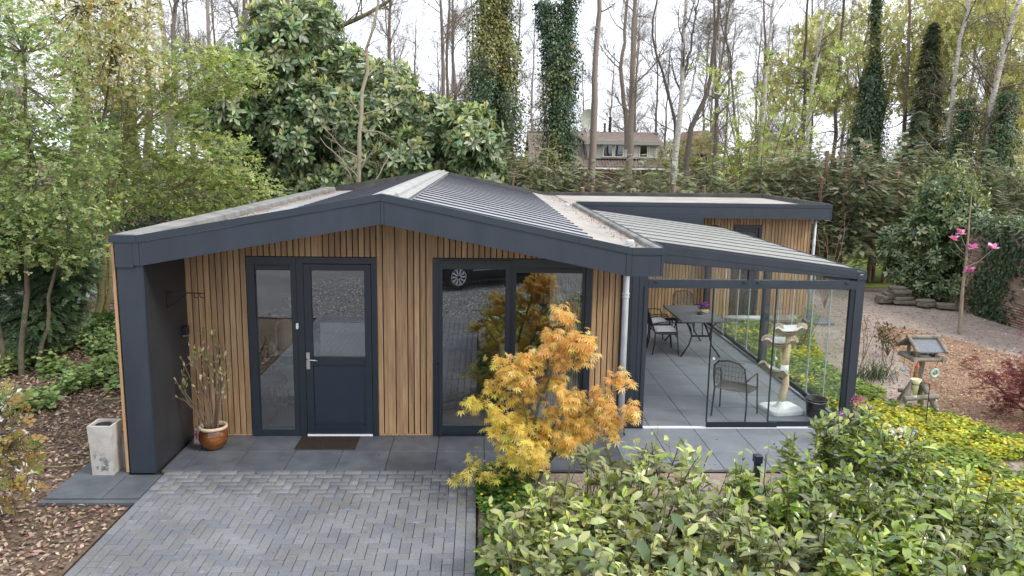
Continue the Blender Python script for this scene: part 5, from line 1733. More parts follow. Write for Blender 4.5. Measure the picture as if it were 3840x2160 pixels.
bare_tree('pine_tree', 'dark larch with short drooping twigs right of the leaning birch', ['pineM'], A([.10, .08, .065]), 3, 26, 1.2, 1.35, 6, .6, 5, .35, -.05, [(.10, .12, .06), (.15, .16, .07)], 2.4, .07, t0=.2)
bare_tree('birch_tree', 'strongly leaning white birch in the middle of the right wood', ['birchO'], A([.18, .16, .13]), 3, 14, 1.8, .7, 6, 1.1, 5, .6, .0, YG, 2.2, .055, M['birch'], .12, t0=.4)
bare_tree('pine_tree', 'straight reddish pine trunk right of the strongly leaning birch', ['pineP'], A([.19, .14, .11]), 3, 14, 1.3, 1.3, 5, .6, 4, .35, -.03, [(.10, .12, .06)], 1.5, .06)
bare_tree('birch_tree', 'yellow green birch with weeping foliage near the right edge', ['birchR'], A([.15, .13, .10]), 4, 26, 2.4, .8, 8, 1.3, 6, .8, -.03, YG, 3, .065, M['birch'], .14, t0=.25)
bare_tree('birch_tree', 'leaning ivy footed birch at the far right of the wood', ['birchS'], A([.15, .13, .10]), 4, 24, 2.4, .8, 8, 1.3, 6, .8, -.03, YG, 3, .065, M['birch'], .14, t0=.25)
bare_tree('beech_tree', 'dark bare trunk left of the tall laurel', ['beechT'], DARK * 1.3, 3, 14, 2.3, .8, 7, 1.1, 8, .55, .06, PINK, .8, .05)
bare_tree('beech_tree', 'bare tree close to the left outline of the tall laurel', ['beechU'], DARK * 1.4, 3, 14, 2.4, .8, 7, 1.1, 8, .55, .06, PINK, .8, .05)
bare_tree('oak_tree', 'thick brown oak trunk among the yellow green leaves on the left', ['oakV'], A([.17, .135, .105]), 3, 10, 2.3, .9, 7, 1.1, 8, .55, .04, None, t0=.6)
bare_tree('oak_tree', 'reddish brown trunk standing behind the mossy stems', ['oakW'], A([.16, .115, .085]), 3, 10, 2.2, .9, 7, 1.1, 8, .55, .04, None, t0=.6)
bare_tree('beech_tree', 'bare grey tree behind the top of the tall laurel', ['beechY'], BROWN, 3, 16, 2.6, .8, 8, 1.3, 8, .65, .05, PINK, 1, .05)
bare_tree('beech_tree', 'slim grey beech just left of the ivy covered pair', ['beechZ'], BROWN * .9, 3, 18, 2.4, .8, 8, 1.3, 8, .65, .05, PINK, 1, .05, t0=.2)
bare_tree('beech_tree', 'thinner beech standing close right of the slim grey one', ['beechZ2'], BROWN * .8, 3, 18, 2.2, .8, 8, 1.2, 6, .6, .05, PINK, 1, .05, t0=.2)
bare_tree('beech_tree', 'broad dark trunk above the left shoulder of the laurel', ['beechBB'], BROWN, 3, 16, 2.8, .8, 8, 1.3, 8, .65, .05, PINK, 1, .05)
bare_tree('beech_tree', 'ivy streaked trunk above the middle of the tall laurel', ['beechCC'], BROWN * .9, 3, 16, 2.8, .8, 8, 1.3, 8, .65, .05, PINK, 1, .05)
bare_tree('oak_tree', 'mossy oak limb arching to the right over the laurel', ['oakDD'], A([.13, .12, .07]), 2, 16, 2.2, .9, 8, 1.2, 6, .6, .05, PINK, 1, .05, wob=.06)
bare_tree('young_maple', 'pale thin bare tree in front of the dark laurel', ['mapleAA'], A([.30, .265, .19]), 2.0, 22, 1.5, .95, 4, .6, 3, .28, .03, [(.35, .32, .12)], .5, .04, t0=.12)

# more of the wood far behind, copies of four bare trees
proto = []
for i in range(4):
    TR['far%d' % i] = ([[0, 0, 0], [.1, 0, 4], [.0 + .4 * (i - 1.5) * .3, .1, 8], [.3 * (i - 1.5), 0, 12]], .14, .06)
    col = (BROWN, DARK * 1.4, PALE, BROWN * .8)[i]
    proto.append(bare_tree('woodland_tree', 'slender bare woodland tree far behind the garden', ['far%d' % i], col, 2.5, 20, 2.4, .75, 8, 1.3, 9, .65, .05, (PINK, YG, YG, PINK)[i], 1.0, .06, t0=.22, group='bare trees of the wood far behind'))
fx = []
for x in np.arange(-34, -3, 1.5): fx.append((x + rng.uniform(-.6, .6), rng.uniform(28, 46)))
for x in np.arange(-2, 2.2, 1.6): fx.append((x + rng.uniform(-.6, .6), rng.uniform(30, 44)))
for x in np.arange(17, 44, 1.5): fx.append((x + rng.uniform(-.7, .7), rng.uniform(30, 50)))
for i, x in enumerate((4.5, 8.5, 12, 15, -1, 2, 6.5, 10.5, 13.5, 17.5, 21, 24.5, 28)): fx.append((x, 60 + (i * 7) % 11))
for x in np.arange(-42, 52, 2.1): fx.append((x + rng.uniform(-.9, .9), rng.uniform(54, 76)))
for i, (x, y) in enumerate(fx):
    o = proto[i] if i < 4 else copy_tree(proto[i % 4])
    o.location = (x, y, -.05)
    o.rotation_euler = (0, 0, rng.uniform(0, 6.28))
    s = rng.uniform(.85, 1.25)
    o.scale = (s, s, s)


# ------------------------------------------------------------------ ivy covered trunks
def ivy_skin(q, line, rad, n, extra, cols_fn, size=.10, zmax=None):
    t = rng.random(n)
    x = t * (len(line) - 1)
    i = np.minimum(x.astype(int), len(line) - 2)
    f = (x - i)[:, None]
    c = line[i] * (1 - f) + line[i + 1] * f
    th = rng.uniform(0, 2 * PI, n)
    out = np.stack([np.cos(th), np.sin(th), np.zeros(n)], 1)
    lump = 1 + .5 * vnoise(np.stack([np.cos(th) * 1.2, np.sin(th) * 1.2, c[:, 2] * 1.1], 1), 1.6, int(abs(line[0, 0] * 10)))
    e = 1.14 * extra(c[:, 2]) * lump * rng.uniform(.45, 1.08, n)
    P = c + out * e[:, None] + rng.normal(size=(n, 3)) * .07
    D = out * .5 + A([0, 0, -.8]) + rvec(n) * .6
    scatter(q, ROUND, P, D, out + A([0, 0, .5]) + rvec(n) * .5, size * rng.uniform(.7, 1.3, n), cols_fn(P, th))


IVD = [(.03, .066, .027), (.043, .085, .033), (.06, .11, .042)]
IVY = [(.17, .175, .045), (.21, .205, .06), (.13, .15, .045)]


def ivy_cols(P, th, bright=.0, seed=1):
    n = len(P)
    k = vnoise(P * A([.9, .9, .7]), 1.0, seed) + bright - .35 + .10 * (P[:, 2] - 5)
    w = (k > .35 + .3 * rng.normal(size=n))[:, None]
    return np.where(w, pal(IVY, n), pal(IVD, n))


for nm, lab, keys, ex, br in (
        ('ivy_tree', 'left trunk of the pair smothered in ivy behind the roof', ['ivyA1'], lambda z: np.interp(z, [0, 3, 6, 9.2, 13], [.75, .55, .44, .30, .2]), .1),
        ('ivy_tree', 'right trunk of the ivy pair with olive patches', ['ivyA2'], lambda z: np.interp(z, [0, 3, 6, 9.2, 13], [.85, .62, .54, .36, .2]), .25),
        ('ivy_tree', 'forked tree covered in ivy in front of the far house', ['ivyB', 'ivyB_l', 'ivyB_r'], lambda z: np.interp(z, [0, 3, 5.2, 6.6, 8.6, 11], [.8, .66, .52, .5, .32, .26]), -.1),
        ('ivy_tree', 'slim ivy wrapped trunk behind the yellow green sapling on the left', ['ivyX'], lambda z: np.interp(z, [0, 3, 6, 8], [.35, .32, .32, .26]), -.9),
        ('ivy_tree', 'tall pine with an ivy mantle in the right wood', ['ivyN'], lambda z: np.interp(z, [0, 2.5, 4.5, 6.5, 8, 12], [1.0, .8, .62, .32, .16, .14]), -.6)):
    t = thing(nm, lab, 'tree', (TR[keys[0]][0][0][0], TR[keys[0]][0][0][1], 0))
    qt, qi, qb = NP(), NP(), NP()
    for j, k in enumerate(keys):
        ext = {'ivyB': 0, 'ivyB_l': .5}.get(k, 2.0)
        L, R = trunk_line(k, ext, j == 0)
        tubes(qt, L[None], R[None], 8, BROWN)
        ivy_skin(qi, L, R, {'ivyB_l': 5200, 'ivyB_r': 7200, 'ivyX': 5600}.get(k, 19000), ex, lambda P, th: ivy_cols(P, th, br), .078)
        P, D, LL, RR = kids(L[None], R[None], 10, .5, 1, .8, 1.3, .3)
        s1, r1 = branch(P, D, LL, np.maximum(RR, .012), 5, .2, .05)
        tubes(qb, s1, r1, 3, BROWN)
    qt.build('trunk', M['bark'], t)
    qi.build('ivy', M['ivy'], t)
    qb.build('branches', M['twig'], t)

# ivy and ivy feet in the right wood
for lab, (x, y), h, r, n, dark in (('dark ivy column left of the leaning white birch', (16.6, 24.0), 7.2, .75, 4200, 1), ('ivy clad foot of the yellow green birch at the right', (19.4, 21.6), 6.2, .55, 3600, 1), ('ivy clad foot of the farthest right birch', (20.4, 20.6), 6.4, .6, 3800, 1)):
    t = thing('ivy_column', lab, 'ivy', (x, y, 0))
    L = np.stack([x + np.linspace(0, .25, 12), np.full(12, y), np.linspace(0, h, 12)], 1)
    q = NP()
    ivy_skin(q, L, None, n * 2, lambda z: np.interp(z, [0, h * .5, h], [r * 1.2, r, r * .45]), lambda P, th: ivy_cols(P, th, -.7), .09)
    q.build('ivy', M['ivy'], t)
    qt = NP()
    tubes(qt, L[None], np.full((1, 12), .07), 6, BROWN)
    qt.build('trunk', M['bark'], t)


# ------------------------------------------------------------------ conifers
def spruce(lab, base, H, rmax, n, cols, zlo=.5, nm='spruce_tree', bare=0.0, size=.55):
    n = int(n * 2.2)
    cols = [tuple(v * 1.5 for v in c) for c in cols]
    t = thing(nm, lab, 'conifer', base)
    q, qt = NP(), NP()
    L = np.stack([np.full(14, base[0]), np.full(14, base[1]), np.linspace(-.05, H, 14)], 1)
    tubes(qt, L[None], np.linspace(.13, .02, 14)[None], 8, A([.11, .085, .07]))
    z = zlo + (H - zlo) * rng.random(n) ** 1.15
    r = rmax * (1 - (z - zlo) / (H - zlo)) ** .8
    th = rng.uniform(0, 2 * PI, n)
    lay = .75 + .25 * np.sin(z * 7 + th * 2)
    k = rng.uniform(.25, 1, n) ** .6 * lay
    out = np.stack([np.cos(th), np.sin(th), np.zeros(n)], 1)
    P = A(base) + out * (r * k)[:, None] + A([0, 0, 1]) * (z - .28 * r * k)[:, None]
    fr = frond(6)
    scatter(q, fr, P, out + A([0, 0, -.35]) + rvec(n) * .35, A([[0, 0, 1.]]) + rvec(n) * .3, rng.uniform(.6, 1.2, n) * size * .62, pal(cols, n))
    nb = 90
    zb = rng.uniform(zlo, H * .95, nb)
    rb = rmax * (1 - (zb - zlo) / (H - zlo)) ** .8 * .9
    tb = rng.uniform(0, 2 * PI, nb)
    s0 = np.stack([np.full(nb, base[0]), np.full(nb, base[1]), zb], 1)
    s1 = s0 + np.stack([np.cos(tb) * rb, np.sin(tb) * rb, -.25 * rb], 1)
    tubes(qt, np.stack([s0, (s0 + s1) / 2 + A([0, 0, .06]), s1], 1), np.tile(A([[.02, .014, .006]]), (nb, 1)), 3, A([.10, .08, .065]))
    qt.build('trunk', M['bark'], t)
    q.build('foliage', M['needle'], t)


spruce('dark spruce in the middle of the right wood', (18.75, 23.0, 0), 9.4, 1.5, 1700, [(.028, .042, .022), (.04, .055, .028), (.06, .065, .035)])
spruce('low drooping hemlock in front of the dark spruce', (16.6, 19.5, 0), 5.6, 1.7, 1500, [(.05, .07, .035), (.07, .085, .045), (.085, .09, .05)], .3)
spruce('dark conifer at the right edge of the wood', (23.2, 24.0, 0), 8.0, 1.6, 1300, [(.03, .042, .022), (.045, .055, .03)])
spruce('dark conifer hidden behind the laurel right of the ridge', (-2.9, 19.5, 0), 6.6, 1.5, 1200, [(.025, .038, .02), (.04, .05, .028)])

# weeping yellow green crowns high in the right wood
for lab, blobs, n in (('pale yellow green crown above the dark spruce', [((17.3, 26, 9.2), (1.7, 1.2, 1.8)), ((19.5, 25, 9.6), (1.8, 1.3, 2.0)), ((18.6, 25.5, 7.2), (1.2, 1, 1.6)), ((17.6, 26.5, 6.2), (1, .9, 1.4)), ((20.6, 26, 7.4), (1.4, 1, 1.8))], 3700),
                      ('olive green crown along the right edge', [((21.8, 22, 5.2), (1.3, 1.1, 2.6)), ((22.3, 22.5, 8.4), (1.6, 1.2, 2.0)), ((20.0, 23, 5.4), (1.1, .9, 2.3)), ((21.2, 24, 10), (2, 1.2, 1.6)), ((19.6, 23.5, 8.6), (1.2, 1, 1.8))], 4600),
                      ('light green crown left of the leaning white birch', [((15.6, 27, 9.0), (1.3, 1, 1.7)), ((16.3, 27, 7.0), (1.0, .9, 1.2)), ((14.6, 28, 7.4), (1.2, 1, 1.6))], 1900)):
    c0 = blobs[0][0]
    t = thing('weeping_birch', lab, 'tree', (c0[0], c0[1], 0))
    q, qt = NP(), NP()
    L = smooth_line([(c0[0] + .2, c0[1], -.05), (c0[0], c0[1], 4), (c0[0] + .1, c0[1], c0[2] + 1)], 14, .05)
    tubes(qt, L[None], np.linspace(.13, .03, 14)[None], 7, A([.2, .18, .15]))
    P, N = shell_points(blobs, n, .2)
    wood_to(qt, L[9], P[rng.choice(len(P), 90)], .02, .004, A([.14, .11, .08]), 3, .1)
    sp = spray(6, .36)
    scatter(q, sp, P, A([0, 0, -1.]) + rvec(len(P)) * .7, rvec(len(P)), rng.uniform(.2, .38, len(P)), pal([(.48, .47, .21), (.56, .54, .27), (.40, .40, .17), (.60, .57, .31)], len(P)))
    qt.build('trunk', M['bark'], t)
    q.build('crown', M['leafsoft'], t)

# fresh green multi stemmed bush beyond the annex
t = thing('hazel_bush', 'fresh green many stemmed hazel beyond the annex roof', 'shrub', (9.5, 17, 0))
q, qt = NP(), NP()
m_ = 13
S0 = A([9.5, 17, 0]) + rng.normal(size=(m_, 3)) * A([.25, .25, 0])
D = np.stack([rng.normal(size=m_) * .16, rng.normal(size=m_) * .12, np.ones(m_)], 1)
s1, r1 = branch(S0, D, rng.uniform(5.4, 7.6, m_), .035, 8, .07, .03, .25)
tubes(qt, s1, r1, 5, A([.16, .14, .09]))
P, D, LL, RR = kids(s1, r1, 9, .3, 1, .6, 1.3, .5)
s2, r2 = branch(P, D, LL, np.maximum(RR, .006), 4, .15, .1)
tubes(qt, s2, r2, 3, A([.16, .14, .09]))
P, D, LL, RR = kids(s2, r2, 5, .2, 1, .6, .5, .6)
s3, r3 = branch(P, D, LL, np.maximum(RR * .8, .004), 3, .2, .1)
tubes(qt, s3, r3, 3, A([.17, .15, .09]))
P = s3[:, 1:].reshape(-1, 3)
P = P[rng.random(len(P)) < .75]
scatter(q, spray(5, .4), P, rvec(len(P)) + A([0, 0, .3]), rvec(len(P)), rng.uniform(.13, .25, len(P)), pal([(.36, .41, .13), (.42, .46, .17), (.28, .33, .10)], len(P)))
qt.build('stems', M['twig'], t)
q.build('crown', M['leafsoft'], t)

# ------------------------------------------------------------------ conifer hedge with sawn trunks
t = thing('conifer_hedge', 'ragged cypress hedge with drooping sprays behind the annex', 'hedge', (8, 14.5, 0))
hx = [(-.8, 3.0), (.5, 3.6), (1.6, 3.35), (2.4, 3.0), (3.4, 2.9), (4.8, 3.0), (6.0, 2.95), (7.3, 3.05), (8.6, 3.2), (9.6, 3.5), (10.5, 3.75), (11.4, 3.55), (12.3, 3.5), (13.4, 3.7), (14.5, 3.6), (15.8, 3.5), (17.2, 3.3), (18.6, 3.2), (20, 3.2), (21.5, 3.3)]
fr = [frond(7), frond(8)]
q, qt = NP(), NP()
THC = [(.085, .115, .06), (.13, .155, .082), (.19, .21, .12), (.27, .285, .18), (.06, .082, .044), (.21, .165, .115)]
for i, (x, h) in enumerate(hx):
    y = 14.3 + .5 * math.sin(i * 2.1) - (.5 if 9 < x < 14 else 0)
    n = 1900
    z = rng.uniform(.1, 1, n) ** .75 * h
    h = h + .12 * math.sin(i * 5.3)
    z = z * (1 + .12 * rng.normal(size=n) * (z / h > .7))
    rr_ = np.interp(z / h, [0, .4, .8, 1.0, 1.3], [1.0, 1.05, .85, .4, .1]) * rng.uniform(.5, 1.15, n) * (1 + .25 * np.sin(z * 3 + i))
    th = rng.uniform(0, 2 * PI, n)
    out = np.stack([np.cos(th), np.sin(th), np.zeros(n)], 1)
    P = A([x, y, 0]) + out * rr_[:, None] * A([.95, .9, 0]) + A([0, 0, 1]) * z[:, None]
    hole = (np.abs(P[:, 0] - 9.0) < .45) & (P[:, 2] < 1.5)
    P, out = P[~hole], out[~hole]
    n = len(P)
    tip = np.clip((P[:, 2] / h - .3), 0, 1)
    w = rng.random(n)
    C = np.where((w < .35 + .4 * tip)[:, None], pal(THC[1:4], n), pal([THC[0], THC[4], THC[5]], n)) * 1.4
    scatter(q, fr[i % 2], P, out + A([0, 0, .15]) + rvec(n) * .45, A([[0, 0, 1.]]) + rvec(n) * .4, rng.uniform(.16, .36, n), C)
    nb = 64
    s0 = A([x, y, 0]) + rng.normal(size=(nb, 3)) * A([.15, .15, 0]) + A([0, 0, 1]) * rng.uniform(.4, h, (nb, 1))
    s1 = s0 + nrm(rng.normal(size=(nb, 3)) * A([1, 1, .5]) + A([0, -.2, .2])) * rng.uniform(.7, 1.7, (nb, 1))
    tubes(qt, np.stack([s0, (s0 + s1) / 2 + A([0, 0, .05]), s1], 1), np.tile(A([[.014, .01, .004]]), (nb, 1)), 3, A([.30, .24, .18]))
q.build('foliage', M['needle'], t)
qt.build('branches', M['twig'], t)
CUTS = [(10.55, 13.6, 4.0, .05), (10.9, 13.9, 3.75, .06), (11.1, 13.5, 3.85, .065), (11.4, 14.0, 3.8, .05), (12.3, 13.7, 3.5, .06), (12.55, 14.0, 3.55, .055), (12.75, 13.6, 3.45, .06), (4.5, 13.6, 2.9, .05), (5.9, 13.5, 2.95, .05), (3.1, 13.3, 2.8, .06), (3.35, 13.2, 2.85, .05), (10.3, 13.3, 3.2, .05), (1.0, 13.5, 3.1, .045), (6.9, 13.7, 2.9, .045)]
pk = mat('fresh_cut_wood', (.55, .36, .24), .8)[0]
for x, y, h, r in CUTS:
    q = NP()
    L = smooth_line([(x + random.uniform(-.1, .1), y, -.02), (x, y, h * .5), (x + random.uniform(-.05, .05), y, h)], 8, .012)
    tubes(q, L[None], np.linspace(r * 1.3, r, 8)[None], 9, A([.20, .135, .10]))
    o = q.build('sawn_trunk', M['bark'], t)
    d = MB()
    d.disc(tuple(L[-1] + A([0, 0, .001])), r, 9, (0.05, -.15, 1))
    d.build('cut_face', pk, o)

# ------------------------------------------------------------------ evergreen laurel on the right
t = thing('laurel_bush', 'glossy laurel bush with upright pale shoots behind the magnolia', 'laurel', (12.6, 10.4, 0))
bl = heap((12.55, 10.4, 1.5), (1.3, 1.0, 1.45), 36, (.35, .62), 1, 9) + [((12.3, 10.4, 2.95), (.6, .5, .5)), ((12.9, 10.4, 2.9), (.5, .4, .45)), ((12.5, 10.1, .5), (1.0, .7, .5))]
P, N = shell_points(bl, 4600, .55, .05)
q = NP()
rosettes(q, P, N + A([0, 0, .6]) + rvec(len(P)) * .4, .165, [(.075, .125, .05), (.105, .165, .065), (.15, .21, .08), (.23, .28, .13)], 6, .2, OBOV, .9, .15)
up_ = P[(P[:, 2] > 2.3)]
up_ = up_[:150]
s1, r1 = branch(up_, A([[0, 0, 1.]]) + rvec(len(up_)) * .25, rng.uniform(.2, .7, len(up_)), .006, 4, .05, .1)
for kx in range(1, 5):
    for _ in range(3):
        scatter(q, LEAF4, s1[:, kx], rvec(len(up_)) + A([0, 0, .7]), rvec(len(up_)), rng.uniform(.09, .15, len(up_)), pal([(.12, .16, .05), (.20, .24, .08), (.26, .28, .10)], len(up_)))
q.build('leaves', M['laurelleaf'], t)
q = NP()
tubes(q, s1, r1, 4, A([.2, .2, .1]))
wood_to(q, (12.6, 10.5, 0), A([b[0] for b in bl]), .04, .01, A([.08, .07, .05]), 4)
q.build('stems', M['twig'], t)
t = thing('laurel_shrub', 'lower laurel spilling over the old brick wall', 'laurel', (13.2, 8.4, 0))
bl = heap((13.15, 8.3, 1.6), (.6, 1.5, .9), 14, (.3, .5), 1, 19) + [((12.62, y_, 2.15), .34) for y_ in (7.2, 7.8, 8.4, 9.0)]
P, N = shell_points(bl, 2200, .5, .3)
P[:, 0] = np.where(P[:, 2] < 1.95, np.maximum(P[:, 0], 12.68), P[:, 0])
q = NP()
rosettes(q, P, N + A([0, 0, .6]) + rvec(len(P)) * .4, .14, [(.07, .12, .05), (.10, .155, .06), (.18, .22, .11)], 6, .2)
q.build('leaves', M['laurelleaf'], t)
q = NP()
wood_to(q, (13.2, 8.4, 0), A([b[0] for b in bl]), .03, .01, A([.08, .07, .05]), 4)
q.build('stems', M['twig'], t)

# ------------------------------------------------------------------ magnolia and small garden plants
t = thing('magnolia_tree', 'young magnolia sapling with four pink blooms', 'tree', (10.72, 6.5, 0))
q = NP()
L = smooth_line([(10.72, 6.5, -.02), (10.69, 6.5, .86), (10.69, 6.5, 1.75), (10.66, 6.5, 2.44), (10.65, 6.5, 3.13)], 12, .006)
tubes(q, L[None], np.linspace(.045, .009, 12)[None], 8, A([.27, .22, .16]))
q.build('trunk', M['bark'], t)
q = NP()
FL_ = [(10.30, 6.4, 2.06), (10.47, 6.45, 2.20), (10.74, 6.38, 1.90), (11.26, 6.5, 1.88), (10.71, 6.38, 1.38)]
for (x, y, z), z0 in zip(FL_, (1.75, 1.9, 1.5, 1.45, 1.0)):
    tubes(q, A([[[10.69, 6.5, z0], [(10.69 + x) / 2, y, (z0 + z) / 2 - .08], [x, y, z - .02]]]), A([[.012, .009, .006]]), 5, A([.26, .21, .15]))
s0 = A([[10.68, 6.5, z] for z in (.7, 1.2, 1.6, 2.0, 2.3, 2.6)])
s1, r1 = branch(s0, rvec(6) + A([0, 0, .8]), .55, .006, 4, .1, .05)
tubes(q, s1, r1, 4, A([.24, .19, .14]))
q.build('branches', M['twig'], t)
for (x, y, z) in FL_:
    q = NP()
    n = 12
    th = np.arange(n) * 2 * PI / n * 1.2
    D = np.stack([np.cos(th), np.sin(th) * .8, rng.uniform(-.1, 1.5, n)], 1)
    scatter(q, ROUND, np.tile(A([[x, y, z]]), (n, 1)), D, A([[0, 0, 1.]]) + rvec(n) * .35, rng.uniform(.11, .17, n), pal([(.58, .14, .48), (.70, .30, .62), (.80, .52, .75)], n), None)
    V = q.V[0]
    q.build('bloom', M['petal'], t)
q = NP()
P = A([[10.4, 6.0], [10.1, 6.6], [11.1, 6.3], [11.6, 6.4], [10.9, 6.1], [9.3, 6.9], [11.9, 5.9]])
scatter(q, LEAF2, np.concatenate([P, np.full((7, 1), -.02)], 1), rvec(7) * A([1, 1, 0]), A([[0, 0, 1.]]) + rvec(7) * .1, .10, pal([(.6, .25, .45)], 7))
tag(q.build('fallen_petals', M['petal']), 'few pink petals fallen on the sand', kind='stuff')


def stemmed(nm, lab, cat, base, h, n, spread, col, leaf=None, ln=60, lsz=.06, lcol=None, tm=LEAF4, fl=None, r=.007):
    t = thing(nm, lab, cat, base)
    q = NP()
    D = np.stack([rng.normal(size=n) * spread, rng.normal(size=n) * spread, np.ones(n)], 1)
    s1, r1 = branch(np.tile(A([base], float), (n, 1)), D, rng.uniform(.6, 1, n) * h, r, 5, .1, .05, .4)
    tubes(q, s1, r1, 5, col)
    P, D, LL, RR = kids(s1, r1, 4, .3, 1, .7, h * .35, .6)
    s2, r2 = branch(P, D, LL, RR, 3, .12, .08)
    tubes(q, s2, r2, 3, col)
    q.build('stems', M['twig'], t)
    if lcol is not None:
        q = NP()
        P = np.concatenate([s2[:, 1:].reshape(-1, 3), s1[:, 2:].reshape(-1, 3)])
        P = P[rng.choice(len(P), ln)] + rng.normal(size=(ln, 3)) * .03
        scatter(q, tm, P, rvec(ln) + A([0, 0, .3]), rvec(ln) + A([0, 0, .6]), lsz * rng.uniform(.7, 1.2, ln), pal(lcol, ln))
        q.build('foliage', M['leafsoft'], t)
    if fl is not None:
        q = NP()
        k = 22
        P = np.concatenate([s2[:, -1], s1[:, -1]])
        P = P[rng.choice(len(P), k)] + rng.normal(size=(k, 3)) * .02
        scatter(q, ROUND, P, rvec(k), rvec(k), .09, pal(fl, k))
        q.build('flowers', M['petal'], t)
    return t


stemmed('rhododendron', 'small reddish leaved rhododendron on the sandy soil', 'shrub', (8.05, 4.5, -.03), .62, 9, .35, A([.12, .08, .06]), None, 190, .10, [(.07, .085, .035), (.16, .10, .06), (.05, .07, .03), (.22, .15, .07)])
stemmed('rose_bush', 'thin leggy rose with red shoots near the veranda', 'shrub', (7.35, 4.1, -.03), .95, 4, .25, A([.15, .09, .06]), None, 70, .05, [(.20, .12, .05), (.10, .15, .04)])
stemmed('rose_bush', 'short single rose stem beside the bird table path', 'shrub', (7.25, 3.0, -.03), .8, 3, .2, A([.10, .07, .05]), None, 36, .05, [(.28, .14, .05), (.20, .22, .05)])
stemmed('box_shrub', 'light green young shrub behind the veranda corner', 'shrub', (6.55, 5.0, -.03), .85, 12, .3, A([.13, .11, .06]), None, 340, .07, [(.17, .25, .05), (.24, .33, .07)])
stemmed('bare_shrub', 'bare pinkish twiggy shrub beyond the annex corner', 'shrub', (8.9, 9.3, -.03), 2.6, 6, .16, A([.30, .22, .15]), r=.012)
stemmed('star_magnolia', 'little shrub with white star flowers at the right edge', 'shrub', (12.05, 6.2, -.03), 1.25, 5, .2, A([.15, .11, .08]), None, 40, .06, [(.36, .36, .05)], LEAF4, [(.75, .73, .62), (.7, .66, .5)])
stemmed('seedling_shrub', 'tiny red leaved seedling near the brick wall', 'shrub', (12.2, 9.0, -.03), .55, 4, .25, A([.14, .08, .06]), None, 50, .05, [(.22, .10, .06), (.15, .12, .05)])
t = thing('daffodil_clump', 'grassy clump of daffodil leaves with small yellow flowers', 'plant', (6.95, 2.85, 0))
q = NP()
n = 120
P = A([6.95, 2.9, -.03]) + rng.normal(size=(n, 3)) * A([.16, .14, 0])
s1, r1 = branch(P, rvec(n) * A([.5, .5, 0]) + A([0, 0, 1.]), rng.uniform(.25, .45, n), .006, 4, .08, -.12, .3)
tubes(q, s1, r1, 3, A([.08, .14, .05]))
scatter(q, ROUND, s1[:9, -1], rvec(9), rvec(9), .045, pal([(.7, .45, .03)], 9))
q.build('leaves', M['leafsoft'], t)

# red maple
t = thing('red_maple', 'low dark red Japanese maple at the right edge', 'tree', (8.35, .35, 0))
q = NP()
S0 = np.tile(A([[8.35, .35, -.03]]), (7, 1))
D = np.stack([rng.uniform(-1.1, .6, 7), rng.normal(size=7) * .6, np.full(7, .85)], 1)
s1, r1 = branch(S0, D, rng.uniform(.8, 1.25, 7), .02, 6, .12, .02, .35)
tubes(q, s1, r1, 6, A([.10, .05, .045]))
P, D, LL, RR = kids(s1, r1, 9, .3, 1, .8, .7, .5)
s2, r2 = branch(P, D * A([1, 1, .5]), LL, RR, 4, .15, -.03)
tubes(q, s2, r2, 4, A([.11, .05, .045]))
P, D, LL, RR = kids(s2, r2, 6, .2, 1, .7, .3, .6)
s3, r3 = branch(P, D * A([1, 1, .4]), LL, np.maximum(RR * .8, .002), 3, .2, -.06)
tubes(q, s3, r3, 3, A([.12, .05, .045]))
q.build('trunk', M['twig'], t)
q = NP()
P = np.concatenate([s3[:, 1:].reshape(-1, 3), s2[:, 2:].reshape(-1, 3)])
P = np.repeat(P, 2, 0)
P = P + rng.normal(size=P.shape) * .045
n = len(P)
scatter(q, palmate(7, 2.0, .085), P, rvec(n) * A([1, 1, .4]) + A([0, 0, -.35]), A([[0, 0, 1.]]) + rvec(n) * .4, rng.uniform(.045, .075, n), pal([(.15, .025, .04), (.21, .035, .05), (.11, .02, .032), (.25, .06, .065)], n))
q.build('crown', M['leafmaple'], t)

# ------------------------------------------------------------------ orange maple in front of the window
t = thing('orange_maple', 'golden orange Japanese maple in front of the big window', 'tree', (.72, -1.75, 0))
q = NP()
stems = [[(.62, -1.8, -.03), (.58, -1.85, .45), (.66, -1.86, .95), (.84, -1.88, 1.5), (.88, -1.9, 2.04)],
         [(.66, -1.78, -.03), (.86, -1.8, .5), (1.15, -1.85, .9), (1.45, -1.95, 1.2), (1.65, -2.0, 1.32)],
         [(.6, -1.8, .1), (.42, -1.85, .6), (.25, -1.9, .95), (.05, -1.92, 1.2)],
         [(.6, -1.8, .05), (.35, -1.9, .28), (.05, -2.0, .36), (-.16, -2.05, .30)],
         [(.70, -1.8, .1), (1.0, -1.7, .6), (1.35, -1.7, .85), (1.68, -1.75, .95)],
         [(.64, -1.8, .3), (.55, -1.9, .9), (.42, -1.95, 1.4), (.36, -1.95, 1.6)],
         [(.70, -1.8, .3), (.9, -1.95, .95), (1.05, -2.0, 1.4), (1.05, -2.0, 1.75)],
         [(.66, -1.8, .1), (.60, -2.0, .4), (.52, -2.2, .62), (.42, -2.3, .66)]]
L = np.stack([smooth_line(s, 9, .012) for s in stems])
R = np.stack([np.linspace(a, .007, 9) for a in (.024, .020, .012, .012, .013, .013, .013, .012)])
tubes(q, L, R, 7, A([.10, .12, .055]))
P, D, LL, RR = kids(L, R, 17, .25, 1, .85, .34, .5)
s2, r2 = branch(P, D * A([1, 1, .6]), LL, np.maximum(RR * .8, .003), 4, .15, .0)
tubes(q, s2, r2, 4, A([.11, .12, .055]))
P, D, LL, RR = kids(s2, r2, 5, .25, 1, .8, .17, .6)
s3, r3 = branch(P, D * A([1, 1, .5]), LL, np.maximum(RR * .8, .0018), 3, .15, -.03)
tubes(q, s3, r3, 3, A([.13, .12, .05]))
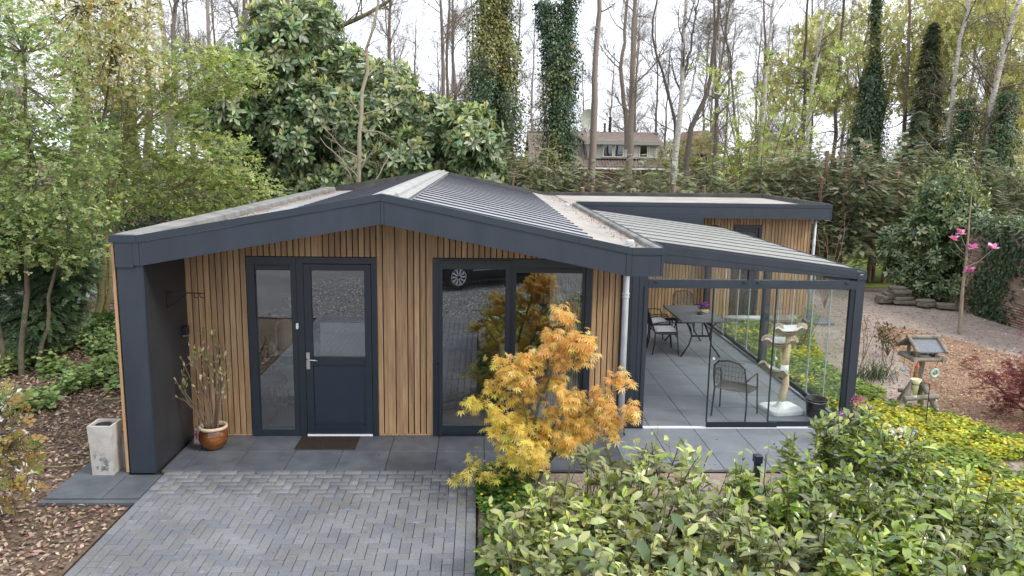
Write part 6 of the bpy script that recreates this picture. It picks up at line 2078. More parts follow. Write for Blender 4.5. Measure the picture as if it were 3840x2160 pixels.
q.build('trunk', M['twig'], t)
q = NP()
P = np.concatenate([s3[:, 1:].reshape(-1, 3), s2[:, 2:].reshape(-1, 3), L[:, -2:].reshape(-1, 3)])
P = np.repeat(P, 3, 0) + rng.normal(size=(len(P) * 3, 3)) * .034
P = P[rng.random(len(P)) < np.where(P[:, 2] < .5, .10, .62)]
n = len(P)
k = np.clip((P[:, 0] - .2) * .5 + (P[:, 2] - .7) * .45 + .2 + rng.normal(size=n) * .24, 0, 1)[:, None]
C = pal([(.70, .60, .11), (.64, .56, .10), (.74, .62, .16)], n) * (1 - k) + pal([(.86, .50, .18), (.88, .58, .27), (.82, .44, .14)], n) * k
scatter(q, palmate(7, 1.9, .085), P, rvec(n) * A([1, 1, .3]) + A([0, -.15, -.55]), A([[0, -.25, 1.]]) + rvec(n) * .35, rng.uniform(.055, .10, n), np.clip(C, .01, .85))
q.build('crown', M['leafmaple'], t)

# ------------------------------------------------------------------ ground cover
GC1 = [(5.42, -1.25), (5.42, 6.9), (6.3, 7.2), (7.3, 6.6), (6.9, 5.2), (6.45, 3.6), (6.4, 2.6), (6.7, 2.0), (6.35, 1.4), (6.9, 1.0), (7.2, .3), (7.6, -.5), (8.6, -1.3), (9.6, -2.2), (9.6, -4.2), (5.2, -4.0)]
q = NP()
P = in_poly_pts(GC1, 13500)
P = np.concatenate([P, rng.uniform(-.02, .10, (len(P), 1))], 1)
dens = vnoise(P[:, :2], 2.2, 4)
P = P[dens > -.75 - .4 * rng.random(len(P)) - (P[:, 0] < 6.2) * .8]
n = len(P)
yel = (vnoise(P[:, :2], 1.1, 8) + .9 * (P[:, 1] < .6))[:, None]
cl = np.where(yel > .5, pal([(.38, .42, .07), (.45, .47, .09)], n), pal([(.24, .32, .07), (.31, .38, .08), (.17, .24, .055)], n))
for _ in range(4):
    d = rvec(n) * A([1, 1, .25]) + A([0, 0, .15])
    scatter(q, ROUND, P + rng.normal(size=(n, 3)) * A([.02, .02, .01]), d, A([[0, 0, 1.]]) + rvec(n) * .35, rng.uniform(.045, .075, n), np.clip(cl * np.exp(rng.normal(size=(n, 1)) * .15), .01, .8))
fl = P[(yel[:, 0] > .35) & (rng.random(n) < .24)]
k = len(fl)
scatter(q, ROUND, fl + A([0, 0, .06]), rvec(k) * A([1, 1, .1]), A([[0, -.3, 1.]]) + rvec(k) * .3, .045, pal([(.72, .50, .02), (.78, .58, .03)], k))
tag(q.build('ground_cover', M['leafsoft']), 'yellow green flowering ground cover around the veranda', kind='stuff')

q = NP()
P = in_poly_pts([(.03, -1.25), (.55, -1.25), (.75, -2.2), (.5, -3.2), (.42, -4.6), (.05, -4.6), (.02, -2.9), (.18, -2.7), (.03, -2.4)], 1500)
P = np.concatenate([P, rng.uniform(-.02, .13, (len(P), 1))], 1)
P = P[vnoise(P[:, :2], 4, 3) > -.55]
n = len(P)
cl = pal([(.06, .13, .03), (.09, .18, .035), (.12, .21, .04)], n)
for _ in range(4):
    scatter(q, ROUND, P + rng.normal(size=(n, 3)) * A([.02, .02, .012]), rvec(n) * A([1, 1, .3]), A([[0, 0, 1.]]) + rvec(n) * .4, rng.uniform(.04, .07, n), cl)
k = 90
scatter(q, ROUND, P[:k] + A([0, 0, .06]), rvec(k) * A([1, 1, .1]), A([[0, -.4, 1.]]) + rvec(k) * .3, .038, pal([(.75, .52, .02)], k))
tag(q.build('border_plants', M['leafsoft']), 'green border plants with yellow flowers along the driveway', kind='stuff')

IVP = [(-10.2, 7.5), (-7.6, 6.4), (-5.4, 4.6), (-4.7, 3.4), (-5.2, 2.2), (-5.9, 1.3), (-7.2, .4), (-8.5, .6), (-10.5, 3.5)]
q = NP()
P = in_poly_pts(IVP, 9000)
P = np.concatenate([P, np.abs(rng.normal(size=(len(P), 1))) * .12], 1)
P = P[vnoise(P[:, :2], 1.3, 12) > -.05]
n = len(P)
cl = pal([(.16, .25, .075), (.22, .31, .10), (.28, .36, .13), (.10, .16, .05)], n)
for _ in range(4):
    scatter(q, ROUND, P + rng.normal(size=(n, 3)) * A([.04, .04, .03]), rvec(n) * A([1, 1, .3]), A([[.1, -.2, 1.]]) + rvec(n) * .4, rng.uniform(.06, .10, n), cl * np.exp(rng.normal(size=(n, 1)) * .15))
tag(q.build('ivy_carpet', M['ivy']), 'green ivy and periwinkle carpet left of the end wall', kind='stuff')

# leaf litter, chips, clods, gravel
q = NP()
P = in_poly_pts([(-14, -5), (-3.78, -5), (-3.78, -2.05), (-4.72, -2.05), (-4.72, 1.1), (-4.2, 1.2), (-4.2, 10), (-9, 10), (-14, 6)], 85000)
n = len(P)
P = np.concatenate([P, rng.uniform(-.055, -.02, (n, 1))], 1)
scatter(q, LEAF2, P, rvec(n) * A([1, 1, .25]), A([[0, 0, 1.]]) + rvec(n) * .45, rng.uniform(.035, .085, n), pal([(.25, .17, .12), (.34, .24, .175), (.18, .12, .085), (.44, .33, .25), (.14, .10, .075)], n))
tag(q.build('leaf_litter', M['litter']), 'brown fallen leaves on the woodland floor', kind='stuff')
q = NP()
P = in_poly_pts(CHIPS, 15000)
n = len(P)
P = np.concatenate([P, rng.uniform(-.036, -.015, (n, 1))], 1)
scatter(q, (LEAF2[0] * A([.6, 1, 1]), None, LEAF2[2]), P, rvec(n) * A([1, 1, .3]), A([[0, 0, 1.]]) + rvec(n) * .5, rng.uniform(.03, .08, n), pal([(.34, .21, .13), (.44, .30, .2), (.26, .15, .09), (.52, .38, .27)], n))
tag(q.build('wood_chips', M['litter']), 'loose wood chips covering the curved path', kind='stuff')
q = NP()
P = in_poly_pts([(5.5, -3), (5.5, 7.2), (8, 8), (9.2, 12), (12.6, 11), (12.6, 5), (12.6, -3)], 5200)
n = len(P)
P = np.concatenate([P, np.full((n, 1), -.043)], 1)
cube = (A([[-.5, -.5, 0], [.5, -.5, 0], [.5, .5, 0], [-.5, .5, 0], [-.3, -.3, .5], [.3, -.3, .5], [.3, .3, .5], [-.3, .3, .5]], float), A([[4, 5, 6, 7], [0, 1, 5, 4], [1, 2, 6, 5], [2, 3, 7, 6], [3, 0, 4, 7]]), None)
scatter(q, cube, P, rvec(n) * A([1, 1, .1]), A([[0, 0, 1.]]) + rvec(n) * .2, rng.uniform(.012, .04, n), pal([(.27, .225, .19), (.23, .19, .155), (.31, .265, .225)], n))
tag(q.build('soil_clods', M['litter']), 'crumbs and clods on the sandy soil', kind='stuff')
q = NP()
P = np.stack([rng.uniform(-5, 6, 9000), rng.uniform(-13.5, -7.75, 9000), np.full(9000, -.03)], 1)
n = len(P)
scatter(q, cube, P, rvec(n) * A([1, 1, .2]), A([[0, 0, 1.]]) + rvec(n) * .3, rng.uniform(.02, .045, n), pal([(.40, .39, .38), (.25, .24, .235), (.5, .49, .47), (.16, .16, .16)], n))
tag(q.build('gravel', M['litter']), 'loose grey gravel of the yard in front', kind='stuff')
q = NP()
n = 260
P = np.stack([rng.uniform(-3.6, 5.2, n), rng.uniform(-3.6, -.1, n), np.full(n, .004)], 1)
scatter(q, LEAF2, P, rvec(n) * A([1, 1, .05]), A([[0, 0, 1.]]) + rvec(n) * .15, rng.uniform(.012, .04, n), pal([(.05, .035, .025), (.18, .12, .07), (.30, .22, .14)], n))
tag(q.build('scattered_leaves', M['litter']), 'few small dead leaves on paving and slabs', kind='stuff')

# ------------------------------------------------------------------ trees and shrubs on the left
FRESH = [(.32, .38, .13), (.40, .45, .18), (.24, .30, .10), (.47, .50, .24), (.17, .22, .075)]


def leafy(nm, lab, cat, base, blobs, n, cols, size=(.16, .3), tm=None, stems=None, wcol=A([.17, .15, .09]), inner=.15, flat=.4, fl=None, nfl=0, m='leafsoft', nb=70, zmin=.2):
    t = thing(nm, lab, cat, base)
    qt, q = NP(), NP()
    P, N = shell_points(blobs, n, inner, zmin)
    # layered: pull points toward thin horizontal tiers
    tier = np.round(P[:, 2] / .33 + .5 * vnoise(P[:, :2], 1.0, 2)) * .33
    P[:, 2] = P[:, 2] * .75 + tier * .25 + .05 * rng.normal(size=len(P))
    k = len(P)
    if stems is None: stems = [[base, tuple(A(blobs[0][0]))]]
    anchors = []
    for s in stems:
        L = smooth_line(s[0], 12, .02)
        tubes(qt, L[None], np.linspace(s[1], s[2], 12)[None], 8, wcol)
        anchors.append(L[4:])
    an = np.concatenate(anchors)
    c = rng.choice(k, min(k, nb), replace=False)
    tips = P[c]
    ba = an[np.argmin(np.linalg.norm(tips[:, None] - an[None] + A([0, 0, .6]), axis=2), 1)]
    pts, rad = wood_to(qt, ba, tips, .016, .004, wcol, 4, .12)
    Pk, D, LL, RR = kids(pts, rad, 5, .35, 1, .7, .5, .6)
    s2, r2 = branch(Pk, D, LL, np.maximum(RR * .7, .003), 3, .2, .03)
    tubes(qt, s2, r2, 3, wcol)
    tm = tm or [spray(5, .42), spray(6, .36), spray(5, .5)]
    ix = rng.integers(0, len(tm), k)
    for j, tt in enumerate(tm):
        s = ix == j
        kk = int(s.sum())
        scatter(q, tt, P[s], nrm(N[s]) * .5 + rvec(kk) * A([1, 1, flat]) + A([0, 0, -.1]), A([[.15, -.15, 1.]]) + rvec(kk) * .55, rng.uniform(*size, kk), pal(cols, kk, None, .16))
    qt.build('trunk', M['bark'], t)
    q.build('crown', M[m], t)
    if nfl:
        q = NP()
        c = rng.choice(k, nfl)
        for _ in range(5):
            scatter(q, LEAF2, P[c] + rng.normal(size=(nfl, 3)) * .04, rvec(nfl), rvec(nfl), .065, pal(fl, nfl, None, .1))
        q.build('blossom', M['petal'], t)
    return t


def st(key, extra=None):
    p, r0, r1 = TR[key]
    p = [list(x) for x in p]
    p[0][2] = max(p[0][2], -.05) if p[0][2] > -.6 else -.05
    p[0][2] = -.06
    return (p, r0 * 1.1, r1)


leafy('mossy_maple', 'yellow green sapling with several mossy stems by the end wall', 'tree', (-7.9, 6.1, 0),
      [((-6.9, 6.6, 4.3), (1.3, 1.1, .9)), ((-5.6, 6.6, 3.6), (1.1, .9, .55)), ((-6.2, 6.8, 2.9), (1.2, .9, .55)), ((-4.9, 6.6, 3.0), (.8, .7, .32)), ((-7.5, 6.3, 3.0), (.9, .9, .8)), ((-6.3, 7.0, 5.3), (1.4, .9, .7)), ((-5.2, 7, 5.3), (.9, .7, .45)), ((-7.6, 6.6, 5.6), (1, .9, .7)), ((-5.6, 7.2, 2.2), (.9, .7, .35))],
      7600, FRESH, (.09, .17), None, [st('mossA'), st('mossB'), st('mossC'), st('mossD')], A([.20, .18, .085]), .1, .35)
leafy('hawthorn_tree', 'big light green leafy tree filling the left edge', 'tree', (-7.6, 3.0, 0),
      [((-7.2, 3.0, 4.9), (.9, 1.0, 1.2)), ((-7.0, 2.8, 3.4), (.9, 1.0, .9)), ((-6.7, 3.0, 2.75), (.7, .8, .4)), ((-6.5, 3.2, 3.8), (.6, .7, .6)), ((-7.5, 2.8, 2.3), (1.0, .7, .5)), ((-6.8, 3.2, 2.1), (.6, .6, .4)), ((-8.2, 3, 3.8), (.9, 1, 1.4)), ((-8.2, 3, 5.6), (1, 1, 1))],
      8200, [(.24, .31, .12), (.31, .38, .16), (.17, .23, .085), (.40, .46, .23)], (.085, .15), None,
      [([(-7.7, 3.0, -.06), (-7.5, 3.0, 1.5), (-7.3, 3.0, 3.2), (-7.2, 3, 5.2)], .05, .02), ([(-7.5, 3.1, -.06), (-7.1, 3.0, 1.4), (-6.8, 3.0, 3.0)], .04, .015), ([(-8, 3.1, -.06), (-8.1, 3.0, 2.4), (-8.2, 3.0, 5.0)], .045, .018)], A([.13, .115, .08]), .1, .35)
leafy('serviceberry_tree', 'bronze leaved tree with white blossom at the upper left', 'tree', (-7.9, 5.0, 0),
      [((-7.3, 5.0, 5.9), (1.0, .9, .8)), ((-6.5, 5.0, 6.2), (.8, .8, .7)), ((-6.5, 5.1, 5.1), (.7, .7, .45)), ((-7.4, 5.0, 4.8), (.8, .7, .5))],
      2600, [(.42, .33, .15), (.48, .40, .20), (.36, .36, .14), (.40, .41, .17)], (.08, .14), None,
      [([(-7.9, 5.0, -.06), (-7.7, 5.0, 2.5), (-7.4, 5.0, 4.5), (-7.2, 5, 6.3)], .05, .018), ([(-7.8, 5.1, -.06), (-7.2, 5.0, 3.0), (-6.7, 5.0, 5.6)], .04, .015)], A([.12, .10, .08]), .1, .35, [(.84, .80, .78)], 700)
leafy('elder_bush', 'green leafy bush between the oak trunk and the mossy stems', 'shrub', (-9.4, 9.5, 0),
      [((-8.0, 9.8, .8), (1.0, .9, .6)), ((-6.8, 9.8, 1.6), (1.0, .8, .9)), ((-11.6, 9.6, 2.2), (1.0, 1, 1.3))],
      2000, [(.07, .11, .04), (.10, .15, .05), (.16, .20, .07)], (.12, .2), None, [([(-11.6, 9.6, -.06), (-11.6, 9.6, 1.0), (-11.5, 9.6, 2.6)], .04, .015), ([(-7.4, 9.8, -.06), (-7.3, 9.8, .8), (-7.2, 9.8, 1.6)], .03, .012)], inner=.2)
leafy('holly_thicket', 'dark evergreen thicket below the tall laurel', 'shrub', (-6.6, 12.8, 0),
      [((-7.3, 12.6, 1.2), (1.2, .9, 1.2)), ((-5.6, 12.5, 1.0), (1.2, .8, 1.0)), ((-9.0, 13.4, 1.6), (1.3, 1, 1.5)), ((-3.6, 12.6, 1.0), (1.2, .7, .9)), ((-10.8, 14.5, 1.6), (1.3, 1, 1.5))],
      3600, [(.03, .06, .02), (.045, .08, .025), (.07, .11, .035)], (.18, .3), None, [([(-6.6, 12.8, -.06), (-6.5, 12.7, 1), (-6.4, 12.6, 1.8)], .04, .015)], inner=.3, m='leafgloss')
leafy('understorey_bush', 'dim green undergrowth far back on the left by the lane', 'shrub', (-15, 21, 0),
      [((-14.5, 21, 1.6), (2.2, 1.5, 1.6)), ((-18.5, 22, 2.2), (2.5, 1.5, 2.2)), ((-12.2, 22, 2.2), (1.8, 1.5, 2.0)), ((-9.6, 21, 2.4), (1.8, 1.4, 2.2)), ((-22, 24, 2.4), (2.5, 2, 2.4))],
      3000, [(.08, .10, .04), (.12, .14, .05), (.16, .15, .07)], (.25, .5), None, [([(-14.5, 21, -.06), (-14.4, 21, 1), (-14.3, 21, 2.4)], .05, .02)], inner=.2)
leafy('distant_thicket', 'pale green thicket along the far edge of the garden', 'shrub', (12, 40, 0),
      [((-2, 38, 1.4), (3, 1.5, 1.6)), ((2.5, 39, 1.6), (2, 1.5, 1.9)), ((16, 38, 1.8), (3, 1.5, 1.9)), ((21, 38, 2.0), (3, 1.5, 2.2)), ((27, 38, 2.2), (3.5, 2, 2.6)), ((33, 38, 2.4), (3.5, 2, 3)), ((10, 30, .9), (2.2, 1.2, 1.4)), ((13.5, 29, 1.0), (2, 1.2, 1.6)), ((13.0, 42, 3.0), (1.6, 1, 1.7)), ((15.2, 43, 3.4), (1.5, 1, 1.9)), ((18.5, 44, 3.2), (1.8, 1, 1.6)), ((22.0, 45, 3.6), (2.2, 1, 1.8))],
      7600, [(.22, .23, .09), (.30, .30, .12), (.16, .18, .07), (.33, .29, .16)], (.3, .6), None, [([(12, 40, -.06), (12, 40, 1), (12, 40, 2)], .05, .02)], inner=.2)
t = leafy('flowering_currant', 'sprays of white blossom and bronze leaves at the lower left', 'shrub', (-5.35, -2.55, 0),
          [((-4.72, -2.5, .95), (.28, .3, .22)), ((-4.62, -2.5, .55), (.25, .3, .22)), ((-5.0, -2.4, 1.25), (.35, .3, .25)), ((-4.95, -2.6, .3), (.3, .3, .25))],
          230, [(.26, .22, .05), (.30, .20, .06), (.2, .2, .05)], (.10, .17), None, [([(-5.35, -2.55, -.06), (-5.2, -2.5, .5), (-4.9, -2.5, .95)], .014, .006), ([(-5.3, -2.5, -.06), (-5.0, -2.5, .35), (-4.65, -2.5, .6)], .012, .005)], A([.14, .10, .08]), .2, .5, [(.80, .78, .80)], 60, nb=40, zmin=.1)
t = thing('yew_bush', 'dark green yew with drooping sprays at the left edge', 'conifer', (-8.3, 4.8, 0))
q, qt = NP(), NP()
L, R = smooth_line([(-8.32, 4.9, -.06), (-8.30, 4.9, 1.16), (-8.26, 4.9, 2.9)], 10, .02), np.linspace(.09, .03, 10)
tubes(qt, L[None], R[None], 8, A([.12, .09, .07]))
bl = [((-7.2, 3.7, 1.5), (.5, .5, .6)), ((-7.6, 3.5, .9), (.6, .5, .6)), ((-8.2, 4.4, 1.9), (.95, .8, .6)), ((-7.5, 4.4, 1.6), (.55, .6, .4)), ((-8.5, 4.3, 1.1), (.95, .7, .6)), ((-7.8, 4.2, .75), (.6, .5, .3)), ((-8.5, 4.2, 2.5), (.8, .6, .35)), ((-9.2, 4.2, 1.6), (.6, .6, .8))]
P, N = shell_points(bl, 7500, .3, .2)
n = len(P)
scatter(q, frond(6), P, N * A([1, 1, .2]) + A([0, 0, -.15]) + rvec(n) * .4, A([[0, 0, 1.]]) + rvec(n) * .3, rng.uniform(.13, .27, n), pal([(.045, .08, .04), (.065, .105, .05), (.09, .135, .065)], n))
wood_to(qt, L[5], P[:50], .02, .004, A([.12, .09, .07]), 3, 0)
qt.build('trunk', M['bark'], t)
q.build('foliage', M['needle'], t)
stemmed('wild_seedling', 'small green seedling in the leaf litter by the planter', 'plant', (-5.55, -.55, -.04), .22, 6, .5, A([.1, .12, .05]), None, 90, .06, [(.10, .17, .04), (.14, .22, .05)])
stemmed('laurel_seedling', 'low laurel seedling under the mossy stems', 'plant', (-7.35, 5.35, -.04), .7, 9, .45, A([.1, .1, .05]), None, 160, .14, [(.05, .10, .03), (.08, .14, .04)], LEAF8)
q = NP()
P = A([[-5.7, 1.6, -.02], [-5.2, .3, -.02], [-4.95, -2.6, -.02], [-6.3, -.8, -.02], [-5.3, -1.0, -.02]])
s1, r1 = branch(P, rvec(5) * A([1, 1, .05]), rng.uniform(.5, .9, 5), .016, 6, .12, 0, .5)
s1[:, :, 2] = np.maximum(s1[:, :, 2], -.03)
tubes(q, s1, r1, 6, A([.20, .18, .10]))
tag(q.build('fallen_twigs', M['bark']), 'mossy twigs lying in the leaf litter', kind='stuff')

# ------------------------------------------------------------------ far houses
fh = thing('far_house', 'distant house with tiled roof, long dormer and satellite dish', 'house', (8.6, 48, 0))
x0, x1, yf, yr, ze, zr = 3.55, 13.7, 45.6, 49.4, 2.98, 5.36
MB().box(x0 + .35, x1 - .4, yf + .5, yr + 3.4, 0, 2.9).build('house_wall', varied('brown_brick', (.13, .085, .065), (.2, .13, .10), 6, .9, .1), fh)
MB().add([(x0 + .3, yf + .6, 2.6), (x0 + .3, yr + 3.2, 2.6), (x0 + .3, yr, zr - .1), (x0 + .5, yf + .6, 2.6), (x0 + .5, yr + 3.2, 2.6), (x0 + .5, yr, zr - .1)], [(0, 1, 2), (5, 4, 3), (0, 3, 4, 1), (1, 4, 5, 2), (2, 5, 3, 0)]).build('gable_cladding', mat('grey_boards', (.33, .34, .31), .8)[0], fh)
rfm = MB().hexa([(x0 + .02, yf, ze - .14), (x1, yf, ze - .14), (x1 - .35, yr, zr - .14), (x0 + .1, yr, zr - .14), (x0 + .02, yf, ze - .03), (x1, yf, ze - .03), (x1 - .35, yr, zr - .03), (x0 + .1, yr, zr - .03)])
rfo = rfm.build('house_roof', M['rooftile'], fh)
MB().hexa([(x0, yr, zr - .14), (x1 - .3, yr, zr - .14), (x1 - .3, yr + 3.8, 2.9), (x0, yr + 3.8, 2.9), (x0, yr, zr - .03), (x1 - .3, yr, zr - .03), (x1 - .3, yr + 3.8, 3.0), (x0, yr + 3.8, 3.0)]).build('roof_slope', M['rooftile'], fh)
tl_ = MB()
nr, nc = 17, 46
for i in range(nr):
    for j in range(nc):
        s0, s1_ = i / nr, (i + 1.12) / nr
        xa = x0 + (x1 - .3 - x0) * j / nc + .01
        xb = x0 + (x1 - .3 - x0) * (j + 1) / nc - .015
        ya, yb = yf + (yr - yf) * s0, yf + (yr - yf) * min(s1_, 1)
        za, zb = ze + (zr - ze) * s0, ze + (zr - ze) * min(s1_, 1)
        xm = (xa + xb) / 2
        tl_.add([(xa, ya, za + .0), (xm, ya, za + .055), (xb, ya, za + .0), (xa, yb, zb - .035), (xm, yb, zb + .02), (xb, yb, zb - .035)], [(0, 1, 4, 3), (1, 2, 5, 4), (0, 2, 1)])
tag(tl_.build('roof_tiles', M['rooftile'], rfo), kind='stuff')
MB().tube([(x0, yr, zr + .02), (x1 - .3, yr, zr + .02)], .11, 8).build('ridge_tiles', M['rooftile'], rfo)
MB().box(x0, x1, yf - .08, yf, ze - .2, ze - .1).build('house_gutter', M['alu'], fh)
dw0, dw1, dy = 7.75, 12.75, 46.15
zs, zt = 3.52, 4.62
dmr = MB().box(dw0, dw1, dy, dy + 2.2, zs, zt).build('dormer', mat('pale_cladding', (.36, .355, .32), .7)[0], fh)
MB().hexa([(dw0 - .3, dy - .35, zt), (dw1 + .2, dy - .35, zt), (dw1 + .2, yr, zr - .02), (dw0 - .9, yr, zr - .02), (dw0 - .3, dy - .35, zt + .1), (dw1 + .2, dy - .35, zt + .1), (dw1 + .2, yr, zr + .08), (dw0 - .9, yr, zr + .08)]).build('dormer_roof', mat('pink_brown_tile', (.26, .19, .165), .8)[0], dmr)
td_ = MB()
for i in range(11):
    for j in range(34):
        s0, s1_ = i / 11, min((i + 1.1) / 11, 1)
        xa = dw0 - .3 + 5.5 * j / 34
        xb = xa + .13
        sh_ = lambda s: -.6 * s * (1 - j / 34)
        td_.add([(xa + sh_(s0), dy - .36 + (yr - dy + .36) * s0, zt + .1 + (zr - zt) * s0), (xb + sh_(s0), dy - .36 + (yr - dy + .36) * s0, zt + .15 + (zr - zt) * s0), (xb + sh_(s1_), dy - .36 + (yr - dy + .36) * s1_, zt + .12 + (zr - zt) * s1_), (xa + sh_(s1_), dy - .36 + (yr - dy + .36) * s1_, zt + .07 + (zr - zt) * s1_)], [(0, 1, 2, 3)])
tag(td_.build('dormer_tiles', M['rooftile'], dmr), kind='stuff')
MB().box(dw0 - .35, dw1 + .25, dy - .40, dy - .345, zt - .12, zt + .06).build('dormer_fascia', mat('grey_green_board', (.26, .28, .25), .7)[0], dmr)
ww = mat('cream_frame', (.62, .60, .52), .6)[0]
cur_m = mat('net_curtain', (.42, .42, .42), .9)[0]
for a, b, c in ((8.75, 9.5, 0), (9.53, 10.25, 0), (11.35, 11.98, 0), (12.03, 12.6, 1)):
    w_ = MB().box(a, b, dy - .07, dy - .002, zs + .10, zs + .16).box(a, b, dy - .07, dy - .002, zt - .18, zt - .12).box(a, a + .07, dy - .07, dy - .002, zs + .16, zt - .18).box(b - .07, b, dy - .07, dy - .002, zs + .16, zt - .18).build('window', ww, dmr)
    MB().box(a + .071, b - .071, dy - .03, dy - .015, zs + .161, zt - .181).build('pane', cur_m if c else M['glassfar'], w_)
MB().box(10.3, 11.3, dy - .05, dy - .003, zs + .1, zt - .12).build('dormer_panel', mat('white_panel', (.46, .46, .42), .7)[0], dmr)
dish = MB()
for i, rr_ in enumerate((.02, .3, .5, .62)):
    pass
MB().tube([(7.75, 46.9, 4.4), (7.75, 46.9, 6.1)], .03, 8).build('dish_pole', M['zinc'], fh)
V, F = [], []
for i, rr_ in enumerate((.02, .25, .45, .62)):
    for j in range(24):
        a = 2 * PI * j / 24
        V.append((7.75 + rr_ * math.cos(a), 46.75 - .18 * (rr_ / .62) ** 2, 6.25 + rr_ * math.sin(a) * 1.15))
for i in range(3):
    for j in range(24): F.append((i * 24 + j, i * 24 + (j + 1) % 24, (i + 1) * 24 + (j + 1) % 24, (i + 1) * 24 + j))
MB().add(V, F).add([(x, y + .02, z) for x, y, z in V], [tuple(reversed(f)) for f in F]).build('satellite_dish', mat('mossy_dish', (.36, .38, .31), .7)[0], fh, smooth=True)
MB().bar((7.75, 46.57, 5.7), (7.75, 46.1, 6.2), .03, .03).build('dish_arm', M['zinc'], fh)
MB().tube([(9.35, yr, 5.3), (9.35, yr, 5.95), (9.35, yr, 6.1)], [.09, .08, .11], 10).build('flue', mat('brown_flue', (.11, .06, .05), .7)[0], fh)
MB().tube([(9.75, yr, 5.3), (9.75, yr, 6.35), (9.75, yr, 6.55)], [.11, .10, .12], 10).build('flue', M['black'], fh)
for lab, cx_, cy_, w, hgt, ridge, mw, mr in (('far cottage with an orange tiled roof among the trunks', 20.1, 61, 3.0, 4.3, 6.05, (.42, .42, .40), M['rooftile2']), ('far white gable house with brown roof behind the hedge', 27.7, 61, 2.6, 4.9, 5.9, (.62, .63, .64), M['rooftile'])):
    h2 = thing('far_house', lab, 'house', (cx_, cy_, 0))
    MB().box(cx_ - w / 2, cx_ + w / 2, cy_, cy_ + 6, 0, hgt).build('house_wall', mat('render_wall', mw, .8)[0], h2)
    MB().prism([(cx_ - w / 2 - .4, hgt - .3), (cx_ + w / 2 + .4, hgt - .3), (cx_ + .35, ridge), (cx_ - .35, ridge)], cy_ - .3, cy_ + 6.3).build('house_roof', mr, h2)
    MB().box(cx_ - .45, cx_ + .45, cy_ - .03, cy_ - .005, 2.9, 3.9).build('window', M['glassfar'], h2)

# ------------------------------------------------------------------ the parked car in front (seen mirrored in the window)
car = thing('parked_car', 'black car parked on the gravel, mirrored in the big window', 'car', (.9, -12.4, 0))
cp = mat('black_car_paint', (.008, .008, .010), .15, .6)[0]
secs = [(-1.35, .35, .62, .62), (-1.28, .28, .78, .72), (-.75, .22, .90, .82), (-.2, .20, .96, .86), (.35, .20, 1.44, .80), (1.1, .20, 1.50, .78), (1.9, .20, 1.48, .78), (2.6, .24, 1.02, .84), (3.05, .30, .98, .80), (3.15, .40, .80, .7)]
V, F = [], []
for x, zb_, zt_, hw in secs:
    zm = min(zt_, .86)
    ring = [(-hw * .92, zb_), (-hw, zb_ + .15), (-hw, zm * .75 + .05), (-hw * .97, zm - .02), (-hw * .80, zt_ - .03), (-hw * .6, zt_), (hw * .6, zt_), (hw * .80, zt_ - .03), (hw * .97, zm - .02), (hw, zm * .75 + .05), (hw, zb_ + .15), (hw * .92, zb_)]
    V += [(x, -12.5 + y, z) for y, z in ring]
for i in range(len(secs) - 1):
    for j in range(12): F.append((i * 12 + j, i * 12 + (j + 1) % 12, (i + 1) * 12 + (j + 1) % 12, (i + 1) * 12 + j))
F += [tuple(range(12)), tuple(range(len(V) - 12, len(V)))]
MB().add(V, F).build('body', cp, car, smooth=False, bevel=.01)
MB().box(.3, 2.3, -11.80, -11.70, .92, 1.34).build('car_window', mat('car_glass', (.02, .022, .025), .05)[0], car)
MB().box(-.1, 2.2, -11.66, -11.64, .50, .53).box(.5, 2.3, -11.66, -11.64, .60, .615).build('sill_trim', M['steel'], car)
for x in (-.58, 2.25):
    for y in (-11.68, -13.3):
        wq = MB()
        prof = [(.22, -.10), (.33, -.11), (.36, -.08), (.36, .08), (.33, .11), (.22, .10), (.2, .05)]
        k = 28
        V, F = [], []
        for r_, yy in prof:
            for j in range(k):
                a = 2 * PI * j / k
                V.append((x + r_ * math.cos(a), y + yy, .36 + r_ * math.sin(a)))
        for i in range(len(prof) - 1):
            for j in range(k): F.append((i * k + j, i * k + (j + 1) % k, (i + 1) * k + (j + 1) % k, (i + 1) * k + j))
        wo = wq.add(V, F).build('wheel', M['rubber'], car, smooth=True)
        rb = MB()
        s = 1 if y > -12.5 else -1
        for j in range(10):
            a = 2 * PI * j / 10
            for da in (-.09, .09):
                rb.bar((x + .05 * math.cos(a), y + s * .09, .36 + .05 * math.sin(a)), (x + .225 * math.cos(a + da), y + s * .085, .36 + .225 * math.sin(a + da)), .022, .02, (0, 1, 0))
        rb.tube([(x + .228 * math.cos(a), y + s * .09, .36 + .228 * math.sin(a)) for a in np.linspace(0, 2 * PI, 29)[:-1]], .014, 6, closed=True)
        rb.build('rim', M['alu'], wo)
car.rotation_euler = (0, 0, math.radians(-27))
car.location = (-.58 + 1.48 * math.cos(math.radians(27)) - .72 * math.sin(math.radians(27)) + .0, -11.68 - 1.48 * math.sin(math.radians(27)) - .72 * math.cos(math.radians(27)), 0)

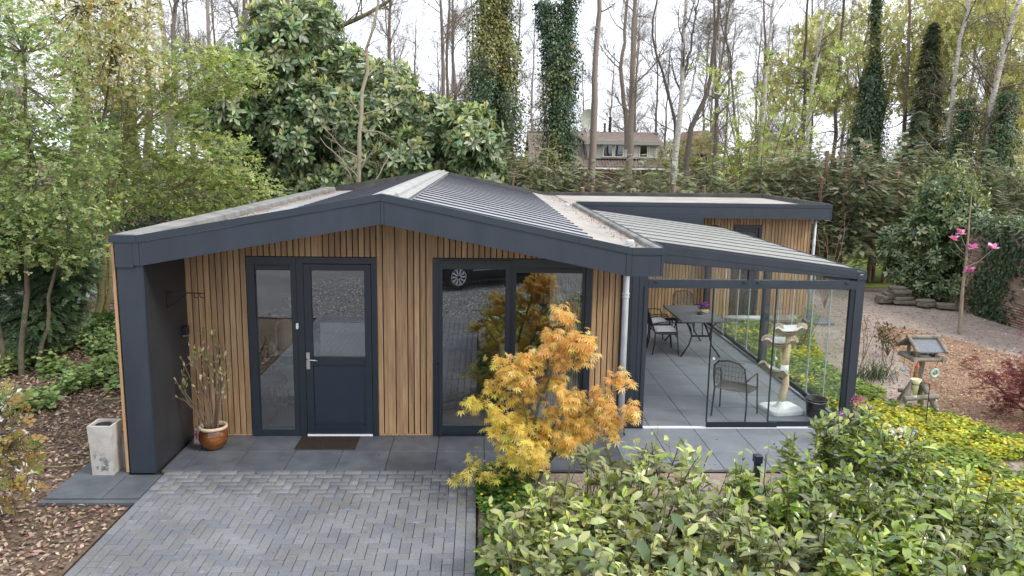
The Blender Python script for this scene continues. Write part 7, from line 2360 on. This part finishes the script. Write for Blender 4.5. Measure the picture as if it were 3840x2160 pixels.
# ------------------------------------------------------------------ laurel hedge in the foreground
hg = thing('laurel_hedge', 'leafy laurel hedge filling the lower right foreground', 'hedge', (2.4, -3.9, 0))
HP = [(.12, -6.0), (.30, -3.5), (.62, -2.95), (1.3, -2.75), (2.05, -2.62), (2.5, -3.1), (2.9, -2.95), (3.5, -2.55), (4.2, -2.2), (4.62, -2.9), (4.75, -3.6), (5.6, -4.4), (5.8, -6.0)]
S0 = in_poly_pts(HP, 600)
right = S0[:, 0] > 2.5 + .3 * rng.normal(size=len(S0))
gap = (np.hypot(S0[:, 0] - 2.35, S0[:, 1] + 3.3) < .28) & ~right
S0, right = S0[~gap], right[~gap]
n = len(S0)
S0 = np.concatenate([S0, np.full((n, 1), -.04)], 1)
H = np.where(right, rng.uniform(.68, 1.02, n), rng.uniform(.66, 1.04, n))
H = H + .10 * vnoise(S0[:, :2], 1.6, 6)
H = H + .16 * ((S0[:, 0] > 2.7) & (S0[:, 0] < 4.5))
H = np.where(S0[:, 0] > 4.6, H * .9, H)
D = np.concatenate([rng.normal(size=(n, 2)) * .16, np.ones((n, 1))], 1)
s1, r1 = branch(S0, D, H, .011, 8, .10, .04, .35)
qs = NP()
tubes(qs, s1, r1, 5, np.where(rng.random((n, 1)) < .5, A([[.10, .075, .055]]), A([[.15, .13, .07]])) if False else A([.11, .085, .06]))
P2, D2, L2, R2 = kids(s1, r1, 4, .35, .85, .55, .42, .6)
s2, r2 = branch(P2, D2, L2, R2, 5, .10, .14, .4)
tubes(qs, s2, r2, 4, A([.13, .12, .06]))
qs.build('stems', M['twig'], hg)
rr2 = np.repeat(right, 4)
LP, LD, LN, LS, LR, LT = [], [], [], [], [], []


def along(s, rflag, t0, cnt, sz, tip=False):
    N_, S_, _ = s.shape
    for i in range(cnt):
        t = t0 + (1 - t0) * (i + rng.random(N_)) / cnt
        x = np.minimum(t, .999) * (S_ - 1)
        k = x.astype(int)
        f = (x - k)[:, None]
        ii = np.arange(N_)
        p = s[ii, k] * (1 - f) + s[ii, k + 1] * f
        tg = nrm(s[ii, k + 1] - s[ii, k])
        az = i * 2.4 + rng.uniform(-.5, .5, N_)
        v = np.stack([np.cos(az), np.sin(az), np.zeros(N_)], 1)
        young = (t > .86)
        d = nrm(v * np.where(young, .5, 1.0)[:, None] + tg * (np.where(young, 1.0, .45) * rng.uniform(-.2, 1.5, N_))[:, None] + rvec(N_) * .38)
        LP.append(p); LD.append(d)
        LN.append(nrm(tg + A([.2, -.1, .8]) + rvec(N_) * .75 - d * np.sum((tg + A([.2, -.1, .8])) * d, 1, keepdims=True)))
        LS.append(sz * np.where(young, rng.uniform(.4, .75, N_), rng.uniform(.6, 1.3, N_)))
        LR.append(rflag); LT.append(young)


xs_ = rng.choice(len(S0), 170)
S3 = s1[xs_, -2]
s3, r3 = branch(S3, A([[0, 0, 1.]]) + rvec(170) * .25, rng.uniform(.14, .34, 170), .005, 4, .06, .1)
tubes(qs2 := NP(), s3, r3, 4, A([.22, .25, .08]))
qs2.build('shoots', M['twig'], hg)['kind'] = 'stuff'
along(s3, right[xs_], .1, 7, .075)
along(s1, right, .36, 9, np.where(right, .14, .165))
along(s2, rr2, .15, 8, np.where(rr2, .125, .145))
LP, LD, LN, LS, LR, LT = (np.concatenate(v) for v in (LP, LD, LN, LS, LR, LT))
keep = (LR | (rng.random(len(LP)) < .5)) & (LP[:, 2] > .06)
LP, LD, LN, LS, LR, LT = (v[keep] for v in (LP, LD, LN, LS, LR, LT))
n = len(LP)
C = 1.3 * np.where(LR[:, None], pal([(.11, .155, .024), (.17, .22, .034), (.24, .285, .05), (.065, .11, .022)], n), pal([(.155, .175, .05), (.22, .235, .08), (.30, .31, .13), (.10, .13, .036)], n))
C = np.where(LT[:, None], pal([(.28, .36, .05), (.36, .41, .08), (.24, .29, .08)], n), C)
C = np.clip(C * np.exp(.28 * vnoise(LP, 2.6, 31))[:, None] * np.exp(rng.normal(size=(n, 1)) * .12), .01, .75)
near = np.argsort(np.linalg.norm(LP - A(cam.location[:]), axis=1) - LS * 10 + rng.uniform(0, .8, n))
infr = LP[:, 1] > -5.2
near = near[infr[near]][:300]
mask = np.zeros(n, bool)
mask[near] = True
q = NP()
scatter(q, LEAF8, LP[~mask], LD[~mask], LN[~mask], LS[~mask] * 1.05, C[~mask])
o = q.build('leaves', M['leafgloss'], hg)
tag(o, kind='stuff')
lms = []
for c in ((.075, .125, .03), (.10, .155, .035), (.13, .17, .05), (.06, .10, .028), (.15, .18, .06), (.11, .13, .05)):
    q = NP()
    q.add(LEAF8[0], LEAF8[1], LEAF8[2], np.tile(A([c]), (8, 1)))
    o = q.build('leaf', M['leafgloss'])
    lms.append(o.data)
    bpy.data.objects.remove(o)
hl = A(wloc(hg)[:])
for i in near:
    d = nrm(LD[i]); x = nrm(np.cross(d, LN[i])); z = np.cross(x, d)
    s = LS[i] * 1.08
    o = link('leaf', lms[random.randrange(6)], None, hg)
    p = LP[i] - hl
    o.matrix_local = Matrix(((x[0] * s, d[0] * s, z[0] * s, p[0]), (x[1] * s, d[1] * s, z[1] * s, p[1]), (x[2] * s, d[2] * s, z[2] * s, p[2]), (0, 0, 0, 1)))
